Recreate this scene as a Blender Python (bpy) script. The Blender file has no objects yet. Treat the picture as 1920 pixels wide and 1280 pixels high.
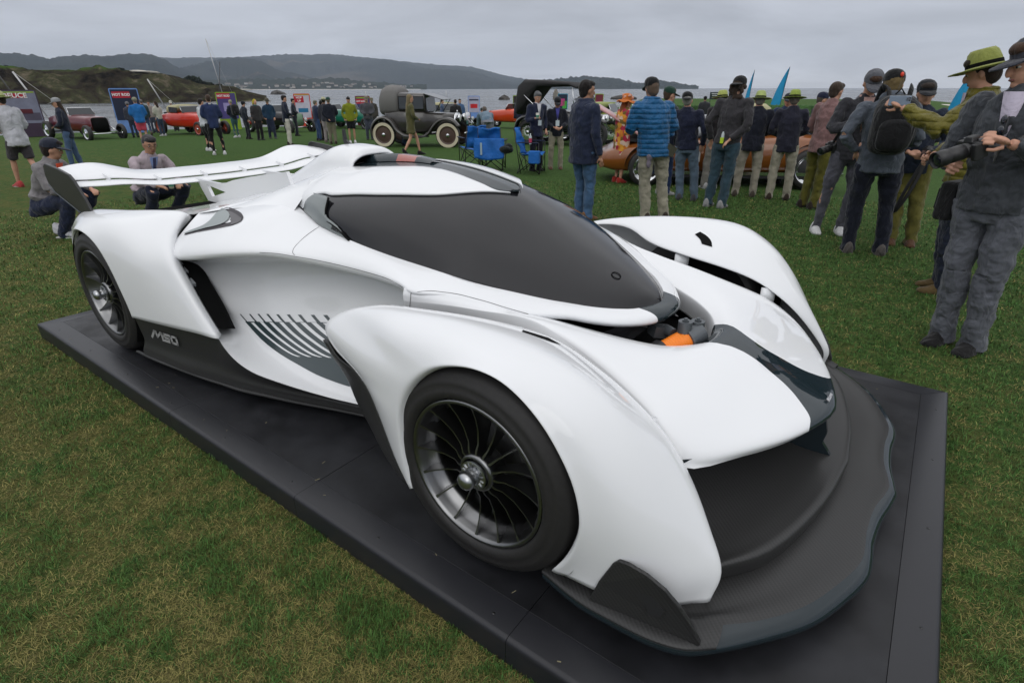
import bpy, bmesh, math, random
import numpy as np
from mathutils import Vector, Matrix, Euler
from mathutils.bvhtree import BVHTree
rad = math.radians
random.seed(7); RNG = np.random.default_rng(7)
scene = bpy.context.scene
COL = scene.collection

# ------------------------------------------------------------------ camera
cam_d = bpy.data.cameras.new('camera'); cam = bpy.data.objects.new('camera', cam_d); COL.objects.link(cam)
cam_d.sensor_width = 36.0; cam_d.lens = 19.343; cam_d.clip_start = 0.05; cam_d.clip_end = 90000
CR = Vector((0.8054502, 0.59266197, -0.00133163)); CU = Vector((-0.24658953, 0.33716601, 0.90857729)); CF = Vector((-0.53892818, 0.73148539, -0.41771466))
cam.matrix_world = Matrix(((CR.x, CU.x, -CF.x, 2.35317), (CR.y, CU.y, -CF.y, -2.32278), (CR.z, CU.z, -CF.z, 1.69958), (0, 0, 0, 1)))
scene.camera = cam

# ------------------------------------------------------------------ world: overcast sky, brighter overhead
world = bpy.data.worlds.new('World'); scene.world = world; world.use_nodes = True
wn = world.node_tree.nodes; wl = world.node_tree.links; wn.clear()
SUN_EL, SUN_AZ = rad(38), rad(150)
sky = wn.new('ShaderNodeTexSky'); sky.sky_type = 'NISHITA'; sky.sun_disc = False
sky.sun_elevation = SUN_EL; sky.sun_rotation = SUN_AZ
bg1 = wn.new('ShaderNodeBackground'); bg1.inputs[1].default_value = 0.06
wl.new(sky.outputs[0], bg1.inputs[0])
tc = wn.new('ShaderNodeTexCoord'); sep = wn.new('ShaderNodeSeparateXYZ'); wl.new(tc.outputs['Generated'], sep.inputs[0])
# cloud deck: project the direction on a flat layer so streaks compress toward the horizon
mz = wn.new('ShaderNodeMath'); mz.operation = 'MAXIMUM'; mz.inputs[1].default_value = 0.0; wl.new(sep.outputs[2], mz.inputs[0])
az = wn.new('ShaderNodeMath'); az.operation = 'ADD'; az.inputs[1].default_value = 0.15; wl.new(mz.outputs[0], az.inputs[0])
cxyz = wn.new('ShaderNodeCombineXYZ')
for i in (0, 1):
    d = wn.new('ShaderNodeMath'); d.operation = 'DIVIDE'; wl.new(sep.outputs[i], d.inputs[0]); wl.new(az.outputs[0], d.inputs[1]); wl.new(d.outputs[0], cxyz.inputs[i])
cn = wn.new('ShaderNodeTexNoise'); cn.inputs['Scale'].default_value = 0.55; cn.inputs['Detail'].default_value = 6; cn.inputs['Roughness'].default_value = 0.58
cn.inputs['Distortion'].default_value = 0.6
wl.new(cxyz.outputs[0], cn.inputs['Vector'])
crp = wn.new('ShaderNodeMapRange'); crp.inputs[1].default_value = 0.3; crp.inputs[2].default_value = 0.7; crp.inputs[3].default_value = 0.74; crp.inputs[4].default_value = 1.22
wl.new(cn.outputs[0], crp.inputs[0])
grad = wn.new('ShaderNodeValToRGB'); wl.new(mz.outputs[0], grad.inputs[0])
g = grad.color_ramp; g.interpolation = 'EASE'
g.elements[0].position = 0.0; g.elements[0].color = (.74, .76, .81, 1)
g.elements[1].position = 1.0; g.elements[1].color = (1.5, 1.5, 1.52, 1)
for p, c in ((.035, (.66, .685, .745, 1)), (.10, (.58, .605, .67, 1)), (.22, (.62, .64, .69, 1)), (.5, (1.05, 1.06, 1.09, 1))):
    e = g.elements.new(p); e.color = c
cm = wn.new('ShaderNodeVectorMath'); cm.operation = 'SCALE'; wl.new(grad.outputs[0], cm.inputs[0]); wl.new(crp.outputs[0], cm.inputs[3])
bg2 = wn.new('ShaderNodeBackground'); bg2.inputs[1].default_value = 1.0; wl.new(cm.outputs[0], bg2.inputs[0])
wmix = wn.new('ShaderNodeMixShader'); wmix.inputs[0].default_value = 0.93
wl.new(bg1.outputs[0], wmix.inputs[1]); wl.new(bg2.outputs[0], wmix.inputs[2])
wo = wn.new('ShaderNodeOutputWorld'); wl.new(wmix.outputs[0], wo.inputs[0])

sun_d = bpy.data.lights.new('sun', 'SUN'); sun_d.energy = 0.5; sun_d.angle = rad(40); sun_d.color = (1, .985, .96)
sun = bpy.data.objects.new('sun', sun_d); COL.objects.link(sun)
sdir = Vector((math.cos(SUN_EL) * math.sin(SUN_AZ), math.cos(SUN_EL) * math.cos(SUN_AZ), math.sin(SUN_EL)))
sun.rotation_euler = sdir.to_track_quat('Z', 'Y').to_euler(); sun.location = (0, 0, 30)

vs = scene.view_settings; vs.view_transform = 'Standard'; vs.look = 'None'; vs.exposure = 0.0; vs.gamma = 1.0; vs.use_curve_mapping = False
cy = scene.cycles
cy.max_bounces = 7; cy.diffuse_bounces = 3; cy.glossy_bounces = 4; cy.transmission_bounces = 4; cy.volume_bounces = 0; cy.transparent_max_bounces = 6
cy.caustics_reflective = False; cy.caustics_refractive = False
cy.use_denoising = True
try: cy.denoiser = 'OPENIMAGEDENOISE'
except Exception: pass

# ------------------------------------------------------------------ helpers
def srgb(r, g, b):
    f = lambda c: (c / 255 / 12.92) if c / 255 <= .04045 else ((c / 255 + .055) / 1.055) ** 2.4
    return (f(r), f(g), f(b), 1)
MATS = {}
def mat(name, col, rough=.6, metal=0, coat=0, noise=None, bump=None, sheen=0, spec=.5, coat_rough=.04):
    """noise=(scale, amount) varies the base colour; bump=(scale, strength, distance)"""
    if name in MATS: return MATS[name]
    m = bpy.data.materials.new(name); m.use_nodes = True; n = m.node_tree.nodes; l = m.node_tree.links
    b = n['Principled BSDF']; b.inputs['Base Color'].default_value = tuple(col[:3]) + (1,)
    b.inputs['Roughness'].default_value = rough; b.inputs['Metallic'].default_value = metal
    b.inputs['Coat Weight'].default_value = coat; b.inputs['Coat Roughness'].default_value = coat_rough
    b.inputs['Specular IOR Level'].default_value = spec
    if sheen: b.inputs['Sheen Weight'].default_value = sheen
    geo = n.new('ShaderNodeNewGeometry')
    if noise:
        t = n.new('ShaderNodeTexNoise'); t.inputs['Scale'].default_value = noise[0]; t.inputs['Detail'].default_value = 5
        l.new(geo.outputs['Position'], t.inputs['Vector'])
        mr = n.new('ShaderNodeMapRange'); mr.inputs[1].default_value = .3; mr.inputs[2].default_value = .7
        mr.inputs[3].default_value = 1 - noise[1]; mr.inputs[4].default_value = 1 + noise[1]; l.new(t.outputs[0], mr.inputs[0])
        v = n.new('ShaderNodeVectorMath'); v.operation = 'SCALE'; v.inputs[0].default_value = tuple(col[:3]); l.new(mr.outputs[0], v.inputs[3])
        l.new(v.outputs[0], b.inputs['Base Color'])
    if bump:
        t = n.new('ShaderNodeTexNoise'); t.inputs['Scale'].default_value = bump[0]; t.inputs['Detail'].default_value = 4
        l.new(geo.outputs['Position'], t.inputs['Vector'])
        bm_ = n.new('ShaderNodeBump'); bm_.inputs['Strength'].default_value = bump[1]; bm_.inputs['Distance'].default_value = bump[2]
        l.new(t.outputs[0], bm_.inputs['Height']); l.new(bm_.outputs[0], b.inputs['Normal'])
    MATS[name] = m
    return m
def tag(o, label=None, cat=None, group=None, kind=None):
    if label: o['label'] = label
    if cat: o['category'] = cat
    if group: o['group'] = group
    if kind: o['kind'] = kind
    return o
def empty(name, loc, rz=0, label=None, cat=None, group=None):
    o = bpy.data.objects.new(name, None); COL.objects.link(o); o.location = loc; o.rotation_euler = (0, 0, rz); o.empty_display_size = .2
    return tag(o, label, cat, group)
def mk(name, V, F, m, parent=None, smooth=True, world_co=False, mats=None, fm=None, edges=None):
    """one mesh object; with world_co the vertices are world coordinates (unrotated parents only)"""
    me = bpy.data.meshes.new(name)
    V = np.asarray(V, float).reshape(-1, 3)
    o = bpy.data.objects.new(name, me)
    if parent is not None:
        o.parent = parent
        if world_co:
            p = parent; off = Vector((0, 0, 0))
            while p is not None: off = off + p.location; p = p.parent
            V = V - np.array(off)
    me.from_pydata(V.tolist(), edges or [], [tuple(int(i) for i in f) for f in F])
    if mats:
        for k in mats: me.materials.append(k)
        if fm is not None: me.polygons.foreach_set('material_index', np.array(fm, dtype=np.int32))
    elif m is not None: me.materials.append(m)
    if smooth: me.polygons.foreach_set('use_smooth', [True] * len(me.polygons))
    me.update(); COL.objects.link(o)
    return o
def dup(o, parent=None, deep=True):
    c = o.copy(); COL.objects.link(c); c.parent = parent
    if deep:
        for ch in list(o.children): dup(ch, c)
    return c
class MB:
    """collects simple solids into one mesh"""
    def __init__(s): s.v = []; s.f = []; s.mi = []; s.cur = 0
    def add(s, V, F):
        k = len(s.v); s.v += [tuple(p) for p in V]; s.f += [tuple(i + k for i in f) for f in F]; s.mi += [s.cur] * len(F)
    def box(s, c, d, rot=None, taper=1.0):
        x, y, z = d[0] / 2, d[1] / 2, d[2] / 2
        P = [Vector((a * x * (taper if e > 0 else 1), b * y * (taper if e > 0 else 1), e * z)) for e in (-1, 1) for b in (-1, 1) for a in (-1, 1)]
        if rot is not None:
            R = Euler(rot).to_matrix(); P = [R @ p for p in P]
        P = [p + Vector(c) for p in P]
        s.add(P, [(0, 2, 3, 1), (4, 5, 7, 6), (0, 1, 5, 4), (2, 6, 7, 3), (0, 4, 6, 2), (1, 3, 7, 5)])
    def tube(s, pts, r, n=8, cap=True):
        pts = [Vector(p) for p in pts]; rs = r if isinstance(r, (list, tuple)) else [r] * len(pts)
        rings = []; up = None
        for i, p in enumerate(pts):
            t = (pts[min(i + 1, len(pts) - 1)] - pts[max(i - 1, 0)]).normalized()
            if up is None:
                up = t.orthogonal().normalized()
            up = (up - t * up.dot(t)); up = up.normalized() if up.length > 1e-6 else t.orthogonal().normalized()
            b = t.cross(up)
            q = rs[i]; q = q if isinstance(q, (list, tuple)) else (q, q)
            rings.append([p + up * math.cos(a) * q[0] + b * math.sin(a) * q[1] for a in [2 * math.pi * k / n for k in range(n)]])
        V = [v for rg in rings for v in rg]; F = []
        for i in range(len(pts) - 1):
            for k in range(n): F.append((i * n + k, i * n + (k + 1) % n, (i + 1) * n + (k + 1) % n, (i + 1) * n + k))
        if cap: F.append(tuple(range(n - 1, -1, -1))); F.append(tuple((len(pts) - 1) * n + k for k in range(n)))
        s.add(V, F)
    def lathe(s, prof, c, axis='z', n=24, a0=0, a1=2 * math.pi):
        V = []; F = []; full = abs(a1 - a0 - 2 * math.pi) < 1e-6; m = n if full else n + 1
        for i in range(m):
            a = a0 + (a1 - a0) * i / n; ca, sa = math.cos(a), math.sin(a)
            for (r, h) in prof:
                if axis == 'z': V.append((c[0] + r * ca, c[1] + r * sa, c[2] + h))
                elif axis == 'y': V.append((c[0] + r * ca, c[1] + h, c[2] + r * sa))
                else: V.append((c[0] + h, c[1] + r * ca, c[2] + r * sa))
        k = len(prof)
        for i in range(n):
            j = (i + 1) % m
            for q in range(k - 1): F.append((i * k + q, j * k + q, j * k + q + 1, i * k + q + 1))
        s.add(V, F)
    def ell(s, c, r, n=12, m=8, rot=None):
        V = []; F = []
        R = Euler(rot).to_matrix() if rot is not None else None
        for i in range(m + 1):
            t = math.pi * i / m
            for k in range(n):
                a = 2 * math.pi * k / n
                p = Vector((r[0] * math.sin(t) * math.cos(a), r[1] * math.sin(t) * math.sin(a), r[2] * math.cos(t)))
                if R is not None: p = R @ p
                V.append(p + Vector(c))
        for i in range(m):
            for k in range(n): F.append((i * n + k, (i + 1) * n + k, (i + 1) * n + (k + 1) % n, i * n + (k + 1) % n))
        s.add(V, F)
    def prism(s, poly, off):
        """closed polygon (3D points) swept by the vector off"""
        n = len(poly); off = Vector(off)
        V = [Vector(p) for p in poly] + [Vector(p) + off for p in poly]
        F = [tuple(range(n))[::-1], tuple(range(n, 2 * n))] + [(i, (i + 1) % n, n + (i + 1) % n, n + i) for i in range(n)]
        s.add(V, F)
    def holed(s, loops, off):
        from mathutils.geometry import tessellate_polygon
        L = [[Vector(p) for p in lp] for lp in loops]; flat = [p for lp in L for p in lp]; n = len(flat); off = Vector(off)
        tri = tessellate_polygon(L); F = [tuple(t) for t in tri] + [tuple(i + n for i in t)[::-1] for t in tri]
        k = 0
        for lp in L:
            m = len(lp)
            for i in range(m): F.append((k + i, k + (i + 1) % m, n + k + (i + 1) % m, n + k + i))
            k += m
        s.add(flat + [p + off for p in flat], F)
    def build(s, name, m, parent=None, smooth=True, **k):
        return mk(name, s.v, s.f, m if not isinstance(m, list) else None, parent, smooth, mats=m if isinstance(m, list) else None, fm=s.mi if isinstance(m, list) else None, **k)
def autosmooth(o, ang=35):
    """sharp edges by angle: flat look on machined corners, smooth elsewhere"""
    me = o.data; bm = bmesh.new(); bm.from_mesh(me); bmesh.ops.remove_doubles(bm, verts=bm.verts, dist=1e-5)
    bmesh.ops.recalc_face_normals(bm, faces=bm.faces)
    for e in bm.edges: e.smooth = not (len(e.link_faces) != 2 or e.calc_face_angle(0) > rad(ang))
    for f in bm.faces: f.smooth = True
    bm.to_mesh(me); bm.free(); return o
def bevel(o, w, seg=2, ang=30):
    b = o.modifiers.new('bevel', 'BEVEL'); b.width = w; b.segments = seg; b.limit_method = 'ANGLE'; b.angle_limit = rad(ang); return o
def solid(o, t, off=-1):
    s = o.modifiers.new('solid', 'SOLIDIFY'); s.thickness = t; s.offset = off; return o
# --- surfaces
def crv(P, n):
    """centripetal-ish Catmull-Rom through the rows of P (k,3) with n steps per span"""
    P = np.asarray(P, float); k = len(P)
    E = np.concatenate([[2 * P[0] - P[1]], P, [2 * P[-1] - P[-2]]]); out = []
    for i in range(k - 1):
        p0, p1, p2, p3 = E[i], E[i + 1], E[i + 2], E[i + 3]
        d1 = np.linalg.norm(p2 - p1, axis=-1, keepdims=True) + 1e-6
        d0 = np.linalg.norm(p1 - p0, axis=-1, keepdims=True) + 1e-6; d2 = np.linalg.norm(p3 - p2, axis=-1, keepdims=True) + 1e-6
        s0, s1, s2 = np.sqrt(d0), np.sqrt(d1), np.sqrt(d2)
        m1 = (p1 - p0) / s0 - (p2 - p0) / (s0 + s1) + (p2 - p1) / s1
        m2 = (p2 - p1) / s1 - (p3 - p1) / (s1 + s2) + (p3 - p2) / s2
        m1 = m1 * s1; m2 = m2 * s1
        for j in range(n):
            t = j / n
            out.append((2 * t**3 - 3 * t**2 + 1) * p1 + (t**3 - 2 * t**2 + t) * m1 + (-2 * t**3 + 3 * t**2) * p2 + (t**3 - t**2) * m2)
    out.append(P[-1]); return np.array(out)
def grid(G, nu=4, nv=4):
    """G[row][col] control points -> smooth dense (R,C,3) array"""
    G = np.asarray(G, float)
    A = crv(G, nu)                                     # along rows
    B = crv(np.swapaxes(A, 0, 1), nv)                  # along cols
    return np.swapaxes(B, 0, 1)
def gmesh(A, flip=False):
    R, Cc = A.shape[:2]; F = []
    for i in range(R - 1):
        for j in range(Cc - 1):
            q = (i * Cc + j, i * Cc + j + 1, (i + 1) * Cc + j + 1, (i + 1) * Cc + j)
            F.append(q[::-1] if flip else q)
    return A.reshape(-1, 3), F
BLACK = mat('black_void', (.006, .006, .006), rough=.9, spec=.1)
# ------------------------------------------------------------------ lawn: gently falling toward the sea
def zg(x, y):
    d = math.hypot(x - 2.35, y + 2.32)
    a = min(max((y - 7) / 7, 0), 1); b = min(max((x + .5) / 2.5, 0), 1)
    e = -.42 * a * a * (3 - 2 * a) * b * b * (3 - 2 * b)
    return -0.0018 * max(0, min(d, 15) - 9) ** 2 - 0.0216 * max(0, min(d, 60) - 15) + e

# ------------------------------------------------------------------ lawn surface, bank, sea, hills
from mathutils import noise as mnoise
def sstep(a, b, t): t = min(max((t - a) / (b - a), 0), 1); return t * t * (3 - 2 * t)
def lawn_end(az):
    if az < 50 or az > 200: return 55
    if az > 130: return 44
    if az > 119: return 44 + (130 - az) / 11 * 22
    return 66 + sstep(0, 6, 119 - az) * 58
def lawn_z(x, y):
    d = math.hypot(x - 2.35, y + 2.32); az = math.degrees(math.atan2(y + 2.32, x - 2.35))
    z = zg(x, y)
    if az < 121: z += sstep(86, 116, d) * .85 * sstep(0, 5, 121 - az)
    return z
GRASS = bpy.data.materials.new('lawn_grass'); GRASS.use_nodes = True
n = GRASS.node_tree.nodes; l = GRASS.node_tree.links; b = n['Principled BSDF']; b.inputs['Roughness'].default_value = .95; b.inputs['Specular IOR Level'].default_value = .1
geo = n.new('ShaderNodeNewGeometry')
def nz(scale, detail=6, rough=.6, dist=0.0, sc=None):
    t = n.new('ShaderNodeTexNoise'); t.inputs['Scale'].default_value = scale; t.inputs['Detail'].default_value = detail; t.inputs['Roughness'].default_value = rough; t.inputs['Distortion'].default_value = dist
    if sc:
        m_ = n.new('ShaderNodeMapping'); m_.inputs['Scale'].default_value = sc; l.new(geo.outputs['Position'], m_.inputs[0]); l.new(m_.outputs[0], t.inputs[0])
    else: l.new(geo.outputs['Position'], t.inputs[0])
    return t.outputs[0]
def ramp(src, stops, tree=None):
    r = n.new('ShaderNodeValToRGB'); l.new(src, r.inputs[0]); cr_ = r.color_ramp
    cr_.elements[0].position, cr_.elements[0].color = stops[0][0], stops[0][1] + (1,); cr_.elements[1].position, cr_.elements[1].color = stops[-1][0], stops[-1][1] + (1,)
    for p, c in stops[1:-1]: e = cr_.elements.new(p); e.color = c + (1,)
    return r.outputs[0]
def mixc(f, a, c):
    m_ = n.new('ShaderNodeMix'); m_.data_type = 'RGBA'
    for i, v in ((0, f), (6, a), (7, c)):
        if isinstance(v, (int, float)): m_.inputs[i].default_value = v
        elif isinstance(v, tuple): m_.inputs[i].default_value = v
        else: l.new(v, m_.inputs[i])
    return m_.outputs[2]
def mth(op, a, c=None):
    m_ = n.new('ShaderNodeMath'); m_.operation = op; m_.use_clamp = False
    for i, v in ((0, a), (1, c)):
        if v is None: continue
        if isinstance(v, (int, float)): m_.inputs[i].default_value = v
        else: l.new(v, m_.inputs[i])
    return m_.outputs[0]
def rng_(src, a, c, d_, e_):
    m_ = n.new('ShaderNodeMapRange'); l.new(src, m_.inputs[0]); m_.inputs[1].default_value = a; m_.inputs[2].default_value = c; m_.inputs[3].default_value = d_; m_.inputs[4].default_value = e_; return m_.outputs[0]
green = ramp(nz(22, 8, .7), [(.25, (.012, .034, .006)), (.5, (.048, .094, .024)), (.75, (.105, .190, .042))])
straw = ramp(nz(45, 8, .75), [(.25, (.035, .036, .010)), (.5, (.115, .110, .034)), (.75, (.24, .205, .08))])
patch = mth('ADD', mth('MULTIPLY', nz(3.4, 7, .75), .55), mth('MULTIPLY', nz(13, 5, .7), .45))
# worn toward the camera's end of the platform, fresher further out
sp_ = n.new('ShaderNodeSeparateXYZ'); l.new(geo.outputs['Position'], sp_.inputs[0])
wear = rng_(mth('SUBTRACT', mth('MULTIPLY', sp_.outputs[1], 1.0), mth('MULTIPLY', sp_.outputs[0], -.12)), -2.5, 7.0, .035, -.13)
pf = rng_(mth('ADD', patch, wear), .44, .58, 0, 1)
col = mixc(mth('MULTIPLY', pf, .85), green, straw)
l.new(col, b.inputs['Base Color'])
bp = n.new('ShaderNodeBump'); bp.inputs['Strength'].default_value = .9; bp.inputs['Distance'].default_value = .035
l.new(mth('ADD', nz(60, 4, .7), mth('MULTIPLY', nz(14, 4), 1.2)), bp.inputs['Height']); l.new(bp.outputs[0], b.inputs['Normal'])
azs = [a for a in range(-160, 70, 10)] + list(range(70, 181, 2)) ; azs = azs + [190]
R_ = [0] + list(np.geomspace(.8, 1, 14)); 
rows = []
fr = np.concatenate([np.linspace(0, 12, 7)[:-1], np.linspace(12, 60, 30)])
for a in azs + [200]:
    de = lawn_end(a if a > -0 else a + 360 if a < 0 and a + 360 > 200 else abs(a)); r_ = []
    ds = [0, 2, 4, 6, 8, 9.5, 11, 12.5, 14, 16, 18, 20, 23, 26, 30, 34, 38, 41]
    if de > 44: ds += list(np.linspace(46, de, 16))
    else: ds += [44] * 16
    for d_ in ds:
        x = 2.35 + d_ * math.cos(rad(a)); y = -2.32 + d_ * math.sin(rad(a)); r_.append((x, y, lawn_z(x, y)))
    z_e = r_[-1][2]
    for q, dz in ((.5, -.12), (1.5, -.7), (4, -2.2), (9, -4.2), (14, -5.2)):
        x = 2.35 + (de + q) * math.cos(rad(a)); y = -2.32 + (de + q) * math.sin(rad(a)); r_.append((x, y, z_e + dz * (1 if de < 100 else .8)))
    rows.append(r_)
v, f = gmesh(np.array(rows)); o = mk('lawn', v, f, GRASS); tag(o, kind='structure')
# sea
SEA = bpy.data.materials.new('sea_water'); SEA.use_nodes = True; n = SEA.node_tree.nodes; l = SEA.node_tree.links; b = n['Principled BSDF']; geo = n.new('ShaderNodeNewGeometry')
b.inputs['Roughness'].default_value = .22; b.inputs['Specular IOR Level'].default_value = .5; b.inputs['IOR'].default_value = 1.33
kelp = rng_(nz(.020, 7, .62, .8, (1, 3.2, 1)), .52, .66, 0, 1)
l.new(mixc(mth('MULTIPLY', kelp, .55), (.075, .085, .095, 1), (.060, .045, .038, 1)), b.inputs['Base Color'])
l.new(rng_(nz(.05, 4, .6), .35, .7, .10, .38), b.inputs['Roughness'])
bp = n.new('ShaderNodeBump'); bp.inputs['Strength'].default_value = 1.0; bp.inputs['Distance'].default_value = .5
l.new(mth('ADD', nz(.35, 5, .65), mth('MULTIPLY', nz(.06, 4, .6), 2.0)), bp.inputs['Height']); l.new(bp.outputs[0], b.inputs['Normal'])
R1 = []
for a in np.radians(np.arange(0, 361, 6)):
    R1.append([(2.35 + r * math.cos(a), -2.32 + r * math.sin(a), -3.5) for r in (30, 200, 1500, 4500, 8800)])
v, f = gmesh(np.array(R1)); tag(mk('sea', v, f, SEA), kind='structure')

# hills
HEADLAND_TOP = [(-322.2,57.5,8.6),(-320.3,66.7,8.8),(-318.1,76.4,9.1),(-315.5,86.5,9.1),(-313.5,93.4,9.0),(-309.1,106.8,9.0),(-304.1,120.1,9.3),(-300.8,128.0,8.3),(-297.6,135.3,7.3),(-295.2,140.3,5.3),(-293.1,144.7,3.7),(-290.5,149.8,3.2),(-286.4,157.4,2.5),(-283.6,162.3,0.6),(-281.5,166.0,-0.6),(-279.1,170.0,-1.9)]
HILL_LEFT = [(-4149.5,631.9,149.1),(-4115.8,822.6,169.6),(-4070.8,1021.9,171.6),(-4054.6,1084.4,171.1),(-4043.5,1125.1,164.8),(-4025.5,1187.8,156.4),(-4018.4,1211.5,146.7),(-4005.2,1254.5,158.2),(-3986.5,1312.6,165.0),(-3966.9,1370.8,169.2),(-3933.4,1464.0,169.0),(-3909.9,1525.6,178.8),(-3885.4,1586.8,183.2),(-3854.8,1659.8,182.3),(-3834.8,1705.3,163.9),(-3814.8,1749.7,136.6),(-3799.3,1783.1,114.2),(-3771.0,1842.1,88.9),(-3722.0,1939.1,51.3),(-3667.7,2039.8,21.5)]
HILL_MIDDLE = [(-4187.2,1897.0,54.9),(-4163.7,1948.0,99.6),(-4150.7,1975.5,125.3),(-4126.4,2025.8,138.7),(-4081.4,2114.9,162.4),(-4034.3,2203.4,180.0),(-3985.7,2290.2,184.9),(-3935.4,2375.5,176.6),(-3893.6,2443.4,144.6),(-3868.2,2483.5,118.4),(-3792.4,2597.6,92.2),(-3711.7,2711.7,58.4),(-3624.1,2827.7,37.7),(-3530.8,2943.4,16.4)]
HILL_BACK = [(-6312.2,2520.9,249.9),(-6227.2,2724.0,272.5),(-6173.4,2843.8,266.1),(-6108.6,2980.4,273.7),(-5979.6,3231.3,278.9),(-5884.3,3401.8,287.1),(-5753.8,3618.0,305.7),(-5649.3,3779.1,323.4),(-5509.0,3980.7,322.1),(-5403.4,4123.0,329.4),(-5293.9,4262.6,316.4),(-5117.9,4472.4,293.7),(-4929.7,4679.0,264.8),(-4658.0,4949.6,235.2),(-4366.0,5209.0,209.6),(-4215.8,5331.3,167.2),(-4061.0,5450.1,124.3),(-3862.9,5592.3,86.4),(-3664.5,5724.3,64.4),(-3431.5,5867.0,42.4),(-3224.9,5983.1,15.0)]
HILL_POINT = [(-2079.9,2934.4,20.9),(-2002.2,2987.9,40.8),(-1936.5,3031.0,43.5),(-1883.5,3064.2,49.0),(-1803.5,3112.0,57.2),(-1736.0,3150.2,57.0),(-1654.2,3193.9,53.8),(-1585.3,3228.7,45.1),(-1543.3,3249.0,33.8),(-1487.5,3274.9,25.2),(-1419.2,3305.1,30.6),(-1350.4,3333.8,30.3),(-1280.8,3361.2,21.8),(-1225.1,3382.0,13.3),(-1183.4,3396.8,7.8)]
SHORE_WOOD = [(-2967.4,1436.5,17.1),(-2940.5,1490.9,33.5),(-2924.1,1522.7,38.3),(-2891.1,1584.6,36.2),(-2855.3,1648.1,41.3),(-2805.3,1731.7,36.8),(-2750.5,1817.6,44.4),(-2692.8,1901.9,39.8),(-2630.3,1987.4,45.0),(-2581.6,2050.3,40.1),(-2513.4,2133.4,30.1),(-2459.4,2195.4,25.0),(-2384.0,2277.0,17.3),(-2304.7,2357.2,12.0)]
ROCK1 = [(-526.2,321.8,-2.7),(-520.9,330.3,0.5),(-517.8,335.1,-2.8)]
BIGROCK = [(-180.4,260.4,-2.2)]
ROCK_B = [(-162.8,260.0,-2.4)]
ROCK_C = [(-144.3,259.4,-2.5)]
ROCK_D = [(-132.6,276.8,-2.4)]
ROCK_E = [(-178.6,236.9,-2.5)]
BOAT1 = [(-94.0,24.6,-1.6)]
BOAT2 = [(-116.8,49.7,-1.9)]
BOAT3 = [(-165.4,86.9,-1.8)]
MOTORBOAT = [(-158.4,132.8,-2.2)]
GREENBOAT = [(-143.1,156.0,-2.3)]

def fbm(p, o=5):
    return mnoise.fractal(Vector(p), 1.0, 2.1, o)
def hillmat(name, stops, scale, clear=None):
    global n, l, geo
    m = bpy.data.materials.new(name); m.use_nodes = True; n = m.node_tree.nodes; l = m.node_tree.links; b = n['Principled BSDF']; geo = n.new('ShaderNodeNewGeometry')
    b.inputs['Roughness'].default_value = 1; b.inputs['Specular IOR Level'].default_value = 0
    c = ramp(nz(scale, 8, .65, .3), stops)
    if clear:
        c = mixc(rng_(nz(clear[0], 3, .5, .6, (1, 1, 2.2)), clear[1] + .03, clear[1] + .08, 0, .55), c, clear[2])
    l.new(c, b.inputs['Base Color'])
    bb = n.new('ShaderNodeBump'); bb.inputs['Strength'].default_value = 1; bb.inputs['Distance'].default_value = .16 / scale if scale < .03 else 2.2; l.new(nz(scale * 9 if scale < .03 else .22, 6, .7), bb.inputs['Height']); l.new(bb.outputs[0], b.inputs['Normal'])
    return m
def ridge(name, crest, m, L, amp, trees=0, water=-4.5, back=.25, steps=22, sub=8, label=None, bump=0, tops=0):
    P = crv(np.array(crest, float), sub); rows = []
    for i, p in enumerate(P):
        d = np.array((2.35 - p[0], -2.32 - p[1])); dn = np.linalg.norm(d); d /= dn
        r_ = []
        hgt = max(p[2] - water, 1)
        for k in range(-4, steps + 1):
            if k < 0: q = -k / 4; x, y = p[0] - d[0] * L * back * q, p[1] - d[1] * L * back * q; z = p[2] - hgt * .5 * q * q
            else:
                t = k / steps; x, y = p[0] + d[0] * L * t, p[1] + d[1] * L * t; z = water + hgt * (1 - t) ** (1.15) if not tops else (p[2] - tops * t * 2 if t < .35 else (p[2] - tops * .7) + (water - p[2] + tops * .7) * sstep(.35, 1, t) )
            nn = fbm((x / L * 2.6, y / L * 2.6, 0)) * amp * hgt * (4 * (max(k, 0) / steps) * (1 - max(k, 0) / steps) + .05)
            if k >= 0 and k < steps: z += nn
            if trees and k <= steps - 1: z += trees * abs(fbm((x / trees * .35, y / trees * .35, 3), 3))
            r_.append((x, y, z))
        rows.append(r_)
    v, f = gmesh(np.array(rows)); o = mk(name, v, f, m); return tag(o, kind='structure')
FOR = [(.3, (.010, .018, .016)), (.5, (.020, .030, .024)), (.75, (.045, .050, .038))]
ridge('far_hills', HILL_BACK, hillmat('hill_far', FOR, .004, (.0011, .60, (.14, .11, .08, 1))), 2300, .35, 14, sub=12)
ridge('left_hills', HILL_LEFT, hillmat('hill_left', FOR, .006, (.0018, .66, (.10, .08, .06, 1))), 1500, .35, 12, sub=12)
ridge('middle_hill', HILL_MIDDLE, hillmat('hill_mid', FOR, .006, (.0025, .57, (.17, .12, .085, 1))), 1100, .35, 12, sub=12)
ridge('wooded_point', HILL_POINT, hillmat('hill_point', FOR, .01), 260, .25, 16, sub=14)
ridge('wooded_shore', SHORE_WOOD, hillmat('hill_shore', [(.3, (.008, .016, .010)), (.7, (.030, .042, .024))], .02), 380, .2, 16, sub=14)
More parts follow.
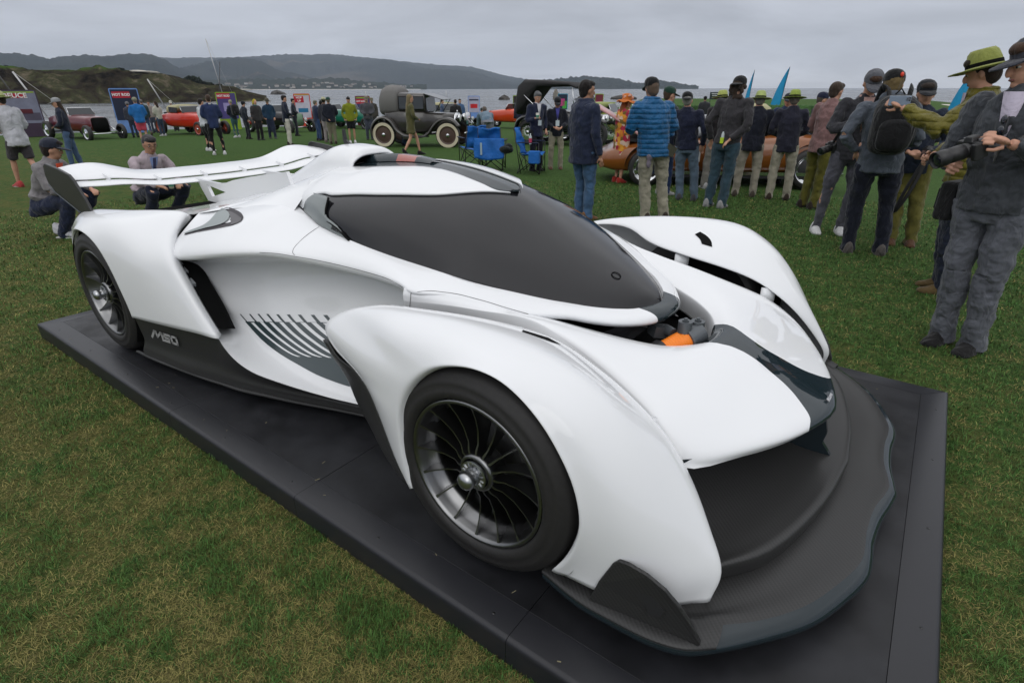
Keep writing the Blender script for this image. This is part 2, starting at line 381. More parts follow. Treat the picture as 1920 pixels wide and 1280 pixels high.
# headland with cliffs
HM = hillmat('headland_cliff', [(.34, (.008, .007, .006)), (.46, (.034, .028, .020)), (.56, (.050, .052, .026)), (.68, (.16, .13, .095))], .11)
n = HM.node_tree.nodes; l = HM.node_tree.links; geo = [k for k in n if k.type == 'NEW_GEOMETRY'][0]; b = n['Principled BSDF']; old = b.inputs['Base Color'].links[0].from_socket
sg = n.new('ShaderNodeSeparateXYZ'); l.new(geo.outputs['True Normal'], sg.inputs[0])
sp2 = n.new('ShaderNodeSeparateXYZ'); l.new(geo.outputs['Position'], sp2.inputs[0])
gf = mth('MULTIPLY', rng_(sg.outputs[2], .80, .93, 0, 1), rng_(mth('ADD', sp2.outputs[2], mth('MULTIPLY', nz(.05, 3), 3)), 10.2, 11.2, 0, 1))
l.new(mixc(gf, old, (.050, .095, .018, 1)), b.inputs['Base Color'])
ridge('headland', HEADLAND_TOP, HM, 46, .42, 0, tops=1.2, sub=10, steps=30, back=3)
# bunkers and dark cypress clumps on the headland, houses along the far shore
SANDM = mat('bunker_sand', (.55, .52, .46), .95)
def sit(u_p, k): return u_p
def blob(name, x, y, z, r, m, lab, cat, grp, k=1, seed=0, flat=.6):
    rg = random.Random(seed); t = empty(name, (x, y, z), 0, lab, cat, grp)
    b_ = MB(); b_.tube([(0, 0, -r * .3), (0, 0, r * .3)], r * .08, 6); b_.build('trunk', mat('bark', (.03, .022, .016), .9), t)
    V = []; F = []
    for q in range(260):
        a = rg.uniform(0, 6.283); e = math.asin(rg.uniform(-.2, 1)); rr = r * (.72 + .3 * rg.random()); lob = 1 + .25 * math.sin(3 * a + seed)
        c = Vector((math.cos(a) * math.cos(e) * rr * lob * 1.4, math.sin(a) * math.cos(e) * rr * lob, math.sin(e) * rr * flat + r * .3)); s_ = r * rg.uniform(.10, .22)
        u_ = Vector((rg.uniform(-1, 1), rg.uniform(-1, 1), rg.uniform(-.4, .4))).normalized() * s_; w_ = u_.orthogonal().normalized() * s_ * .8
        i0 = len(V); V += [c - u_, c + w_, c + u_, c - w_]; F.append((i0, i0 + 1, i0 + 2, i0 + 3))
    mk('crown', V, F, m, t, False); return t
LEAF = mat('cypress_leaf', (.020, .032, .018), .95, noise=(.8, .4))
HT_ = crv(np.array(HEADLAND_TOP, float), 10)
for i, (k, r) in enumerate(((22, 2.2), (25, 1.5), (52, 1.6), (57, 1.8), (93, 3.4), (97, 2.6), (103, 2.2), (107, 2.0), (113, 1.6))):
    p = HT_[k]; blob('cypress_tree', p[0] + .8, p[1] - .3, p[2] - .6, r, LEAF, ('low dark wind bent tree on the skyline at the left end of the headland', 'small dark shrub beside the leftmost headland tree', 'dark shrub on the green headland top near the bunkers', 'second dark shrub right of the bunkers on the headland', 'largest dark tree on the seaward slope of the headland', 'dark tree just right of the largest headland tree', 'dark shrub halfway down the headland spur', 'low dark shrub lower on the headland spur', 'last small dark shrub toward the tip of the headland')[i], 'tree', 'dark trees on the headland', seed=i)
for k, w_, lb in ((63, 3.5, 'small pale sand bunker, leftmost on the green headland'), (66, 6, 'widest pale sand bunker on the green headland'), (69, 4, 'pale sand bunker right of the widest one on the headland'), (127, 5, 'pale sand strip on the low green tip of the headland')):
    p = HT_[k]; d = np.array((2.35 - p[0], -2.32 - p[1])); d /= np.linalg.norm(d)
    b_ = MB(); b_.ell((p[0] + d[0] * 3, p[1] + d[1] * 3, p[2] + .05), (w_ * .6, w_, .35), 14, 6); o = b_.build('sand_bunker', SANDM); tag(o, lb, 'bunker', 'sand bunkers on the headland')
HOUSE = [mat('house_%d' % i, c, .8) for i, c in enumerate(((.42, .38, .33), (.30, .26, .22), (.50, .48, .45)))]; ROOFM = mat('house_roof', (.10, .075, .06), .9)
SW = crv(np.array(SHORE_WOOD, float), 14); rg = random.Random(5); nh = 0
for q in range(64):
    k = rg.randrange(6, len(SW) - 8); p = SW[k]; d = np.array((2.35 - p[0], -2.32 - p[1])); d /= np.linalg.norm(d); t_ = rg.uniform(.45, .95)
    x, y = p[0] + d[0] * 380 * t_, p[1] + d[1] * 380 * t_; z = -4.5 + (p[2] + 4.5) * (1 - t_) ** 1.15 + 5
    w_, h_ = rg.uniform(8, 22), rg.uniform(4, 8); t = empty('shore_house', (x, y, z), rg.uniform(0, 3), 'small pale house among the dark trees of the far shore', 'house', 'houses along the far shore')
    b_ = MB(); b_.box((0, 0, h_ / 2), (w_, w_ * .6, h_)); b_.build('wall', rg.choice(HOUSE), t, False)
    b_ = MB(); b_.prism([(-w_ * .54, -w_ * .34, h_), (-w_ * .54, w_ * .34, h_), (-w_ * .54, 0, h_ * 1.45)], (w_ * 1.08, 0, 0)); b_.build('roof', ROOFM, t, False)
# beach line of surf and pale sand under the far shore
b_ = MB(); A = [];
for p in SW[4:-4]:
    d = np.array((2.35 - p[0], -2.32 - p[1])); d /= np.linalg.norm(d); A.append([(p[0] + d[0] * 375, p[1] + d[1] * 375, -1.2), (p[0] + d[0] * 400, p[1] + d[1] * 400, -3.0), (p[0] + d[0] * 420, p[1] + d[1] * 420, -3.45)])
v, f = gmesh(np.array(A)); tag(mk('far_beach', v, f, mat('beach_sand', (.42, .39, .35), .9)), kind='structure')
# rocks in the sea
ROCKM = mat('sea_rock', (.05, .045, .04), .9, noise=(.5, .5)); ROCKP = mat('guano_rock', (.17, .155, .125), .9, noise=(.6, .55))
def rock(x, y, rx, ry, h, m, lab, seed, grp=None):
    rg = random.Random(seed); V = []; F = []; nA, nR = 36, 9
    for i in range(nR):
        t_ = i / (nR - 1); 
        for k in range(nA):
            a = 2 * math.pi * k / nA; q = math.cos(t_ * math.pi / 2) ** .6; nn = 1 + .30 * mnoise.fractal(Vector((math.cos(a) * 1.7 + seed, math.sin(a) * 1.7, t_ * 2)), 1, 2, 4)
            V.append((x + rx * q * math.cos(a) * nn, y + ry * q * math.sin(a) * nn, -4.2 + (h + .8) * t_ ** .8 * (1 + .25 * mnoise.noise(Vector((a * 1.3, seed, t_ * 3))))))
    for i in range(nR - 1):
        for k in range(nA): F.append((i * nA + k, i * nA + (k + 1) % nA, (i + 1) * nA + (k + 1) % nA, (i + 1) * nA + k))
    F.append(tuple((nR - 1) * nA + k for k in range(nA)))
    o = mk('sea_rock', V, F, m, None, False); return tag(o, lab, 'rock', grp)
rock(*ROCK1[1][:2], 11, 4, 3.4, ROCKM, 'small dark rock islet off the end of the headland', 1)
rock(*BIGROCK[0][:2], 5.6, 4, 5.8, ROCKP, 'large pale rounded rock with sea birds behind the suited man', 2)
rock(*ROCK_B[0][:2], 2.0, 1.6, 4.4, ROCKP, 'narrow pointed rock right of the large pale rock', 3)
for i, (q, s_) in enumerate(((ROCK_C, 7), (ROCK_D, 8), (ROCK_E, 3))): rock(q[0][0], q[0][1], s_, 2.5, 1.6 + .2 * i, ROCKM, ('low dark reef of rocks between the large rock and the puffer jacket', 'low dark reef just right of the orange hat', 'low dark rock left of the large pale rock')[i], 5 + i)
# fairway bank and bunker at the far right
b_ = MB(); b_.ell((1.0, 108, -.9), (4.2, 2.5, .35), 18, 6); tag(b_.build('sand_bunker', SANDM), 'pale sand bunker on the fairway beside the blue flag at the right', 'bunker')
HEDG = mat('hedge_green', (.060, .135, .038), .95, noise=(1.2, .4))
def hedge(x, y, w, h, lab, seed):
    az = math.atan2(y + 2.32, x - 2.35); t = empty('hedge', (x, y, lawn_z(x, y)), az - math.pi / 2, lab, 'hedge', 'clipped hedges at the fairway edge'); V = []; rg = random.Random(seed)
    b_ = MB(); b_.box((0, 0, h / 2), (w, .8, h)); b_.build('hedge_body', HEDG, t, False)
    V = []; F = []
    for q in range(int(260 * w / 6)):
        c = Vector((rg.uniform(-w / 2, w / 2), rg.uniform(-.5, .5), rg.uniform(.1, 1.06) * h)); 
        if abs(c.y) < .35 and c.z < h * .97: c.y = -.42
        s_ = .09; i0 = len(V); u_ = Vector((rg.uniform(-1, 1), rg.uniform(-.4, .4), rg.uniform(-1, 1))).normalized() * s_; w2 = u_.orthogonal().normalized() * s_
        V += [c - u_, c + w2, c + u_, c - w2]; F.append((i0, i0 + 1, i0 + 2, i0 + 3))
    o = mk('leaves', V, F, HEDG, t, False); tag(o, kind='stuff')
hedge(-22, 66, 9, .9, 'clipped green hedge seen over the navy pullover', 1); hedge(-15, 72, 10, .9, 'clipped green hedge behind the pale green hat', 2); hedge(-8, 78, 9, .8, 'clipped green hedge behind the two blazer men', 3)
# white post fence
t = empty('rail_fence', (-30, 62, -1.0), 2.3, 'thin white post and rail fence by the shore', 'fence')
for k in range(14): b_ = MB(); b_.box((-6.5 + k, 0, .5), (.07, .07, 1.2)); b_.build('post', WHITEF if 'WHITEF' in globals() else mat('fence_white', (.6, .6, .58), .6), t, False)
for z in (.45, .95): b_ = MB(); b_.box((0, 0, z), (13.2, .05, .05)); b_.build('rail', mat('fence_white', (.6, .6, .58), .6), t, False)
# boats
HULL = mat('hull_white', (.50, .52, .52), .4); HULG = mat('hull_green', (.02, .16, .10), .4); MAST = mat('mast_alloy', (.45, .45, .45), .4, metal=.5)
def boat(x, y, L, hdg, lab, hull, mast=8, tilt=(0, 0), cabin=True, second=None):
    t = empty('boat', (x, y, -3.5), hdg, lab, 'boat', 'boats moored in the bay'); b_ = MB(); V = []
    for q, w_, z in ((-.5, .26, .85), (-.42, .34, .8), (-.1, .40, .75), (.2, .34, .85), (.42, .14, 1.05), (.5, .01, 1.15)):
        w_ *= L * .33; V.append([(q * L, -w_, z), (q * L * .97, -w_ * .8, .2), (q * L * .9, 0, -.3), (q * L * .97, w_ * .8, .2), (q * L, w_, z), (q * L, 0, z + .06), (q * L, -w_, z)])
    v, f = gmesh(np.array(V)); mk('hull', v, f, hull, t, False)
    if cabin: b_ = MB(); b_.box((-.02 * L, 0, 1.1), (L * .34, L * .16, .6), taper=.85); b_.build('cabin', HULL, t, False); b_ = MB(); b_.box((-.02 * L, 0, 1.15), (L * .30, L * .168, .18)); b_.build('cabin_window', DGL if 'DGL' in globals() else BLACK, t, False)
    if mast:
        b_ = MB(); b_.tube([(.05 * L, 0, .8), (.05 * L + tilt[0], tilt[1], mast)], .11, 6); b_.build('mast', MAST, t)
        b_ = MB(); b_.tube([(.05 * L + tilt[0], tilt[1], mast), (.48 * L, 0, 1.1)], .03, 4); b_.build('forestay', MAST, t); b_ = MB(); b_.tube([(.05 * L, 0, 1.8), (-.42 * L, 0, 1.7)], .07, 6); b_.build('boom', MAST, t)
        if second: b_ = MB(); b_.tube([(-.2 * L, 0, .8), (-.2 * L + second[0], second[1], second[2])], .09, 6); b_.build('mizzen_mast', mat('mast_dark', (.05, .05, .05), .5), t)
    return t
boat(*BOAT1[0][:2], 9, 1.9, 'white sailing boat with two leaning masts behind the woman in navy', HULL, 7.2, (-2.2, 1.0), second=(-2.4, 1.0, 8.6))
boat(*BOAT2[0][:2], 8, 1.9, 'white sailing boat with a leaning mast behind the red coupe', HULL, 6.8, (-2.4, .6))
boat(*BOAT3[0][:2], 8, 1.5, 'sailing boat whose tall mast rises behind the lime green banner', HULL, 17.5, (-1.8, .3), second=(2.5, -.4, 12))
boat(*MOTORBOAT[0][:2], 9, 2.6, 'white motor cruiser with rigging above the dark red banner', HULL, 4.4, (0, 0))
boat(*GREENBOAT[0][:2], 4.6, 2.4, 'small green boat with a short mast right of the vintage sedan', HULG, 4.6, (0, 0), cabin=False)

# ------------------------------------------------------------------ grass blades near the camera
def blades(N=330000, seed=3):
    rg = np.random.default_rng(seed)
    az = np.radians(rg.uniform(66, 186, N * 2)); d = .9 * (11.5 / .9) ** (rg.random(N * 2) ** .92)
    x = 2.35 + d * np.cos(az); y = -2.32 + d * np.sin(az)
    keep = ~((np.abs(x) < 2.735) & (np.abs(y) < 1.37)); x, y, d = x[keep][:N], y[keep][:N], d[keep][:N]; N = len(x)
    z = np.array([zg(a, c) for a, c in zip(x, y)])
    sc = np.clip(d / 3.2, .8, 3.0)
    pa = np.array([mnoise.fractal(Vector((a * 5.5, c * 5.5, 0)), .7, 2, 4) for a, c in zip(x, y)])
    clump = np.array([mnoise.noise(Vector((a * 16, c * 16, 5))) for a, c in zip(x, y)])
    gr = (pa + .45 * clump - .03 + np.clip((y + 1.5) * .075, -.15, .30) + rg.normal(0, .34, N)) > 0
    ln = (rg.uniform(.012, .030, N) + .014 * np.clip(pa + clump, 0, 1) * gr) * (.75 + .25 * sc); wd = rg.uniform(.0007, .0014, N) * sc
    th = rg.uniform(0, 2 * np.pi, N); lean = np.where(gr, rg.uniform(.25, 1.15, N), rg.uniform(.8, 1.5, N))
    dx, dy = np.cos(th) * np.sin(lean), np.sin(th) * np.sin(lean); dz = np.cos(lean)
    px_, py_ = -np.sin(th) * wd, np.cos(th) * wd
    b0 = np.stack([x - px_, y - py_, z + .0005], 1); b1 = np.stack([x + px_, y + py_, z + .0005], 1)
    mx = np.stack([x + dx * ln * .55, y + dy * ln * .55, z + dz * ln * .7 + .001], 1); m0 = mx - np.stack([px_, py_, 0 * x], 1) * .8; m1 = mx + np.stack([px_, py_, 0 * x], 1) * .8
    tp = np.stack([x + dx * ln * 1.15, y + dy * ln * 1.15, z + np.maximum(dz * ln * .95, .002)], 1)
    V = np.stack([b0, b1, m1, m0, tp], 1).reshape(-1, 3)
    me = bpy.data.meshes.new('grass'); me.vertices.add(5 * N); me.vertices.foreach_set('co', V.ravel())
    i = np.arange(N)[:, None] * 5; lo = np.concatenate([i + 0, i + 1, i + 2, i + 3, i + 3, i + 2, i + 4], 1).ravel()
    me.loops.add(7 * N); me.loops.foreach_set('vertex_index', lo.astype(np.int32)); me.polygons.add(2 * N)
    st = np.stack([np.arange(N) * 7, np.arange(N) * 7 + 4], 1).ravel(); me.polygons.foreach_set('loop_start', st.astype(np.int32)); me.update(calc_edges=True); me.validate()
    cols = np.where(gr[:, None], np.array([[.042, .122, .026]]), np.array([[.180, .160, .052]])) * rg.uniform(.25, 1.75, (N, 1))
    cols[gr, 0] += rg.uniform(0, .035, gr.sum())
    ca = np.concatenate([np.repeat(cols, 5, 0), np.ones((5 * N, 1))], 1); at = me.color_attributes.new('tint', 'FLOAT_COLOR', 'POINT'); at.data.foreach_set('color', ca.ravel())
    m = bpy.data.materials.new('grass_blade'); m.use_nodes = True; nn = m.node_tree.nodes; a_ = nn.new('ShaderNodeAttribute'); a_.attribute_name = 'tint'; m.node_tree.links.new(a_.outputs[0], nn['Principled BSDF'].inputs['Base Color'])
    nn['Principled BSDF'].inputs['Roughness'].default_value = .7; nn['Principled BSDF'].inputs['Specular IOR Level'].default_value = .25
    me.materials.append(m); o = bpy.data.objects.new('grass', me); COL.objects.link(o); return tag(o, 'short matted grass blades, part green and part straw coloured', 'grass', kind='stuff')
blades()
# ------------------------------------------------------------------ platform
PLT = mat('platform_laminate', (.0145, .015, .0175), rough=.44, spec=.3, noise=(5.0, .45), bump=(900, .25, .0006))
n = PLT.node_tree.nodes; l = PLT.node_tree.links
geo = [k for k in n if k.type == 'NEW_GEOMETRY'][0]
t = n.new('ShaderNodeTexNoise'); t.inputs['Scale'].default_value = 4.5; t.inputs['Detail'].default_value = 8; t.inputs['Roughness'].default_value = .65; l.new(geo.outputs['Position'], t.inputs['Vector'])
mr = n.new('ShaderNodeMapRange'); mr.inputs[1].default_value = .35; mr.inputs[2].default_value = .7; mr.inputs[3].default_value = .34; mr.inputs[4].default_value = .58; l.new(t.outputs[0], mr.inputs[0]); l.new(mr.outputs[0], n['Principled BSDF'].inputs['Roughness'])
PLE = mat('platform_edge', (.017, .0175, .021), rough=.36, spec=.4, noise=(2.0, .1))
plat = empty('display_platform', (0, 0, 0), 0, 'low black rectangular platform on the lawn carrying the white car', 'platform')
LX, LY, BW, ZT = 2.744, 1.379, .129, .1147
def slab(name, x0, x1, y0, y1, z1=ZT, m=PLT, miter=None):
    g = .0012; mb = MB()
    P = [(x0 + g, y0 + g), (x1 - g, y0 + g), (x1 - g, y1 - g), (x0 + g, y1 - g)]
    mb.prism([(x, y, z1 - .03) for x, y in P], (0, 0, .03)); return bevel(mb.build(name, m, plat, False, world_co=True), .0012, 1)
SX = [-LX + BW, -.6496, .4929, 1.63, LX - BW]
for a, b in zip(SX[:-1], SX[1:]):
    slab('deck_panel', a, b, -LY + BW, LY - BW)
def edge(P):
    """border strip with rounded outer arris; P = inner a,b then outer b,a"""
    (ia, ib, ob, oa) = [Vector((x, y, 0)) for x, y in P]
    prof = [(0, ZT), (.84, ZT), (.93, ZT - .003), (.98, ZT - .010), (1, ZT - .022), (1, .0)]
    A = []
    for t, z in prof: A.append([ia.lerp(oa, t) + Vector((0, 0, z)), ib.lerp(ob, t) + Vector((0, 0, z))])
    v, f = gmesh(np.array(A)); o = mk('border_strip', v, f, PLE, plat, True, world_co=True); return o
g = .001
SXo = [-LX, -.6496, .4929, 1.63, LX]
for s in (-1, 1):
    yi, yo = s * (LY - BW), s * LY
    for k in range(4):
        a, b = SXo[k], SXo[k + 1]; ai, bi = SX[k], SX[k + 1]
        edge([(ai + g, yi), (bi - g, yi), (b - g, yo), (a + g, yo)])
for s in (-1, 1):
    xi, xo = s * (LX - BW), s * LX
    for (a, b, ai, bi) in ((-LY, LY, -LY + BW, LY - BW),): edge([(xi, ai + g), (xi, bi - g), (xo, b - g), (xo, a + g)])
mb = MB()
for x in np.arange(-2.45, 2.7, .57):
    for s in (-1, 1): mb.lathe([(.0055, 0), (.005, .0012), (0, .0012)], (x, s * (LY - .055), ZT), 'z', 10)
for y in np.arange(-1.1, 1.2, .55): mb.lathe([(.0055, 0), (.005, .0012), (0, .0012)], (LX - .055, y, ZT), 'z', 10)
mb.build('screw_heads', mat('screw', (.05, .05, .05), .3, metal=.8), plat)
mb = MB(); mb.box((0, 0, .04), (2 * LX - .06, 2 * LY - .06, .08)); mb.build('subframe', BLACK, plat, False)

rg_ = random.Random(11); V = []; F = []
for k in range(26):
    x, y = rg_.uniform(-2.6, 2.6), rg_.choice((-1, 1)) * rg_.uniform(1.1, 1.36) if rg_.random() < .7 else rg_.uniform(-1.3, 1.3); a = rg_.uniform(0, 6.3); L = rg_.uniform(.003, .011); w = rg_.uniform(.001, .0025)
    c, s_ = math.cos(a), math.sin(a); i0 = len(V)
    V += [(x - c * L - s_ * w, y - s_ * L + c * w, ZT + .001), (x + c * L - s_ * w, y + s_ * L + c * w, ZT + .0025), (x + c * L + s_ * w, y + s_ * L - c * w, ZT + .002), (x - c * L + s_ * w, y - s_ * L - c * w, ZT + .001)]; F.append((i0, i0 + 1, i0 + 2, i0 + 3))
o = mk('grass_clippings', V, F, mat('clipping', (.20, .18, .11), .9), plat, False); tag(o, kind='stuff')
# ------------------------------------------------------------------ car materials
def paint_white():
    """white paint; a gloss dark stripe runs down the middle of nose, cowl and roof (painted, follows the car's own coordinates)"""
    m = mat('white_paint', (.75, .76, .775), rough=.42, spec=.0, coat=1.0, coat_rough=.03)
    return m
WHITE = paint_white()
def stripe_paint(name, xs, ys, x0, x1):
    m = mat(name, (.75, .76, .775), rough=.42, spec=.0, coat=1.0, coat_rough=.03)
    n = m.node_tree.nodes; l = m.node_tree.links; b = n['Principled BSDF']
    geo = [k for k in n if k.type == 'NEW_GEOMETRY'][0]
    sp = n.new('ShaderNodeSeparateXYZ'); l.new(geo.outputs['Position'], sp.inputs[0])
    mr = n.new('ShaderNodeMapRange'); mr.inputs[1].default_value = x0; mr.inputs[2].default_value = x1; l.new(sp.outputs[0], mr.inputs[0])
    fc = n.new('ShaderNodeFloatCurve'); l.new(mr.outputs[0], fc.inputs['Value'])
    c = fc.mapping.curves[0]
    pts = [((x - x0) / (x1 - x0), y) for x, y in zip(xs, ys)]
    c.points[0].location = pts[0]; c.points[1].location = pts[-1]
    for p in pts[1:-1]: c.points.new(*p)
    fc.mapping.update()
    ab = n.new('ShaderNodeMath'); ab.operation = 'ABSOLUTE'; l.new(sp.outputs[1], ab.inputs[0])
    lt = n.new('ShaderNodeMath'); lt.operation = 'LESS_THAN'; l.new(ab.outputs[0], lt.inputs[0]); l.new(fc.outputs[0], lt.inputs[1])
    mx = n.new('ShaderNodeMix'); mx.data_type = 'RGBA'; mx.inputs[6].default_value = (.75, .76, .775, 1); mx.inputs[7].default_value = (.013, .022, .027, 1)
    l.new(lt.outputs[0], mx.inputs[0]); l.new(mx.outputs[2], b.inputs['Base Color'])
    return m
NOSEP = stripe_paint('white_paint_nose_stripe', [1.3, 1.55, 1.70, 1.80, 1.87, 1.95, 2.02, 2.10, 2.16, 2.21, 2.235, 2.5], [.15, .135, .135, .11, .08, .068, .082, .105, .145, .20, .30, .30], 1.3, 2.5)
GLOSS = mat('dark_gloss', (.012, .020, .025), rough=.10, spec=.5)
GLASS = mat('tinted_glass', (.010, .010, .012), rough=.10, spec=.42)
SATIN = mat('satin_black', (.022, .022, .024), rough=.5)
QGREY = mat('grey_green_panel', (.16, .18, .18), rough=.4, coat=.3)
def carbon():
    m = mat('carbon_fibre', (.022, .022, .023), rough=.36, spec=.35)
    n = m.node_tree.nodes; l = m.node_tree.links; b = n['Principled BSDF']
    geo = [k for k in n if k.type == 'NEW_GEOMETRY'][0]
    w1 = n.new('ShaderNodeTexWave'); w1.wave_type = 'BANDS'; w1.bands_direction = 'DIAGONAL'; w1.inputs['Scale'].default_value = 34; w1.inputs['Distortion'].default_value = 0
    ck = n.new('ShaderNodeTexChecker'); ck.inputs['Scale'].default_value = 170
    l.new(geo.outputs['Position'], w1.inputs[0]); l.new(geo.outputs['Position'], ck.inputs[0])
    mu = n.new('ShaderNodeMath'); mu.operation = 'MULTIPLY_ADD'; mu.inputs[1].default_value = .5; l.new(ck.outputs['Fac'], mu.inputs[0]); l.new(w1.outputs['Fac'], mu.inputs[2])
    cr = n.new('ShaderNodeMapRange'); cr.inputs[1].default_value = .1; cr.inputs[2].default_value = 1.3; cr.inputs[3].default_value = .020; cr.inputs[4].default_value = .036; l.new(mu.outputs[0], cr.inputs[0])
    cc = n.new('ShaderNodeCombineColor'); [l.new(cr.outputs[0], cc.inputs[i]) for i in range(3)]
    l.new(cc.outputs[0], b.inputs['Base Color'])
    rr = n.new('ShaderNodeMapRange'); rr.inputs[2].default_value = 1.4; rr.inputs[3].default_value = .34; rr.inputs[4].default_value = .42; l.new(mu.outputs[0], rr.inputs[0]); l.new(rr.outputs[0], b.inputs['Roughness'])
    return m
CARBON = carbon()
RUB = mat('tyre_rubber', (.018, .017, .017), rough=.62, noise=(60, .15))
RIMM = mat('wheel_metal', (.22, .222, .225), rough=.30, metal=1.0)
HUBM = mat('hub_silver', (.42, .43, .44), rough=.28, metal=1.0)
DISC = mat('brake_disc', (.05, .05, .05), rough=.4, metal=.8)
ORNG = mat('orange_boot', (.85, .22, .01), rough=.45)
GREYM = mat('damper_grey', (.10, .11, .12), rough=.4, metal=.4)

# ------------------------------------------------------------------ the show car
ZP = 0.1147
car = empty('concept_car', (0, 0, ZP), 0, 'white low racing concept car with black glass canopy on the black platform', 'car')
def relax(A, k):
    A = A.copy()
    for _ in range(k):
        A[1:-1, 1:-1] = .5 * A[1:-1, 1:-1] + .125 * (A[:-2, 1:-1] + A[2:, 1:-1] + A[1:-1, :-2] + A[1:-1, 2:])
    return A
def panel(name, G, m, side=0, nu=4, nv=4, thick=.008, flip=False, parent=None, off=-1, smooth=True, rx=0):
    """side 0: as given (already both halves); -1 near half; +1 far half"""
    A = grid(G, nu, nv) if not isinstance(G, np.ndarray) else G
    A = relax(A, rx); fl = flip
    if side == -1: A[..., 1] *= -1; fl = not fl
    V, F = gmesh(A, fl)
    o = mk(name, V, F, m, parent or car, smooth, world_co=True)
    if thick: solid(o, thick, off)
    return o
def both(G):
    """mirror a half grid whose last column of each row is on the centre line (y=0): full-width grid"""
    A = grid(G, 4, 4); B = A[:, ::-1].copy(); B[..., 1] *= -1
    return np.concatenate([A, B[:, 1:]], axis=1)

# ---- front fender: blade, crest, flank, arch
FA = [(1.056,1.20,.315),(1.036,1.21,.43),(1.029,1.215,.53),(1.034,1.22,.63),(1.050,1.22,.69),(1.072,1.22,.737),(1.10,1.22,.780),(1.137,1.22,.822),(1.185,1.22,.864),(1.243,1.22,.900),(1.33,1.22,.930),(1.42,1.22,.942),(1.52,1.22,.925),(1.626,1.22,.856),(1.70,1.22,.77),(1.757,1.22,.67),(1.784,1.22,.55),(1.768,1.215,.45),(1.738,1.205,.365),(1.69,1.19,.275)]
FR = [(1.025,1.185,.30),(.935,1.165,.37),(.84,1.14,.50),(.745,1.12,.628),(.62,1.09,.668),(.47,1.065,.705),(.395,1.04,.772),(.48,1.00,.842),(.68,1.01,.908),(.90,1.015,.949),(1.15,1.01,.974),(1.40,1.012,.969),(1.60,1.012,.928),(1.75,1.012,.852),(1.87,1.006,.737),(1.95,1.002,.633),(2.02,1.0,.53),(2.075,1.0,.435),(2.112,1.0,.35),(2.085,1.03,.262)]
FI = [(1.018,1.165,.302),(.928,1.145,.371),(.832,1.122,.503),(.738,1.10,.632),(.617,1.065,.674),(.475,1.035,.712),(.408,1.01,.775),(.52,.955,.84),(.70,.93,.893),(.90,.894,.903),(1.10,.755,.866),(1.35,.698,.841),(1.55,.735,.80),(1.72,.775,.748),(1.86,.80,.668),(1.94,.825,.60),(2.00,.852,.533),(2.06,.89,.452),(2.118,.922,.36),(2.112,.955,.264)]
def mixr(a, b, t, push=None):
    o = []
    for i, (p, q) in enumerate(zip(a, b)):
        v = [p[k] * (1 - t) + q[k] * t for k in range(3)]
        if push: d = push(i); v = [v[k] + d[k] for k in range(3)]
        o.append(tuple(v))
    return o
FAl = [(x + (x - 1.405) * -.035, 1.195, z + (z - .52) * -.035) for x, y, z in FA]      # lip turned into the arch
def pmid(s):
    def f(i):
        if i <= 2: return (0, .012 * s, 0)
        if i <= 7: return (0, .02 * s, .01 * s)
        if i <= 12: return (0, .03 * s, .014 * s)
        return (.012 * s, .05 * s, .004 * s)
    return f
FM1 = mixr(FA, FR, .08, lambda i: (0, .006, .003)); FM = mixr(FA, FR, .45, pmid(.9)); FM2 = mixr(FA, FR, .8, pmid(.75))
FN = mixr(FR, FI, .5, lambda i: (0, 0, .012 if 8 <= i <= 13 else .0) if i < 14 else (.03, 0, .004))
FIl = [(x, y + (.018 if i > 7 else -.006), z - (.010 if i > 7 else .002)) for i, (x, y, z) in enumerate(FI)]
for s in (-1, 1):
    o = panel('front_fender', [FAl, FA, FM1, FM, FM2, FR, FN, FI, FIl], WHITE, s, 5, 5, .008, flip=True, rx=7)
    tag(o, 'near side white front fender' if s < 0 else 'far side white front fender blade')
    # carbon turning vane on the inside of the fender's tail
    a = [(.425,1.05,.715),(.53,1.08,.672),(.652,1.095,.655),(.745,1.115,.622),(.84,1.135,.495),(.935,1.16,.365),(1.025,1.18,.295)]
    b = [(.40,1.045,.70),(.44,1.03,.62),(.50,1.02,.53),(.56,1.03,.44),(.66,1.05,.36),(.78,1.09,.30),(.93,1.13,.26)]
    c = [(.46,1.00,.70),(.50,.98,.62),(.55,.97,.53),(.62,.98,.44),(.70,1.0,.36),(.80,1.04,.30),(.95,1.09,.26)]
    panel('turning_vane', [c, b, [tuple(np.array(p) * .5 + np.array(q) * .5 + np.array((-.01, .006, 0))) for p, q in zip(a, b)], a], CARBON, s, 4, 4, .006)
    # posts carrying the blade over the body
    for px_, py_, pz_ in ((1.31, .735, .80), (1.79, .80, .675)):
        mb = MB(); mb.tube([(px_, s * (py_ + .015), pz_ - .05), (px_, s * (py_ + .02), pz_ + .03)], [(.045, .02), (.045, .02)], 12)
        mb.build('blade_post', WHITE, car, world_co=True)

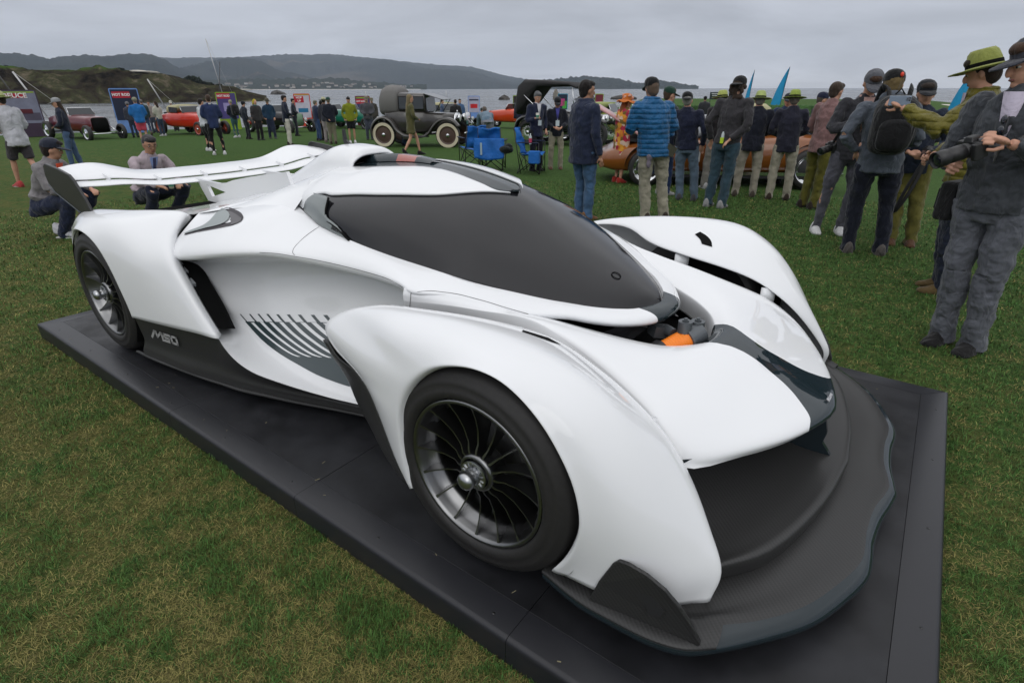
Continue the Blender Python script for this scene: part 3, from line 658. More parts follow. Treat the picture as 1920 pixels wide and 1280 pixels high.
# ---- nose
HA = [(.66,.80,.925),(.87,.70,.910),(1.0,.64,.884),(1.10,.56,.845),(1.214,.47,.805),(1.38,.40,.769),(1.544,.33,.739),(1.638,.26,.719),(1.693,.19,.712),(1.730,.12,.703),(1.745,.06,.70),(1.748,0,.70)]
HB = [(.66,.81,.87),(.88,.74,.875),(1.0,.69,.865),(1.11,.635,.855),(1.22,.612,.842),(1.40,.646,.801),(1.6,.69,.745),(1.8,.757,.675),(1.93,.79,.592),(2.075,.57,.554),(2.205,.30,.528),(2.294,0,.505)]
H1 = [(.66,.805,.915),(.87,.715,.90),(1.0,.655,.878),(1.105,.585,.85),(1.218,.52,.828),(1.40,.475,.797),(1.58,.41,.757),(1.69,.32,.733),(1.75,.22,.727),(1.785,.13,.726),(1.80,.06,.727),(1.805,0,.728)]
H2 = [(.66,.81,.90),(.875,.73,.888),(1.0,.675,.873),(1.11,.61,.853),(1.22,.57,.842),(1.41,.565,.808),(1.60,.55,.759),(1.76,.50,.713),(1.87,.42,.68),(1.95,.29,.655),(2.00,.14,.648),(2.02,0,.645)]
H3 = [(.66,.81,.885),(.88,.736,.88),(1.0,.684,.868),(1.11,.625,.856),(1.22,.597,.845),(1.405,.62,.808),(1.60,.65,.756),(1.79,.69,.693),(1.92,.66,.632),(2.04,.49,.594),(2.14,.27,.576),(2.205,0,.562)]
H4_ = [(.66,.81,.875),(.88,.739,.877),(1.0,.688,.866),(1.11,.633,.856),(1.22,.609,.844),(1.40,.642,.804),(1.6,.684,.749),(1.80,.745,.683),(1.93,.765,.608),(2.068,.555,.571),(2.19,.292,.549),(2.275,0,.532)]
H4 = [(x, y - (.012 if 4 < i < 9 else 0), z - (.008 if 4 < i < 9 else 0)) for i, (x, y, z) in enumerate(H4_)]
HB = [(x, y - (.014 if 4 < i < 9 else 0), z - (.012 if 4 < i < 9 else 0)) for i, (x, y, z) in enumerate(HB)]
HC = [(.66,.79,.80),(.88,.72,.80),(1.0,.68,.79),(1.11,.64,.79),(1.22,.63,.77),(1.40,.67,.73),(1.6,.71,.68),(1.79,.775,.61),(1.92,.80,.560),(2.06,.575,.527),(2.185,.30,.500),(2.265,0,.478)]
HAi = [(x - (.012 if i > 7 else 0), max(0, y - .012) if i < 8 else y, z - .006) for i, (x, y, z) in enumerate(HA)]
HAd = [(x - (.02 if i > 7 else 0.005), y + .01 if i < 8 else y, z - .11) for i, (x, y, z) in enumerate(HA)]
o = panel('nose', both([HAd, HAi, HA, H1, H2, H3, H4, HB, HC]), NOSEP, 0, thick=0, rx=4)
# ---- dark underside of the nose and the basin of the front intake
def half_panel(name, G, m, **k): return panel(name, both(G), m, 0, **k)
U0 = [(1.915,.80,.585),(2.06,.575,.545),(2.185,.30,.518),(2.262,0,.495)]
U1 = [(1.91,.80,.555),(2.05,.57,.515),(2.17,.29,.478),(2.24,0,.45)]
U2 = [(1.75,.78,.47),(1.82,.50,.45),(1.90,.25,.42),(1.93,0,.40)]
half_panel('nose_underside', [U0, U1, U2], GLOSS, thick=0)
half_panel('intake_basin', [[(1.74,.80,.50),(1.80,.50,.47),(1.88,.25,.44),(1.91,0,.43)], [(1.80,.84,.38),(1.90,.56,.36),(1.98,.28,.345),(2.02,0,.34)], [(1.95,.875,.305),(2.06,.62,.30),(2.15,.32,.30),(2.19,0,.30)],
    [(2.06,.895,.305),(2.18,.66,.305),(2.27,.34,.302),(2.30,0,.302)], [(2.10,.90,.322),(2.225,.71,.312),(2.325,.34,.308),(2.362,0,.305)], [(2.112,.905,.318),(2.232,.715,.303),(2.334,.345,.298),(2.371,0,.295)], [(2.10,.90,.25),(2.225,.715,.24),(2.325,.345,.235),(2.36,0,.235)]], CARBON, thick=0)
mb = MB(); mb.prism([(2.20,.011,.49),(2.255,.011,.455),(2.270,.011,.40),(2.262,.011,.35),(2.315,.011,.285),(2.16,.011,.295),(2.05,.011,.34),(2.0,.011,.46)], (0, -.022, 0))
autosmooth(mb.build('nose_fin', GLOSS, car, world_co=True))
# small inner lip ends seen beside the near fender
# ---- splitter
SO = [(1.63,1.17),(1.78,1.20),(1.91,1.20),(2.03,1.19),(2.12,1.16),(2.185,1.105),(2.30,.975),(2.40,.84),(2.472,.68),(2.517,.54),(2.522,.46),(2.517,.36),(2.527,.20),(2.552,.06),(2.561,0)]
SI = [(1.55,1.02,.235),(1.66,1.02,.235),(1.78,1.02,.235),(1.88,1.0,.235),(1.98,.96,.235),(2.06,.92,.24),(2.12,.82,.24),(2.18,.71,.24),(2.23,.58,.24),(2.26,.46,.24),(2.27,.40,.24),(2.28,.31,.24),(2.29,.17,.24),(2.30,.05,.24),(2.30,0,.24)]
def sp(z, k): return [(x - k * (.7 if i > 4 else .2), y - k * (.9 if i < 6 else .5) * (1 if y > .1 else 0), z) for i, (x, y) in enumerate(SO)]
half_panel('splitter', [SI, [(x * .5 + a * .5, y * .5 + b * .5, .238) for (x, y), (a, b, c) in zip(SO, SI)], sp(.244, .075), sp(.2425, .048)], CARBON, thick=0)
half_panel('splitter_edge', [sp(.2425, .048), sp(.232, .02), sp(.212, 0), sp(.19, .004), sp(.165, .05)], GLOSS, thick=0)
for s in (-1, 1):
    a = [(1.63,1.175),(1.78,1.205),(1.91,1.205),(2.03,1.195),(2.12,1.165),(2.19,1.108)]
    panel('side_blade', [[(x - .01, y - .10, .246) for x, y in a], [(x, y - .03, .243) for x, y in a], [(x, y, .231) for x, y in a], [(x, y - .002, .222) for x, y in a], [(x, y - .05, .20) for x, y in a]], CARBON, s, thick=0, flip=True)
    # dive plane fin with a darker mark
    P = [(1.815,1.19,.24),(1.84,1.185,.33),(1.878,1.18,.425),(1.895,1.18,.447),(1.925,1.18,.452),(1.985,1.18,.445),(2.04,1.175,.418),(2.085,1.165,.372),(2.12,1.155,.32),(2.15,1.14,.255),(2.15,1.14,.235)]
    mb = MB(); mb.prism([(x, s * y, z) for x, y, z in P], (0, -s * .014, 0)); o = bevel(mb.build('dive_plane', CARBON, car, False, world_co=True), .005, 3)
    M = [(1.93,.38),(1.97,.385),(2.01,.36),(2.045,.33),(2.035,.30),(2.00,.29),(1.995,.31),(1.985,.33),(1.955,.36)]
    mb = MB(); mb.prism([(x, s * (1.1835 - (x - 1.85) * .09), z) for x, z in M], (0, -s * .003, 0)); mb.build('fin_mark', SATIN, car, False, world_co=True)

# ---- canopy
CG = [
 [(-.55,.50,1.10),(-.52,.47,1.15),(-.50,.40,1.20),(-.5,.22,1.26),(-.5,0,1.28)],
 [(-.40,.535,1.085),(-.38,.525,1.135),(-.35,.47,1.185),(-.33,.27,1.262),(-.33,0,1.298)],
 [(-.165,.60,1.05),(-.16,.58,1.118),(-.15,.50,1.187),(-.14,.28,1.276),(-.13,0,1.314)],
 [(.14,.64,1.02),(.12,.595,1.115),(.09,.46,1.206),(.08,.25,1.285),(.07,0,1.320)],
 [(.40,.64,.992),(.36,.575,1.105),(.30,.40,1.212),(.27,.20,1.282),(.26,0,1.306)],
 [(.62,.62,.968),(.58,.535,1.082),(.50,.34,1.193),(.45,.17,1.258),(.43,0,1.279)],
 [(.82,.592,.942),(.79,.49,1.045),(.72,.31,1.143),(.67,.15,1.205),(.65,0,1.228)],
 [(.98,.509,.902),(.96,.41,1.00),(.90,.26,1.079),(.87,.13,1.125),(.86,0,1.142)],
 [(1.14,.418,.866),(1.12,.33,.945),(1.09,.20,1.00),(1.07,.10,1.028),(1.06,0,1.038)],
 [(1.30,.308,.834),(1.285,.235,.888),(1.26,.145,.925),(1.25,.07,.942),(1.25,0,.948)],
 [(1.419,.19,.811),(1.41,.14,.843),(1.40,.09,.863),(1.395,.045,.873),(1.39,0,.876)],
 [(1.475,.08,.806),(1.472,.06,.820),(1.470,.04,.829),(1.470,.02,.832),(1.47,0,.833)],
 [(1.493,.02,.806),(1.492,.015,.807),(1.492,.01,.808),(1.492,.005,.809),(1.492,0,.809)]]
CA = both(CG)
panel('canopy_glass', CA, GLASS, 0, thick=0, rx=4)
cv, cf = gmesh(CA); BV = BVHTree.FromPolygons([Vector(p) for p in cv], [tuple(f) for f in cf])
def onto(x, y, dz, bvh=BV):
    h = bvh.ray_cast(Vector((x, y, 3)), Vector((0, 0, -1)))
    return (x, y, h[0].z + dz) if h[0] is not None else None
def conform(name, rows, m, dz, thick=.004, dens=6):
    """rows of (x,y) laid on the canopy surface"""
    A = crv(np.array([[(x, y, 0) for x, y in r] for r in rows], float), dens); A = np.swapaxes(crv(np.swapaxes(A, 0, 1), dens), 0, 1)
    last = 1.1
    for i in range(A.shape[0]):
        for j in range(A.shape[1]):
            p = onto(A[i, j, 0], A[i, j, 1], dz)
            A[i, j, 2] = p[2] if p else last
            last = A[i, j, 2]
    return panel(name, A, m, 0, thick=thick)
RE = [(-.50,.505),(-.43,.528),(-.385,.533),(-.33,.505),(-.25,.495),(-.17,.505),(.01,.475),(.13,.45),(.235,.415),(.34,.37),(.43,.315),(.53,.22),(.62,.115),(.672,.05),(.695,.0)]
ST = [(-.50,.12),(-.43,.14),(-.38,.16),(-.33,.17),(-.25,.177),(-.2,.178),(-.1,.142),(0,.10),(.1,.088),(.2,.09),(.3,.095),(.4,.098),(.5,.099),(.58,.10),(.695,.10)]
for s in (-1, 1):
    rows = []
    R_ = RE[:-1]
    for t in (0, .35, .7, 1):
        rows.append([(x, s * (y * (1 - t) + t * max(min(st[1], y), 0))) for (x, y), st in zip(R_, ST)])
    conform('roof_panel', rows, WHITE, .010, .010)
rows = [[(x if x < .6 else x - (.02 * abs(t) if t else 0), t * min(st[1], e[1] + .004)) for (x, _), st, e in zip(RE, ST, RE)] for t in (-1, -.4, .4, 1)]
conform('roof_stripe', rows, GLOSS, .0085, .008)
for s in (-1, 1):                                      # fixed grey quarter panel behind the side glass, with the maker's word along its foot
    qa = [(-.385,.555),(-.34,.572),(-.27,.59),(-.17,.61),(-.05,.63),(.06,.638)]
    BVq = None
# quarter panel hugging the side of the canopy: taken straight from the canopy control grid
QG = [[(-.372,.537,1.088),(-.26,.573,1.071),(-.165,.601,1.052),(-.06,.618,1.041),(.03,.630,1.031),(.115,.640,1.024)],
      [(-.372,.534,1.105),(-.26,.568,1.095),(-.165,.594,1.088),(-.09,.607,1.082),(-.04,.612,1.078),(.03,.62,1.06)],
      [(-.365,.526,1.135),(-.26,.556,1.13),(-.18,.577,1.122),(-.14,.588,1.112),(-.12,.592,1.108),(-.10,.598,1.095)],
      [(-.345,.482,1.178),(-.27,.50,1.18),(-.20,.515,1.183),(-.17,.525,1.182),(-.155,.53,1.178),(-.15,.54,1.17)]]
for s in (-1, 1):
    A = grid(QG, 4, 4); A[..., 1] += .005
    panel('quarter_panel', A, QGREY, s, thick=.006)
    e = [(x, y + .008, z) for x, y, z in [(-.148,.532,1.182),(-.118,.585,1.112),(-.09,.603,1.086),(-.03,.613,1.072),(.04,.625,1.052),(.10,.638,1.03),(.125,.642,1.022)]]
    mb = MB(); mb.tube([(x, s * y, z) for x, y, z in crv(np.array(e), 4)], .006, 6); mb.build('window_seal', BLACK, car, world_co=True)
mb = MB(); q = onto(1.30, -.085, 0)
nv_ = BV.ray_cast(Vector((1.30, -.085, 3)), Vector((0, 0, -1)))[1]; tq = nv_.to_track_quat('Z', 'Y').to_matrix()
mb.tube([Vector(q) + nv_ * .003 + tq @ Vector((math.cos(a) * .022, math.sin(a) * .022, 0)) for a in [2 * math.pi * k / 20 for k in range(21)]], .0022, 5)
mb.build('camera_cap', BLACK, car, world_co=True)

# ---- upper body shell: canopy foot to shoulder, running forward into the cowl band
UB = [
 [(-1.045,.80,1.04),(-1.035,.86,1.00),(-1.03,.95,.93),(-1.04,1.045,.850)],
 [(-.82,.55,1.105),(-.815,.76,1.055),(-.80,.92,.975),(-.83,1.035,.872)],
 [(-.52,.515,1.110),(-.50,.71,1.085),(-.48,.86,1.02),(-.46,.985,.940)],
 [(-.385,.54,1.083),(-.36,.69,1.055),(-.31,.80,1.01),(-.25,.900,.958)],
 [(-.165,.603,1.050),(-.12,.71,1.02),(-.09,.785,.992),(-.05,.838,.953)],
 [(.14,.643,1.019),(.17,.70,1.0),(.19,.748,.977),(.20,.782,.940)],
 [(.40,.643,.991),(.42,.695,.980),(.43,.735,.965),(.44,.766,.936)],
 [(.62,.623,.967),(.62,.69,.960),(.62,.745,.953),(.625,.790,.937)],
 [(.75,.605,.950),(.73,.67,.943),(.715,.74,.932),(.70,.797,.918)],
 [(.90,.557,.920),(.90,.61,.917),(.885,.66,.913),(.87,.702,.906)],
 [(1.0,.502,.898),(1.0,.55,.895),(1.0,.60,.889),(1.0,.64,.879)],
 [(1.14,.420,.866),(1.14,.47,.863),(1.14,.52,.857),(1.145,.56,.842)],
 [(1.22,.366,.850),(1.24,.40,.847),(1.25,.43,.840),(1.262,.445,.824)],
 [(1.30,.310,.834),(1.32,.34,.829),(1.338,.37,.820),(1.352,.38,.802)],
 [(1.38,.235,.819),(1.40,.27,.813),(1.425,.30,.803),(1.438,.308,.783)],
 [(1.44,.152,.809),(1.48,.17,.801),(1.508,.185,.785),(1.515,.188,.764)],
 [(1.478,.07,.807),(1.53,.08,.800),(1.552,.09,.784),(1.556,.09,.762)],
 [(1.488,0,.807),(1.54,0,.801),(1.562,0,.786),(1.565,0,.762)]]
UBr = [list(r) for r in UB]
for i, r in enumerate(UBr):
    x, y, z = r[3]
    if i < 9: r.append((x, y - .012, z - .028)); r.append((x - .01, y - .07, z - .045))
    else: r.append((x - .012 - (.02 if i > 13 else 0), max(0, y - .02), z - .026)); r.append((x - .05 - (.02 if i > 13 else 0), max(0, y - .06), z - .034))
A = grid(UBr, 4, 4); A = np.swapaxes(A, 0, 1)           # rows: foot .. under ; cols: rear .. front
B = A[:, ::-1].copy(); B[..., 1] *= -1
panel('upper_body', np.concatenate([A, B[:, 1:]], axis=1), NOSEP, 0, thick=0, rx=1)

# ---- tunnel and door side
T = [
 [(-1.03,.99,.80),(-1.0,.90,.75),(-.98,.90,.62),(-1.0,.97,.53),(-.92,1.0,.46),(-.74,1.03,.455),(-.56,1.075,.478)],
 [(-.84,.965,.825),(-.76,.79,.79),(-.72,.765,.65),(-.71,.84,.53),(-.70,.855,.455),(-.62,.95,.42),(-.50,1.088,.45)],
 [(-.48,.915,.90),(-.42,.67,.845),(-.42,.67,.70),(-.44,.79,.53),(-.50,.872,.392),(-.47,.95,.36),(-.42,1.08,.385)],
 [(-.26,.83,.915),(-.18,.59,.86),(-.17,.61,.70),(-.22,.77,.52),(-.31,.882,.362),(-.30,.95,.33),(-.30,1.06,.335)],
 [(-.06,.77,.91),(.02,.54,.86),(.03,.575,.70),(.0,.745,.51),(-.10,.880,.340),(-.10,.93,.308),(-.10,1.01,.305)],
 [(.19,.715,.90),(.22,.52,.85),(.24,.55,.69),(.22,.715,.50),(.12,.852,.312),(.12,.885,.285),(.14,.925,.27)],
 [(.43,.70,.895),(.44,.53,.84),(.46,.56,.68),(.45,.70,.48),(.38,.80,.298),(.38,.825,.27),(.40,.85,.262)],
 [(.615,.725,.895),(.60,.55,.83),(.62,.58,.67),(.64,.69,.46),(.62,.76,.29),(.62,.78,.265),(.63,.80,.255)],
 [(.70,.735,.88),(.76,.61,.80),(.80,.62,.65),(.82,.68,.45),(.82,.74,.285),(.82,.76,.262),(.82,.77,.25)],
 [(1.0,.62,.83),(1.0,.60,.77),(1.0,.62,.64),(1.02,.66,.45),(1.05,.72,.285),(1.05,.74,.262),(1.05,.75,.25)],
 [(1.35,.60,.75),(1.35,.62,.70),(1.35,.64,.60),(1.35,.66,.45),(1.35,.70,.285),(1.35,.72,.262),(1.35,.73,.25)]]
TG = [[list(p) for p in r] for r in T]
A = np.swapaxes(grid(TG, 6, 6), 0, 1)
for s in (-1, 1):
    o = panel('door_side', A, WHITE, s, thick=0, flip=True, rx=8)
    # end wall where the tunnel disappears behind the front fender
# ---- carbon skirt and floor edge
SK0 = [(-1.29,1.20,.452),(-1.05,1.165,.458),(-.80,1.125,.466),(-.53,1.088,.478),(-.49,1.088,.447),(-.42,1.08,.386),(-.30,1.06,.336),(-.10,1.01,.306),(.14,.925,.271),(.40,.85,.262),(.63,.80,.255),(.85,.77,.25)]
SK4 = [(-1.36,1.185,.205),(-1.15,1.165,.205),(-.90,1.14,.205),(-.70,1.105,.205),(-.62,1.09,.205),(-.50,1.065,.205),(-.36,1.03,.205),(-.12,.96,.205),(.12,.88,.205),(.38,.81,.205),(.62,.76,.205),(.85,.73,.205)]
SK1 = mixr(SK0, SK4, .35, lambda i: (0, -.012, 0)); SK2 = mixr(SK0, SK4, .7, lambda i: (0, -.02, 0)); SK3 = mixr(SK0, SK4, .92, lambda i: (0, -.004, 0))
SK5 = [(x, y + .002, .182) for x, y, z in SK4]
FO = [(-1.47,1.19),(-1.25,1.178),(-.91,1.14),(-.70,1.11),(-.62,1.095),(-.44,1.066),(-.30,1.025),(-.085,.962),(.12,.893),(.38,.815),(.62,.775),(.85,.75)]
SK6 = [(x, y + .001, .178) for x, y in FO]; SK7 = [(x, y + .004, .168) for x, y in FO]; SK8 = [(x, y - .02, .155) for x, y in FO]
for s in (-1, 1):
    panel('side_skirt', [SK0, SK1, SK2, SK3, SK4, SK5], CARBON, s, thick=0, flip=True)
    panel('floor_edge', [[(x, y - .02, .181) for x, y, z in SK5], SK6, SK7, SK8], CARBON, s, thick=0, flip=True)
    # MSO lettering
    def stroke(mb, pts, w=.0075):
        pts = [np.array(p, float) for p in pts]
        for a, b in zip(pts[:-1], pts[1:]):
            d = b - a; L = np.linalg.norm(d); d /= L; nrm = np.array((-d[1], d[0])) * w; e = d * w
            q = [a - nrm - e, b - nrm + e, b + nrm + e, a + nrm - e]
            W = []
            for k in q:
                x = -1.165 + k[0]; z = .352 + k[1] - .10 * k[0] * 0
                yy = np.interp(x, [-1.29, -1.05, -.8], [1.199, 1.163, 1.125]) - .006
                W.append((x, s * (yy + .004), z))
            mb.prism(W, (0, s * .0015, 0))
    mb = MB(); h = .042
    stroke(mb, [(0, 0), (.035, h), (.05, h), (.055, .012), (.095, h), (.105, h), (.105, 0)])
    stroke(mb, [(.175, h), (.128, h), (.124, h * .52), (.168, h * .48), (.164, 0), (.118, 0)])
    stroke(mb, [(.192, 0), (.192, h), (.24, h), (.24, 0), (.192, 0)])
    mb.build('lettering', mat('lettering_grey', (.30, .30, .30), .5), car, False, world_co=True)

# ---- rear fender
RA = [(-1.30,1.21,.455),(-1.305,1.215,.54),(-1.325,1.22,.63),(-1.36,1.22,.71),(-1.41,1.22,.79),(-1.48,1.22,.86),(-1.57,1.22,.905),(-1.67,1.22,.925),(-1.79,1.215,.92),(-1.90,1.20,.885),(-1.99,1.19,.82),(-2.06,1.18,.74),(-2.10,1.165,.64)]
RM = [(-.95,1.165,.468),(-1.02,1.175,.60),(-1.07,1.18,.72),(-1.12,1.18,.815),(-1.20,1.165,.905),(-1.30,1.14,.968),(-1.45,1.12,.998),(-1.62,1.115,1.0),(-1.80,1.12,.988),(-1.95,1.13,.955),(-2.07,1.14,.90),(-2.13,1.14,.80),(-2.15,1.14,.66)]
RB = [(-.52,1.09,.48),(-.66,1.085,.60),(-.79,1.08,.745),(-.90,1.07,.865),(-1.01,.99,.955),(-1.11,.85,1.042),(-1.30,.87,1.040),(-1.56,.94,1.020),(-1.80,.98,1.003),(-2.0,1.01,.985),(-2.14,1.05,.95),(-2.21,1.09,.84),(-2.22,1.11,.62)]
RI = [(-.56,1.05,.48),(-.70,1.04,.60),(-.83,1.03,.74),(-.945,1.01,.852),(-1.05,.94,.93),(-1.14,.80,1.0),(-1.32,.76,.99),(-1.58,.80,.965),(-1.8,.84,.95),(-2.02,.9,.93),(-2.17,.98,.89),(-2.23,1.0,.8),(-2.24,1.02,.62)]
RAl = [(x + (x + 1.715) * -.035, y - .03, z + (z - .51) * -.035) for x, y, z in RA]
for s in (-1, 1):
    o = panel('rear_fender', [RAl, RA, mixr(RA, RM, .12, lambda i: (0, .004, .002)), RM, mixr(RM, RB, .6, lambda i: (0, .008, .006)), RB, RI], WHITE, s, 5, 5, .008, flip=False, rx=5)
    tag(o, 'near side white rear fender' if s < 0 else 'far side white rear fender')
    # dark vent behind the shoulder with pale slats
    V_ = [[(-.60,1.04,.50),(-.74,1.03,.62),(-.87,1.02,.76),(-1.0,1.0,.86),(-1.09,.90,.96),(-1.16,.78,1.0)], [(-.62,.94,.46),(-.78,.90,.56),(-.95,.88,.70),(-1.05,.86,.80),(-1.10,.80,.93),(-1.12,.70,.99)], [(-.70,.93,.44),(-.86,.90,.50),(-.97,.87,.62),(-1.02,.86,.78),(-1.06,.80,.92),(-1.06,.72,.98)]]
    panel('vent_cavity', V_, BLACK, s, thick=0)
    for x, y, z, w_, h_ in ((-.985, .985, .822, .05, .012), (-.945, .999, .802, .03, .016), (-.90, 1.003, .768, .045, .024), (-.835, 1.009, .71, .05, .034)):
        mb = MB(); mb.box((x, s * (y + .012), z), (w_, .02, h_), rot=(0, .45, 0)); mb.build('vent_slat', mat('slat_grey', (.20, .21, .22), .5), car, False, world_co=True)
# ---- rear deck, dorsal spine, intake
DK = [[(-1.80,.90,.925),(-1.80,.68,.93),(-1.80,.45,.935),(-1.80,.25,.94),(-1.80,0,.945)], [(-1.72,.86,.955),(-1.72,.68,.955),(-1.72,.47,.955),(-1.72,.27,.962),(-1.72,0,.975)], [(-1.4,.82,.995),(-1.4,.68,.995),(-1.4,.48,1.005),(-1.4,.28,1.03),(-1.4,0,1.07)],
      [(-1.12,.80,1.022),(-1.12,.66,1.035),(-1.12,.45,1.06),(-1.12,.26,1.095),(-1.12,0,1.13)], [(-1.03,.80,1.04),(-.98,.66,1.055),(-.97,.47,1.085),(-.97,.27,1.12),(-.97,0,1.16)], [(-.83,.70,1.075),(-.80,.58,1.105),(-.78,.46,1.14),(-.77,.28,1.185),(-.77,0,1.22)],
      [(-.55,.60,1.094),(-.53,.52,1.138),(-.52,.42,1.197),(-.51,.24,1.262),(-.51,0,1.288)], [(-.43,.575,1.085),(-.43,.525,1.13),(-.43,.44,1.20),(-.43,.25,1.268),(-.43,0,1.298)]]
panel('rear_deck', both(DK), WHITE, 0, thick=0)
SPN = []
for x, zt, w, zb in ((-.375,1.345,.205,1.262),(-.40,1.372,.200,1.262),(-.46,1.385,.198,1.255),(-.62,1.386,.200,1.235),(-.76,1.345,.19,1.19),(-.90,1.285,.18,1.15),(-1.08,1.205,.165,1.10),(-1.3,1.12,.14,1.045),(-1.55,1.04,.11,.99),(-1.78,.965,.07,.94)):
    h = zt - zb
    SPN.append([(x - .0, w * 1.25, zb - .03), (x, w, zb + .10 * h), (x, w * .86, zb + .55 * h), (x, w * .55, zb + .90 * h), (x, w * .22, zt), (x, 0, zt)])
panel('airbox_spine', both(SPN), WHITE, 0, thick=.014, off=1)
mb = MB(); mb.prism([(-.46, y, z) for y, z in [(-.19,1.25),(-.165,1.31),(-.11,1.355),(0,1.372),(.11,1.355),(.165,1.31),(.19,1.25)]], (-.01, 0, 0)); mb.build('airbox_mouth', BLACK, car, False, world_co=True)
mb = MB(); mb.prism([(-.60,.008,1.385),(-.655,.008,1.385),(-.665,.008,1.41),(-.662,.008,1.47),(-.650,.008,1.47),(-.640,.008,1.41)], (0, -.016, 0)); mb.build('antenna', SATIN, car, False, world_co=True)
# added strip ahead of the intake; red piece paints a reflection in the stripe
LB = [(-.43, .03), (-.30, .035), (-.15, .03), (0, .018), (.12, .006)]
for k, (a, b, c) in enumerate(((0, 2, GLOSS), (2, 3, mat('red_reflection', (.28, .03, .01), .2, coat=1)), (3, 4, GLOSS))):
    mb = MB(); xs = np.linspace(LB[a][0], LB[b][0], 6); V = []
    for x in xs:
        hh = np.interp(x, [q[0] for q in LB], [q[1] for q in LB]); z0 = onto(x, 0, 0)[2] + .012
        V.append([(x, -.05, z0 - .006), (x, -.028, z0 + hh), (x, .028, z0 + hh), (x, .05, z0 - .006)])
    vv, ff = gmesh(np.array(V)); mk('roof_reflection_strip', vv, ff, c, car, True, world_co=True)
# ---- rear wing
wy = [0, .2, .34, .50, .584, .681, .735, .803, .90, .97, 1.04]
te = [1.128, 1.130, 1.131, 1.142, 1.162, 1.193, 1.209, 1.220, 1.218, 1.208, 1.196]
le = [1.088, 1.090, 1.093, 1.097, 1.106, 1.122, 1.130, 1.136, 1.140, 1.145, 1.150]
def wing_sheet(xr, zr, xf, zf, th):
    up = []; lo = []
    R1 = []
    for t, b in ((0, 0), (.15, .35), (.45, .9), (.75, 1), (.93, .6), (1, 0)):
        R1.append([(xr * (1 - t) + xf * t, -y, a * (1 - t) + c * t + th * b * .5) for y, a, c in zip(wy[::-1], zr[::-1], zf[::-1])] + [(xr * (1 - t) + xf * t, y, a * (1 - t) + c * t + th * b * .5) for y, a, c in zip(wy[1:], zr[1:], zf[1:])])
    R2 = []
    for t, b in ((1, 0), (.93, .6), (.75, 1), (.45, .9), (.15, .35), (0, 0)):
        R2.append([(p[0], p[1], p[2] - 2 * 0) for p in R1[0]]) if False else None
        R2.append([(xr * (1 - t) + xf * t, -y, a * (1 - t) + c * t - th * b * .5) for y, a, c in zip(wy[::-1], zr[::-1], zf[::-1])] + [(xr * (1 - t) + xf * t, y, a * (1 - t) + c * t - th * b * .5) for y, a, c in zip(wy[1:], zr[1:], zf[1:])])
    R = R1 + R2[1:]
    A = grid(R, 3, 4); return A
panel('wing_upper', wing_sheet(-2.53, te, -2.235, le, .030), WHITE, 0, thick=0)
panel('wing_lower', wing_sheet(-2.22, [z - .006 for z in le], -2.07, [z - .026 for z in le], .022), WHITE, 0, thick=0)
for s in (-1, 1):
    P = [(-2.585,1.045,1.10),(-2.60,1.045,1.16),(-2.575,1.045,1.222),(-2.53,1.045,1.240),(-2.30,1.045,1.222),(-2.13,1.045,1.198),(-2.08,1.045,1.170),(-1.97,1.045,1.06),(-1.90,1.045,.955),(-1.93,1.045,.935),(-2.15,1.045,.965),(-2.50,1.045,1.055)]
    mb = MB(); mb.prism([(x, s * y, z) for x, y, z in P], (0, s * .018, 0)); bevel(mb.build('wing_endplate', CARBON, car, False, world_co=True), .006, 3)
    P2 = [(-2.585,1.06,1.10),(-2.50,1.06,1.055),(-2.15,1.06,.965),(-1.93,1.06,.935)]; P3 = [(-2.50,1.0,.985),(-2.42,1.0,.955),(-2.15,1.0,.90),(-1.95,1.0,.89)]
    panel('endplate_foot', np.array([P2, P3]) * np.array([1, s, 1]), GLOSS, 0, thick=.01)
    for x, y in ((-2.22, .50), (-2.22, .82), (-2.22, .16)):
        z = np.interp(y, wy, le); mb = MB(); mb.box((x - .01, s * y, z + .008), (.10, .012, .035), rot=(0, .18, 0)); bevel(mb.build('slot_bracket', WHITE, car, False, world_co=True), .003)
    # pylon with triangular window
    def py(x): return .33 + (x + 1.3) * .06
    outer = [(-2.12,1.085),(-1.98,1.080),(-1.72,1.085),(-1.55,1.12),(-1.30,1.165),(-1.05,1.20),(-1.0,1.05),(-1.40,1.0),(-1.90,.945),(-1.98,.945)]
    hole = [(-1.955,1.055),(-1.66,1.03),(-1.90,.972)]
    outer = [(-2.12,1.088),(-1.98,1.083),(-1.74,1.084),(-1.62,1.10),(-1.52,1.125),(-1.30,1.165),(-1.05,1.205),(-.78,1.245),(-.72,1.10),(-1.0,1.03),(-1.40,.96),(-1.90,.935),(-1.985,.935)]
    mb = MB(); mb.holed([[(x, s * py(x), z) for x, z in outer], [(x, s * py(x), z) for x, z in hole]], (0, -s * .022, 0)); mb.build('wing_pylon', WHITE, car, False, world_co=True)
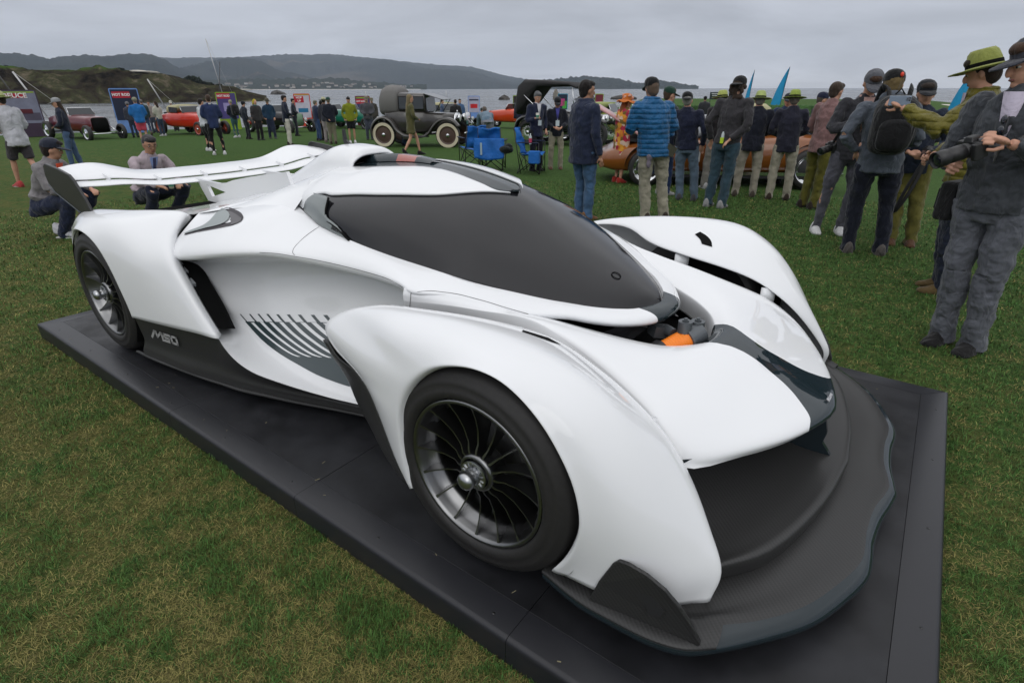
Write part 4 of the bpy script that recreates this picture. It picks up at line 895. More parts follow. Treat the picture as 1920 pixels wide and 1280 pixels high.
# ---- core, wheel wells, floor
mb = MB()
mb.prism([(-2.15,.95,.16),(-1.3,.98,.16),(-.4,.92,.16),(.3,.76,.16),(1.0,.68,.16),(1.9,.80,.16),(2.1,.85,.2),(2.1,-.85,.2),(1.9,-.80,.16),(1.0,-.68,.16),(.3,-.76,.16),(-.4,-.92,.16),(-1.3,-.98,.16),(-2.15,-.95,.16)], (0, 0, .035))
mb.build('floor', SATIN, car, False, world_co=True)
mb = MB(); mb.box((-1.45, 0, .55), (1.3, 1.5, .72)); mb.box((-.35, 0, .55), (1.1, .92, .9)); mb.box((.6, 0, .46), (.95, .92, .58)); mb.box((1.35, 0, .36), (.7, 1.1, .34)); mb.build('core_structure', BLACK, car, False, world_co=True)
for s in (-1, 1):
    for cx_, r_, yy in ((1.395, .418, .99), (-1.72, .415, .99)):
        mb = MB(); mb.lathe([(r_ - .012, 1.19 * s), (r_, 1.15 * s), (r_, 1.02 * s), (r_ - .09, .90 * s), (.30, .86 * s), (.01, .86 * s)], (cx_, 0, .512), 'y', 28, rad(-40), rad(220)); mb.build('wheel_well', BLACK, car, world_co=True)

# ---- wheels
def wheel(cx_, s, spokes=16):
    w = MB(); R0 = .281
    prof = [(R0, .0), (R0 - .004, -.004), (R0 - .013, -.002), (R0 - .016, .012), (.255, .03), (.250, .06), (.238, .065), (.236, .10), (.246, .12), (.246, .24), (.27, .26), (.28, .26)]
    w.lathe([(r, h) for r, h in prof], (0, 0, 0), 'y', 64)
    o = w.build('wheel', RIMM, car); o.location = (cx_, -1.193 if s < 0 else 1.193, .509 - ZP)
    o.rotation_euler = (0, 0, 0 if s < 0 else math.pi)
    t = MB(); t.lathe([(.280, .012), (.286, -.004), (.300, -.012), (.318, -.0125), (.322, -.009), (.340, -.010), (.352, -.008), (.357, -.003), (.372, .004), (.384, .018), (.392, .04), (.3945, .065), (.3945, .26), (.386, .30), (.36, .325), (.29, .33)], (0, 0, 0), 'y', 72); t.build('tyre', RUB, o)
    first = None
    for k in range(spokes):
        if first is None:
            m_ = MB(); A = []
            # thin bladed spoke, twisting from the hub and deepening toward the rim
            for r, tw, y0, y1, th in ((.058, 0, .020, .060, .012), (.085, .00, .022, .070, .008), (.11, .01, .034, .085, .0055), (.16, .03, .036, .10, .005), (.21, .045, .026, .105, .005), (.245, .055, .014, .10, .006), (.266, .06, .006, .09, .012)):
                a = 0; b = .03 * (r / .26)
                A.append([(r * math.sin(a) - th / 2, y0, r * math.cos(a)), (r * math.sin(a) + th / 2, y0, r * math.cos(a)), (r * math.sin(b) + th / 2, y1, r * math.cos(b)), (r * math.sin(b) - th / 2, y1, r * math.cos(b)), (r * math.sin(a) - th / 2, y0, r * math.cos(a))])
            v, f = gmesh(np.array(A)); m_.add(v, f); first = autosmooth(m_.build('spoke', RIMM, o), 50)
        else:
            c = first.copy(); COL.objects.link(c); c.parent = o; c.rotation_euler = (0, 2 * math.pi * k / spokes, 0)
    m_ = MB(); m_.lathe([(.0, .10), (.066, .10), (.072, .03), (.070, .018), (.062, .012), (.056, .014), (.056, .03)], (0, 0, 0), 'y', 40); m_.build('hub', RIMM, o)
    m_ = MB(); m_.lathe([(.0, .012), (.052, .012), (.053, .004), (.046, .001), (.030, .001), (.030, .0)], (0, 0, 0), 'y', 40)
    for k in range(14):
        a = 2 * math.pi * k / 14; m_.box((.040 * math.sin(a), 0, .040 * math.cos(a)), (.004, .006, .014), rot=(0, a, 0))
    for k in range(8):
        a = 2 * math.pi * k / 8; m_.box((.026 * math.sin(a), -.012, .026 * math.cos(a)), (.011, .02, .007), rot=(0, a, 0))
    m_.lathe([(.030, .0), (.030, -.012), (.027, -.016), (.027, -.020), (.032, -.023), (.033, -.034), (.029, -.045), (.019, -.053), (.008, -.056), (0, -.0565)], (0, 0, 0), 'y', 32)
    autosmooth(m_.build('hub_nut', HUBM, o), 40)
    m_ = MB(); m_.lathe([(.0, .15), (.20, .15), (.20, .175), (.0, .175)], (0, 0, 0), 'y', 48); m_.build('brake_disc', DISC, o)
    m_ = MB(); m_.lathe([(.12, .125), (.205, .125), (.215, .14), (.215, .20), (.12, .20)], (0, 0, 0), 'y', 14, rad(10), rad(75)); m_.build('brake_caliper', mat('caliper_grey', (.07, .07, .07), .4), o)
    return o
wheel(1.354, -1); wheel(1.354, 1); wheel(-1.728, -1, 14); wheel(-1.728, 1, 14)

# ---- suspension in the cowl opening
tub = MB(); tub.box((1.42, 0, .50), (.85, .86, .12)); tub.build('engine_tub', BLACK, car, False, world_co=True)
def cyl(mb, a, b, r, n=20): mb.tube([a, b], r, n)
d0 = Vector((1.575, -.235, .635)); d1 = Vector((1.69, -.070, .715)); ax = (d1 - d0).normalized()
mb = MB()
pts = []; rs = []
for i in range(33):
    t = .30 + .52 * i / 32; pts.append(d0.lerp(d1, t)); rs.append(.047 + .0024 * math.cos(i * math.pi / 4 * 1.25 * 2))
mb.tube(pts, rs, 24); mb.build('damper_sleeve', ORNG, car, world_co=True)
mb = MB(); mb.tube([d0.lerp(d1, t) for t in (-.02, .02, .12, .29, .31)], [.024, .042, .050, .052, .042], 24); mb.build('damper_foot', SATIN, car, world_co=True)
mb = MB(); mb.tube([d0.lerp(d1, t) for t in (.80, .82, .86, .87, 1.0, 1.16, 1.2)], [.042, .055, .055, .050, .050, .048, .03], 24)
for q in (Vector((1.655, -.11, .785)), Vector((1.69, -.05, .775))):
    mb.tube([q - Vector((0, 0, .05)), q], .030, 18); mb.tube([q, q + Vector((0, 0, .008))], .016, 6); mb.tube([q, q + Vector((0, 0, .014))], .008, 10)
mb.box((1.53, -.06, .69), (.09, .06, .05), rot=(0, .2, .9)); mb.tube([(1.55, -.05, .70), (1.60, -.08, .70)], .024, 14)
autosmooth(mb.build('damper_body', GREYM, car, world_co=True), 40)
mb = MB()
mb.prism([(1.28, -.22, .66), (1.43, -.14, .74), (1.45, -.05, .70), (1.36, -.12, .60)], (.01, .01, -.02)); mb.prism([(1.45,-.23,.58),(1.53,-.10,.66),(1.76,-.02,.64),(1.70,-.24,.60)], (0, 0, -.02))
mb.tube([(1.20, -.36, .70), (1.36, -.26, .655), (1.5, -.20, .62)], .014, 8); mb.box((1.40, -.245, .64), (.07, .05, .03), rot=(0, 0, .8)); mb.prism([(1.05,-.50,.76),(1.25,-.40,.74),(1.25,-.30,.66),(1.05,-.40,.70)], (0, 0, -.02))
mb.build('suspension_arm', mat('casting_grey', (.05, .05, .055), .45), car, False, world_co=True)
# inner white flank of the far side of the opening, stepped
for s in (1, -1):
    r0 = [(1.20,.50,.79),(1.38,.425,.755),(1.544,.35,.727),(1.638,.28,.707),(1.70,.20,.70),(1.74,.12,.69),(1.752,.05,.688)]
    G_ = [[(x, y, z) for x, y, z in r0], [(x - .015, y + .004, z - .05) for x, y, z in r0], [(x - .03, y + .006, z - .10) for x, y, z in r0]]
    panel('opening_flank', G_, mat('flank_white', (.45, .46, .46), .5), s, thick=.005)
# ---- painted graphic, shut lines and scoops laid on the skin (near half; mirrored for the far half)
FIELD = [[[-0.669,-0.853,0.46],[-0.492,-0.87,0.4],[-0.304,-0.881,0.368],[-0.14,-0.88,0.35],[0.002,-0.87,0.33],[0.126,-0.85,0.318],[0.202,-0.835,0.313],[0.308,-0.811,0.312]],[[-0.669,-0.853,0.46],[-0.503,-0.861,0.412],[-0.324,-0.864,0.389],[-0.163,-0.86,0.377],[-0.021,-0.848,0.366],[0.104,-0.827,0.359],[0.186,-0.81,0.359],[0.295,-0.787,0.362]],[[-0.67,-0.853,0.46],[-0.513,-0.853,0.425],[-0.341,-0.849,0.411],[-0.184,-0.84,0.407],[-0.042,-0.826,0.402],[0.083,-0.804,0.401],[0.17,-0.786,0.405],[0.281,-0.762,0.411]],[[-0.67,-0.852,0.461],[-0.521,-0.845,0.439],[-0.355,-0.835,0.435],[-0.203,-0.822,0.437],[-0.064,-0.804,0.439],[0.062,-0.781,0.444],[0.153,-0.76,0.45],[0.265,-0.736,0.459]],[[-0.67,-0.852,0.461],[-0.528,-0.838,0.454],[-0.369,-0.822,0.459],[-0.221,-0.803,0.468],[-0.086,-0.781,0.476],[0.038,-0.756,0.485],[0.133,-0.732,0.494],[0.245,-0.706,0.505]],[[-0.67,-0.852,0.461],[-0.534,-0.831,0.468],[-0.381,-0.809,0.484],[-0.24,-0.785,0.499],[-0.11,-0.758,0.513],[0.011,-0.728,0.526],[0.109,-0.702,0.537],[0.22,-0.672,0.55]],[[-0.67,-0.852,0.462],[-0.538,-0.825,0.484],[-0.394,-0.796,0.509],[-0.26,-0.765,0.53],[-0.136,-0.732,0.549],[-0.019,-0.699,0.565],[0.082,-0.669,0.579],[0.192,-0.637,0.594]]]
TICK = [[[[-0.713,-0.854,0.499],[-0.689,-0.852,0.479],[-0.658,-0.851,0.461]],[[-0.706,-0.851,0.5],[-0.681,-0.849,0.48],[-0.65,-0.848,0.462]]],[[[-0.647,-0.833,0.508],[-0.618,-0.834,0.49],[-0.584,-0.835,0.473]],[[-0.636,-0.83,0.51],[-0.606,-0.831,0.492],[-0.571,-0.832,0.476]]],[[[-0.583,-0.817,0.518],[-0.55,-0.819,0.502],[-0.514,-0.822,0.487]],[[-0.569,-0.813,0.521],[-0.536,-0.816,0.504],[-0.499,-0.819,0.489]]],[[[-0.515,-0.801,0.529],[-0.481,-0.804,0.514],[-0.444,-0.808,0.499]],[[-0.499,-0.797,0.532],[-0.464,-0.801,0.517],[-0.427,-0.804,0.502]]],[[[-0.441,-0.783,0.539],[-0.406,-0.788,0.524],[-0.368,-0.792,0.511]],[[-0.422,-0.779,0.542],[-0.386,-0.784,0.528],[-0.349,-0.788,0.514]]],[[[-0.363,-0.765,0.55],[-0.328,-0.77,0.536],[-0.289,-0.775,0.523]],[[-0.342,-0.759,0.554],[-0.307,-0.765,0.54],[-0.269,-0.77,0.527]]],[[[-0.286,-0.745,0.561],[-0.25,-0.751,0.548],[-0.213,-0.756,0.535]],[[-0.263,-0.739,0.565],[-0.228,-0.745,0.551],[-0.19,-0.75,0.538]]],[[[-0.199,-0.721,0.573],[-0.164,-0.727,0.56],[-0.127,-0.733,0.547]],[[-0.175,-0.714,0.577],[-0.14,-0.72,0.563],[-0.103,-0.726,0.551]]],[[[-0.117,-0.698,0.584],[-0.083,-0.704,0.571],[-0.047,-0.71,0.558]],[[-0.092,-0.69,0.588],[-0.057,-0.697,0.575],[-0.022,-0.703,0.562]]]]
BARS = [[[[-0.63,-0.844,0.466],[-0.531,-0.85,0.434],[-0.417,-0.857,0.41],[-0.306,-0.863,0.392],[-0.222,-0.863,0.382],[-0.17,-0.859,0.381]],[[-0.605,-0.839,0.471],[-0.507,-0.846,0.439],[-0.394,-0.853,0.414],[-0.285,-0.858,0.396],[-0.201,-0.858,0.386],[-0.149,-0.854,0.385]]],[[[-0.552,-0.829,0.481],[-0.455,-0.836,0.449],[-0.338,-0.843,0.423],[-0.225,-0.847,0.405],[-0.153,-0.846,0.396],[-0.096,-0.841,0.394]],[[-0.525,-0.824,0.486],[-0.428,-0.831,0.454],[-0.313,-0.838,0.429],[-0.201,-0.842,0.409],[-0.13,-0.841,0.401],[-0.074,-0.835,0.398]]],[[[-0.475,-0.815,0.493],[-0.376,-0.823,0.462],[-0.262,-0.829,0.436],[-0.153,-0.832,0.417],[-0.078,-0.83,0.407],[-0.024,-0.822,0.406]],[[-0.446,-0.81,0.498],[-0.347,-0.817,0.468],[-0.234,-0.824,0.441],[-0.128,-0.826,0.422],[-0.053,-0.823,0.411],[-0.001,-0.816,0.41]]],[[[-0.397,-0.799,0.507],[-0.298,-0.808,0.475],[-0.189,-0.814,0.45],[-0.085,-0.816,0.428],[-0.012,-0.813,0.417],[0.033,-0.807,0.414]],[[-0.367,-0.792,0.512],[-0.268,-0.802,0.481],[-0.161,-0.807,0.455],[-0.058,-0.809,0.433],[0.013,-0.806,0.422],[0.058,-0.8,0.418]]],[[[-0.321,-0.782,0.52],[-0.221,-0.792,0.488],[-0.114,-0.796,0.463],[-0.015,-0.796,0.442],[0.055,-0.792,0.431],[0.1,-0.787,0.426]],[[-0.289,-0.774,0.525],[-0.19,-0.784,0.494],[-0.084,-0.789,0.468],[0.013,-0.789,0.447],[0.082,-0.784,0.435],[0.127,-0.779,0.43]]],[[[-0.243,-0.764,0.531],[-0.148,-0.772,0.504],[-0.044,-0.776,0.478],[0.045,-0.776,0.457],[0.122,-0.774,0.44],[0.166,-0.769,0.436]],[[-0.211,-0.755,0.536],[-0.116,-0.763,0.509],[-0.013,-0.767,0.484],[0.075,-0.768,0.462],[0.15,-0.765,0.445],[0.195,-0.761,0.441]]],[[[-0.17,-0.744,0.543],[-0.069,-0.753,0.514],[0.025,-0.756,0.49],[0.112,-0.757,0.468],[0.181,-0.756,0.451],[0.226,-0.752,0.446]],[[-0.136,-0.735,0.548],[-0.036,-0.743,0.519],[0.056,-0.747,0.495],[0.143,-0.748,0.473],[0.212,-0.748,0.456],[0.256,-0.744,0.452]]],[[[-0.092,-0.724,0.552],[0.005,-0.731,0.526],[0.097,-0.735,0.501],[0.182,-0.736,0.48],[0.252,-0.737,0.464],[0.29,-0.735,0.458]],[[-0.057,-0.714,0.557],[0.039,-0.721,0.531],[0.13,-0.725,0.507],[0.215,-0.727,0.486],[0.284,-0.728,0.469],[0.323,-0.726,0.464]]]]
SEAMS = [[[-0.151,-0.62,1.045],[-0.141,-0.671,1.033],[-0.128,-0.726,1.017],[-0.114,-0.776,0.998],[-0.103,-0.811,0.982],[-0.084,-0.834,0.967],[-0.064,-0.838,0.958]],[[0.696,-0.796,0.909],[0.728,-0.781,0.918],[0.769,-0.748,0.921],[0.809,-0.725,0.918],[0.868,-0.694,0.912],[0.93,-0.667,0.9],[0.99,-0.639,0.886],[1.05,-0.611,0.869],[1.108,-0.581,0.853],[1.141,-0.561,0.843]],[[0.694,-0.796,0.909],[0.694,-0.799,0.892],[0.691,-0.801,0.871],[0.679,-0.796,0.839]],[[-0.261,-0.905,0.954],[-0.168,-0.872,0.957],[-0.072,-0.844,0.953],[0.067,-0.808,0.948],[0.234,-0.778,0.94],[0.414,-0.766,0.935],[0.549,-0.778,0.935],[0.643,-0.792,0.923]]]
SCOUT = [[-0.972,-0.941,0.947],[-0.863,-0.916,0.976],[-0.74,-0.887,1.002],[-0.657,-0.862,1.022],[-0.612,-0.845,1.032],[-0.584,-0.822,1.045],[-0.575,-0.802,1.055],[-0.593,-0.779,1.064],[-0.643,-0.754,1.072],[-0.707,-0.732,1.075],[-0.788,-0.711,1.074],[-0.85,-0.704,1.076],[-0.92,-0.692,1.07],[-0.906,-0.72,1.069]]
SCRA = [[-0.972,-0.935,0.955],[-0.879,-0.908,0.982],[-0.808,-0.887,1.002],[-0.747,-0.866,1.017],[-0.703,-0.844,1.032],[-0.694,-0.819,1.045],[-0.719,-0.79,1.056],[-0.765,-0.764,1.062],[-0.84,-0.735,1.067],[-0.913,-0.723,1.071]]
SCRB = [[-0.99,-0.933,0.955],[-0.936,-0.908,0.978],[-0.891,-0.886,0.995],[-0.863,-0.863,1.011],[-0.863,-0.83,1.028],[-0.886,-0.795,1.042],[-0.907,-0.766,1.052],[-0.918,-0.746,1.058],[-0.93,-0.728,1.063],[-0.919,-0.721,1.071]]
SCW = [[-0.837,-0.734,1.066],[-0.785,-0.739,1.068],[-0.712,-0.756,1.068],[-0.645,-0.774,1.067],[-0.596,-0.788,1.062],[-0.573,-0.808,1.054],[-0.583,-0.824,1.046],[-0.614,-0.844,1.035],[-0.646,-0.824,1.045],[-0.702,-0.793,1.055],[-0.753,-0.769,1.06]]
FSLOT = [[1.065,0.922,0.944],[1.158,0.92,0.948],[1.251,0.904,0.943],[1.329,0.866,0.926],[1.374,0.834,0.908],[1.396,0.805,0.892],[1.455,0.81,0.882],[1.434,0.848,0.904],[1.397,0.877,0.923],[1.347,0.899,0.937],[1.298,0.903,0.942]]

GFX = mat('graphic_dark', (.028, .045, .05), rough=.3, coat=.6, coat_rough=.05)
def ribbon(name, rows, m, s, lift=.0):
    A = np.array(rows, float); A[..., 1] *= -s
    v, f = gmesh(A, s < 0); return mk(name, v, f, m, car, True, world_co=True)
def fillp(name, pts, m, s):
    A = np.array(pts, float); A[:, 1] *= -s
    c = A.mean(0); V = np.vstack([A, c]); n_ = len(A)
    return mk(name, V, [(i, (i + 1) % n_, n_) for i in range(n_)], m, car, True, world_co=True)
for s in (-1, 1):
    Fd = np.array([crv(np.array(r), 3) for r in FIELD]); ribbon('graphic_field', Fd, GFX, s)
    for a, b in TICK: ribbon('graphic_tick', [crv(np.array(a), 2), crv(np.array(b), 2)], GFX, s)
    for a, b in BARS:
        ribbon('graphic_bar', [crv(np.array(a), 3), crv(np.array(b), 3)], WHITE, s)
    for q in SEAMS:
        mb = MB(); mb.tube([(x, y * -s, z) for x, y, z in crv(np.array(q), 3)], .0014, 5); mb.build('shut_line', mat('seam_dark', (.12, .12, .12), .8), car, world_co=True)
    n1 = len(SCRB); a = crv(np.array(SCRA), 3); b = crv(np.array(SCRB), 3)
    fillp('scoop_mouth', np.vstack([crv(np.array(SCOUT), 3), b[::-1][3:-1]]), mat('scoop_dark', (.035, .03, .035), .6), s)
    t = np.linspace(0, 1, 24)
    ra = np.array([a[int(round(k * (len(a) - 1)))] for k in t]); rb = np.array([b[int(round(k * (len(b) - 1)))] for k in t])
    ribbon('scoop_ramp', [ra, (ra + rb) / 2, rb], mat('scoop_grey', (.26, .29, .29), .45), s)
    fillp('scoop_wall', SCW, mat('scoop_mid', (.10, .095, .10), .55), s)
A = np.array(FSLOT)
for s in (-1, 1):
    ribbon('fender_slot', [crv(A[[3, 4, 5]] * np.array([1, -1, 1]), 6), crv(A[[9, 8, 7, 6]] * np.array([1, -1, 1]), 4)], BLACK, s)
# ------------------------------------------------------------------ old cars on the lawn
def cpaint(k, rgb, rough=.3): return mat('paint_' + k, srgb(*rgb), rough=rough, spec=.4, coat=.7, coat_rough=.06)
CHR = mat('chrome', (.65, .66, .67), rough=.12, metal=1.0); WWALL = mat('whitewall', srgb(200, 190, 165), .7); WOODM = mat('wheel_brown', srgb(70, 50, 40), .5)
CANV = mat('roof_canvas', srgb(40, 39, 40), .9, noise=(8, .1)); CREAM = mat('cream_canvas', srgb(165, 160, 125), .9); DGL = mat('car_glass', (.03, .035, .04), rough=.08, spec=.6)
def sect(mb, st, n=16, cap=True):
    """superellipse stations (x, zlo, zhi, halfwidth, exponent)"""
    V = []
    for x, z0, z1, w, e in st:
        for k in range(n):
            a = 2 * math.pi * k / n; c, s = math.cos(a), math.sin(a)
            V.append((x, w * abs(c) ** (2 / e) * (1 if c >= 0 else -1), (z0 + z1) / 2 + (z1 - z0) / 2 * abs(s) ** (2 / e) * (1 if s >= 0 else -1)))
    F = [(i * n + k, (i + 1) * n + k, (i + 1) * n + (k + 1) % n, i * n + (k + 1) % n) for i in range(len(st) - 1) for k in range(n)]
    if cap: F += [tuple(range(n)), tuple(range(len(st) * n - 1, (len(st) - 1) * n - 1, -1))]
    mb.add(V, F)
def cwheel(t, x, y, r, w, rim, disc, hubm=None, white=False, spokes=0):
    s = 1 if y > 0 else -1
    b = MB(); b.lathe([(r * .72, -w / 2), (r * .9, -w / 2 - .005), (r, -w * .32), (r, w * .32), (r * .9, w / 2 + .005), (r * .72, w / 2)], (0, 0, 0), 'y', 28)
    o = b.build('wheel', RUB, t); o.location = (x, y, r)
    if white:
        b = MB(); b.lathe([(r * .70, s * (w / 2 + .002)), (r * .88, s * (w / 2 + .008)), (r * .93, s * (w / 2 + .004))], (0, 0, 0), 'y', 28); b.build('whitewall_band', WWALL, o)
    b = MB(); b.lathe([(r * .73, s * w * .45), (r * .68, s * w * .42), (r * .64, s * w * .30), (r * .64 if spokes else r * .2, s * w * .25), (r * .2, s * w * .32), (0, s * w * .36)] if not spokes else [(r * .73, s * w * .45), (r * .66, s * w * .42), (r * .62, s * w * .2), (r * .66, -s * w * .3)], (0, 0, 0), 'y', 28); b.build('rim', rim, o)
    if spokes:
        b = MB()
        for k in range(spokes):
            a = 2 * math.pi * k / spokes; b.tube([(r * .1 * math.cos(a + .4), s * w * .4, r * .1 * math.sin(a + .4)), (r * .66 * math.cos(a), s * w * .15, r * .66 * math.sin(a))], .008, 4)
        b.build('wheel_spokes', disc, o)
    elif disc: 
        b = MB(); b.lathe([(r * .62, s * w * .27), (r * .4, s * w * .36), (0, s * w * .40)], (0, 0, 0), 'y', 24); b.build('wheel_disc', disc, o)
    b = MB(); b.lathe([(r * .16, s * w * .35), (r * .15, s * w * .55), (r * .08, s * w * .62), (0, s * w * .63)], (0, 0, 0), 'y', 16); b.build('hub_cap', hubm or CHR, o)
    return o
def mudguard(t, pts, w, m, y, name='mudguard'):
    """side profile line (x,z) extruded to a crowned strip"""
    P = crv(np.array([(x, 0, z) for x, z in pts]), 5); R_ = []
    for k, p in enumerate(P):
        d = P[min(k + 1, len(P) - 1)] - P[max(k - 1, 0)]; d /= np.linalg.norm(d); n_ = np.array((-d[2], 0, d[0]))
        R_.append([(p[0] + n_[0] * h, y + q * w / 2, p[2] + n_[2] * h) for q, h in ((-1, -.05), (-.95, -.01), (-.5, .025), (0, .035), (.5, .025), (.95, -.01), (1, -.05))])
    v, f = gmesh(np.array(R_)); o = mk(name, v, f, m, t); solid(o, .015, 0); return o
def lamp(t, p, r=.11, m=None, name='headlight'):
    b = MB(); b.lathe([(0, -.14), (r * .5, -.12), (r * .9, -.05), (r, 0), (r * .95, .01)], p, 'x', 18); o = b.build(name, m or CHR, t)
    b = MB(); b.lathe([(r * .93, .008), (r * .6, .03), (0, .038)], p, 'x', 18); b.build('lens', mat('lamp_glass', (.55, .56, .55), .1), o)
def carroot(x, y, rz, label, group='old cars shown on the lawn', cat='car', name='vintage_car'): return empty(name, (x, y, zg(x, y) - .01), rz, label, cat, group)

# maroon roadster
def hotrod(x, y, rz, label, paint, wheelm, grille, top=None, L=3.4, lamps=True, glass=True):
    t = carroot(x, y, rz, label)
    b = MB(); sect(b, [(-L * .62, .55, .75, .35, 3), (-L * .52, .42, 1.02, .62, 4), (-L * .30, .36, 1.10, .68, 5), (-L * .02, .36, 1.12, .64, 5), (L * .08, .36, 1.10, .58, 5), (L * .32, .38, 1.03, .44, 4.5), (L * .44, .40, 1.0, .38, 4.5)]); b.build('body', paint, t)
    b = MB(); sect(b, [(L * .44, .38, 1.0, .36, 6), (L * .455, .34, .98, .35, 6), (L * .46, .34, .97, .34, 6)]); b.build('grille', grille, t)
    b = MB(); sect(b, [(L * .437, .33, 1.03, .40, 5), (L * .452, .33, 1.02, .395, 5)], cap=False); b.build('grille_shell', paint, t)
    for xx, rr, ww in ((-L * .5, .40, .22), (L * .5, .35, .17)):
        for s in (-1, 1): cwheel(t, xx, s * (.78 if rr > .38 else .74), rr, ww, wheelm, wheelm)
    b = MB(); b.tube([(L * .5, -.72, .30), (L * .5, .72, .30)], .035, 8); b.build('front_axle', CHR, t)
    for s in (-1, 1): b = MB(); b.tube([(L * .42, s * .40, .62), (L * .50, s * .62, .30)], .03, 8); b.build('damper', CHR, t)
    if lamps:
        for s in (-1, 1): lamp(t, (L * .47, s * .50, .66), .10)
    if top is not None:
        b = MB(); sect(b, [(-L * .40, 1.0, 1.30, .50, 4), (-L * .34, 1.0, 1.44, .56, 4), (-L * .15, 1.0, 1.48, .56, 4), (-L * .0, 1.32, 1.46, .54, 4)]); b.build('soft_top', top, t)
        b = MB(); b.prism([(-L * .28, -.60, 1.10), (-L * .06, -.60, 1.10), (-L * .06, -.575, 1.33), (-L * .28, -.575, 1.36)], (0, .02, 0)); b.build('side_window', DGL, t, False)
    if glass:
        b = MB(); b.prism([(L * .05, -.54, 1.08), (L * .05, .54, 1.08), (-L * .0, .50, 1.38), (-L * .0, -.50, 1.38)], (.015, 0, 0)); b.build('windscreen', DGL, t, False)
        b = MB(); b.tube([(L * .055, -.55, 1.08), (0, -.51, 1.39), (0, .51, 1.39), (L * .055, .55, 1.08)], .014, 6); b.build('windscreen_frame', CHR, t)
    b = MB(); b.tube([(-L * .4, -.64, .75), (0, -.66, .76), (L * .3, -.46, .78)], .006, 5); b.build('side_trim', paint, t)
    return t
hotrod(-31.3, 8.4, .10, 'maroon open roadster with a black grille behind the woman in navy', cpaint('maroon', (92, 16, 30)), CHR, BLACK, None, 3.7, lamps=False)
hotrod(-29.9, 12.9, .12, 'orange red coupe with a cream soft top', cpaint('red', (190, 42, 20)), cpaint('wheel_red', (150, 60, 40)), BLACK, CREAM, 3.2)
hotrod(-27.6, 16.6, .10, 'black hot rod with chrome headlamps partly hidden by people', cpaint('blackcar', (22, 20, 24)), CHR, mat('green_grille', srgb(110, 140, 110), .4), None, 3.2)
t = hotrod(-27.3, 21.3, .16, 'teal green racing roadster numbered 99 C', cpaint('teal', (8, 104, 84)), cpaint('wheel_black', (20, 20, 20)), CHR, None, 3.4)
def text(name, s, size, m, parent, M, ext=.004, align='CENTER', bold=.0):
    c = bpy.data.curves.new(name, 'FONT'); c.body = s; c.size = size; c.extrude = ext; c.align_x = align; c.align_y = 'CENTER'; c.offset = bold; c.resolution_u = 2
    tmp = bpy.data.objects.new(name, c); COL.objects.link(tmp)
    me = bpy.data.meshes.new_from_object(tmp.evaluated_get(bpy.context.evaluated_depsgraph_get())); bpy.data.objects.remove(tmp)
    o = bpy.data.objects.new(name, me); COL.objects.link(o); me.materials.clear(); me.materials.append(m); o.parent = parent; o.matrix_local = M
    return o
WHT = mat('print_white', srgb(225, 225, 225), .6)
def plate(o, x, y, z, ry=0): return Matrix.Translation((x, y, z)) @ Matrix.Rotation(math.pi / 2, 4, 'X')
text('race_number', '99', .42, WHT, t, plate(t, -.75, -.70, .86), .004, bold=.01); text('race_letter', 'C', .26, WHT, t, plate(t, -.75, -.70, .56), .004, bold=.006)

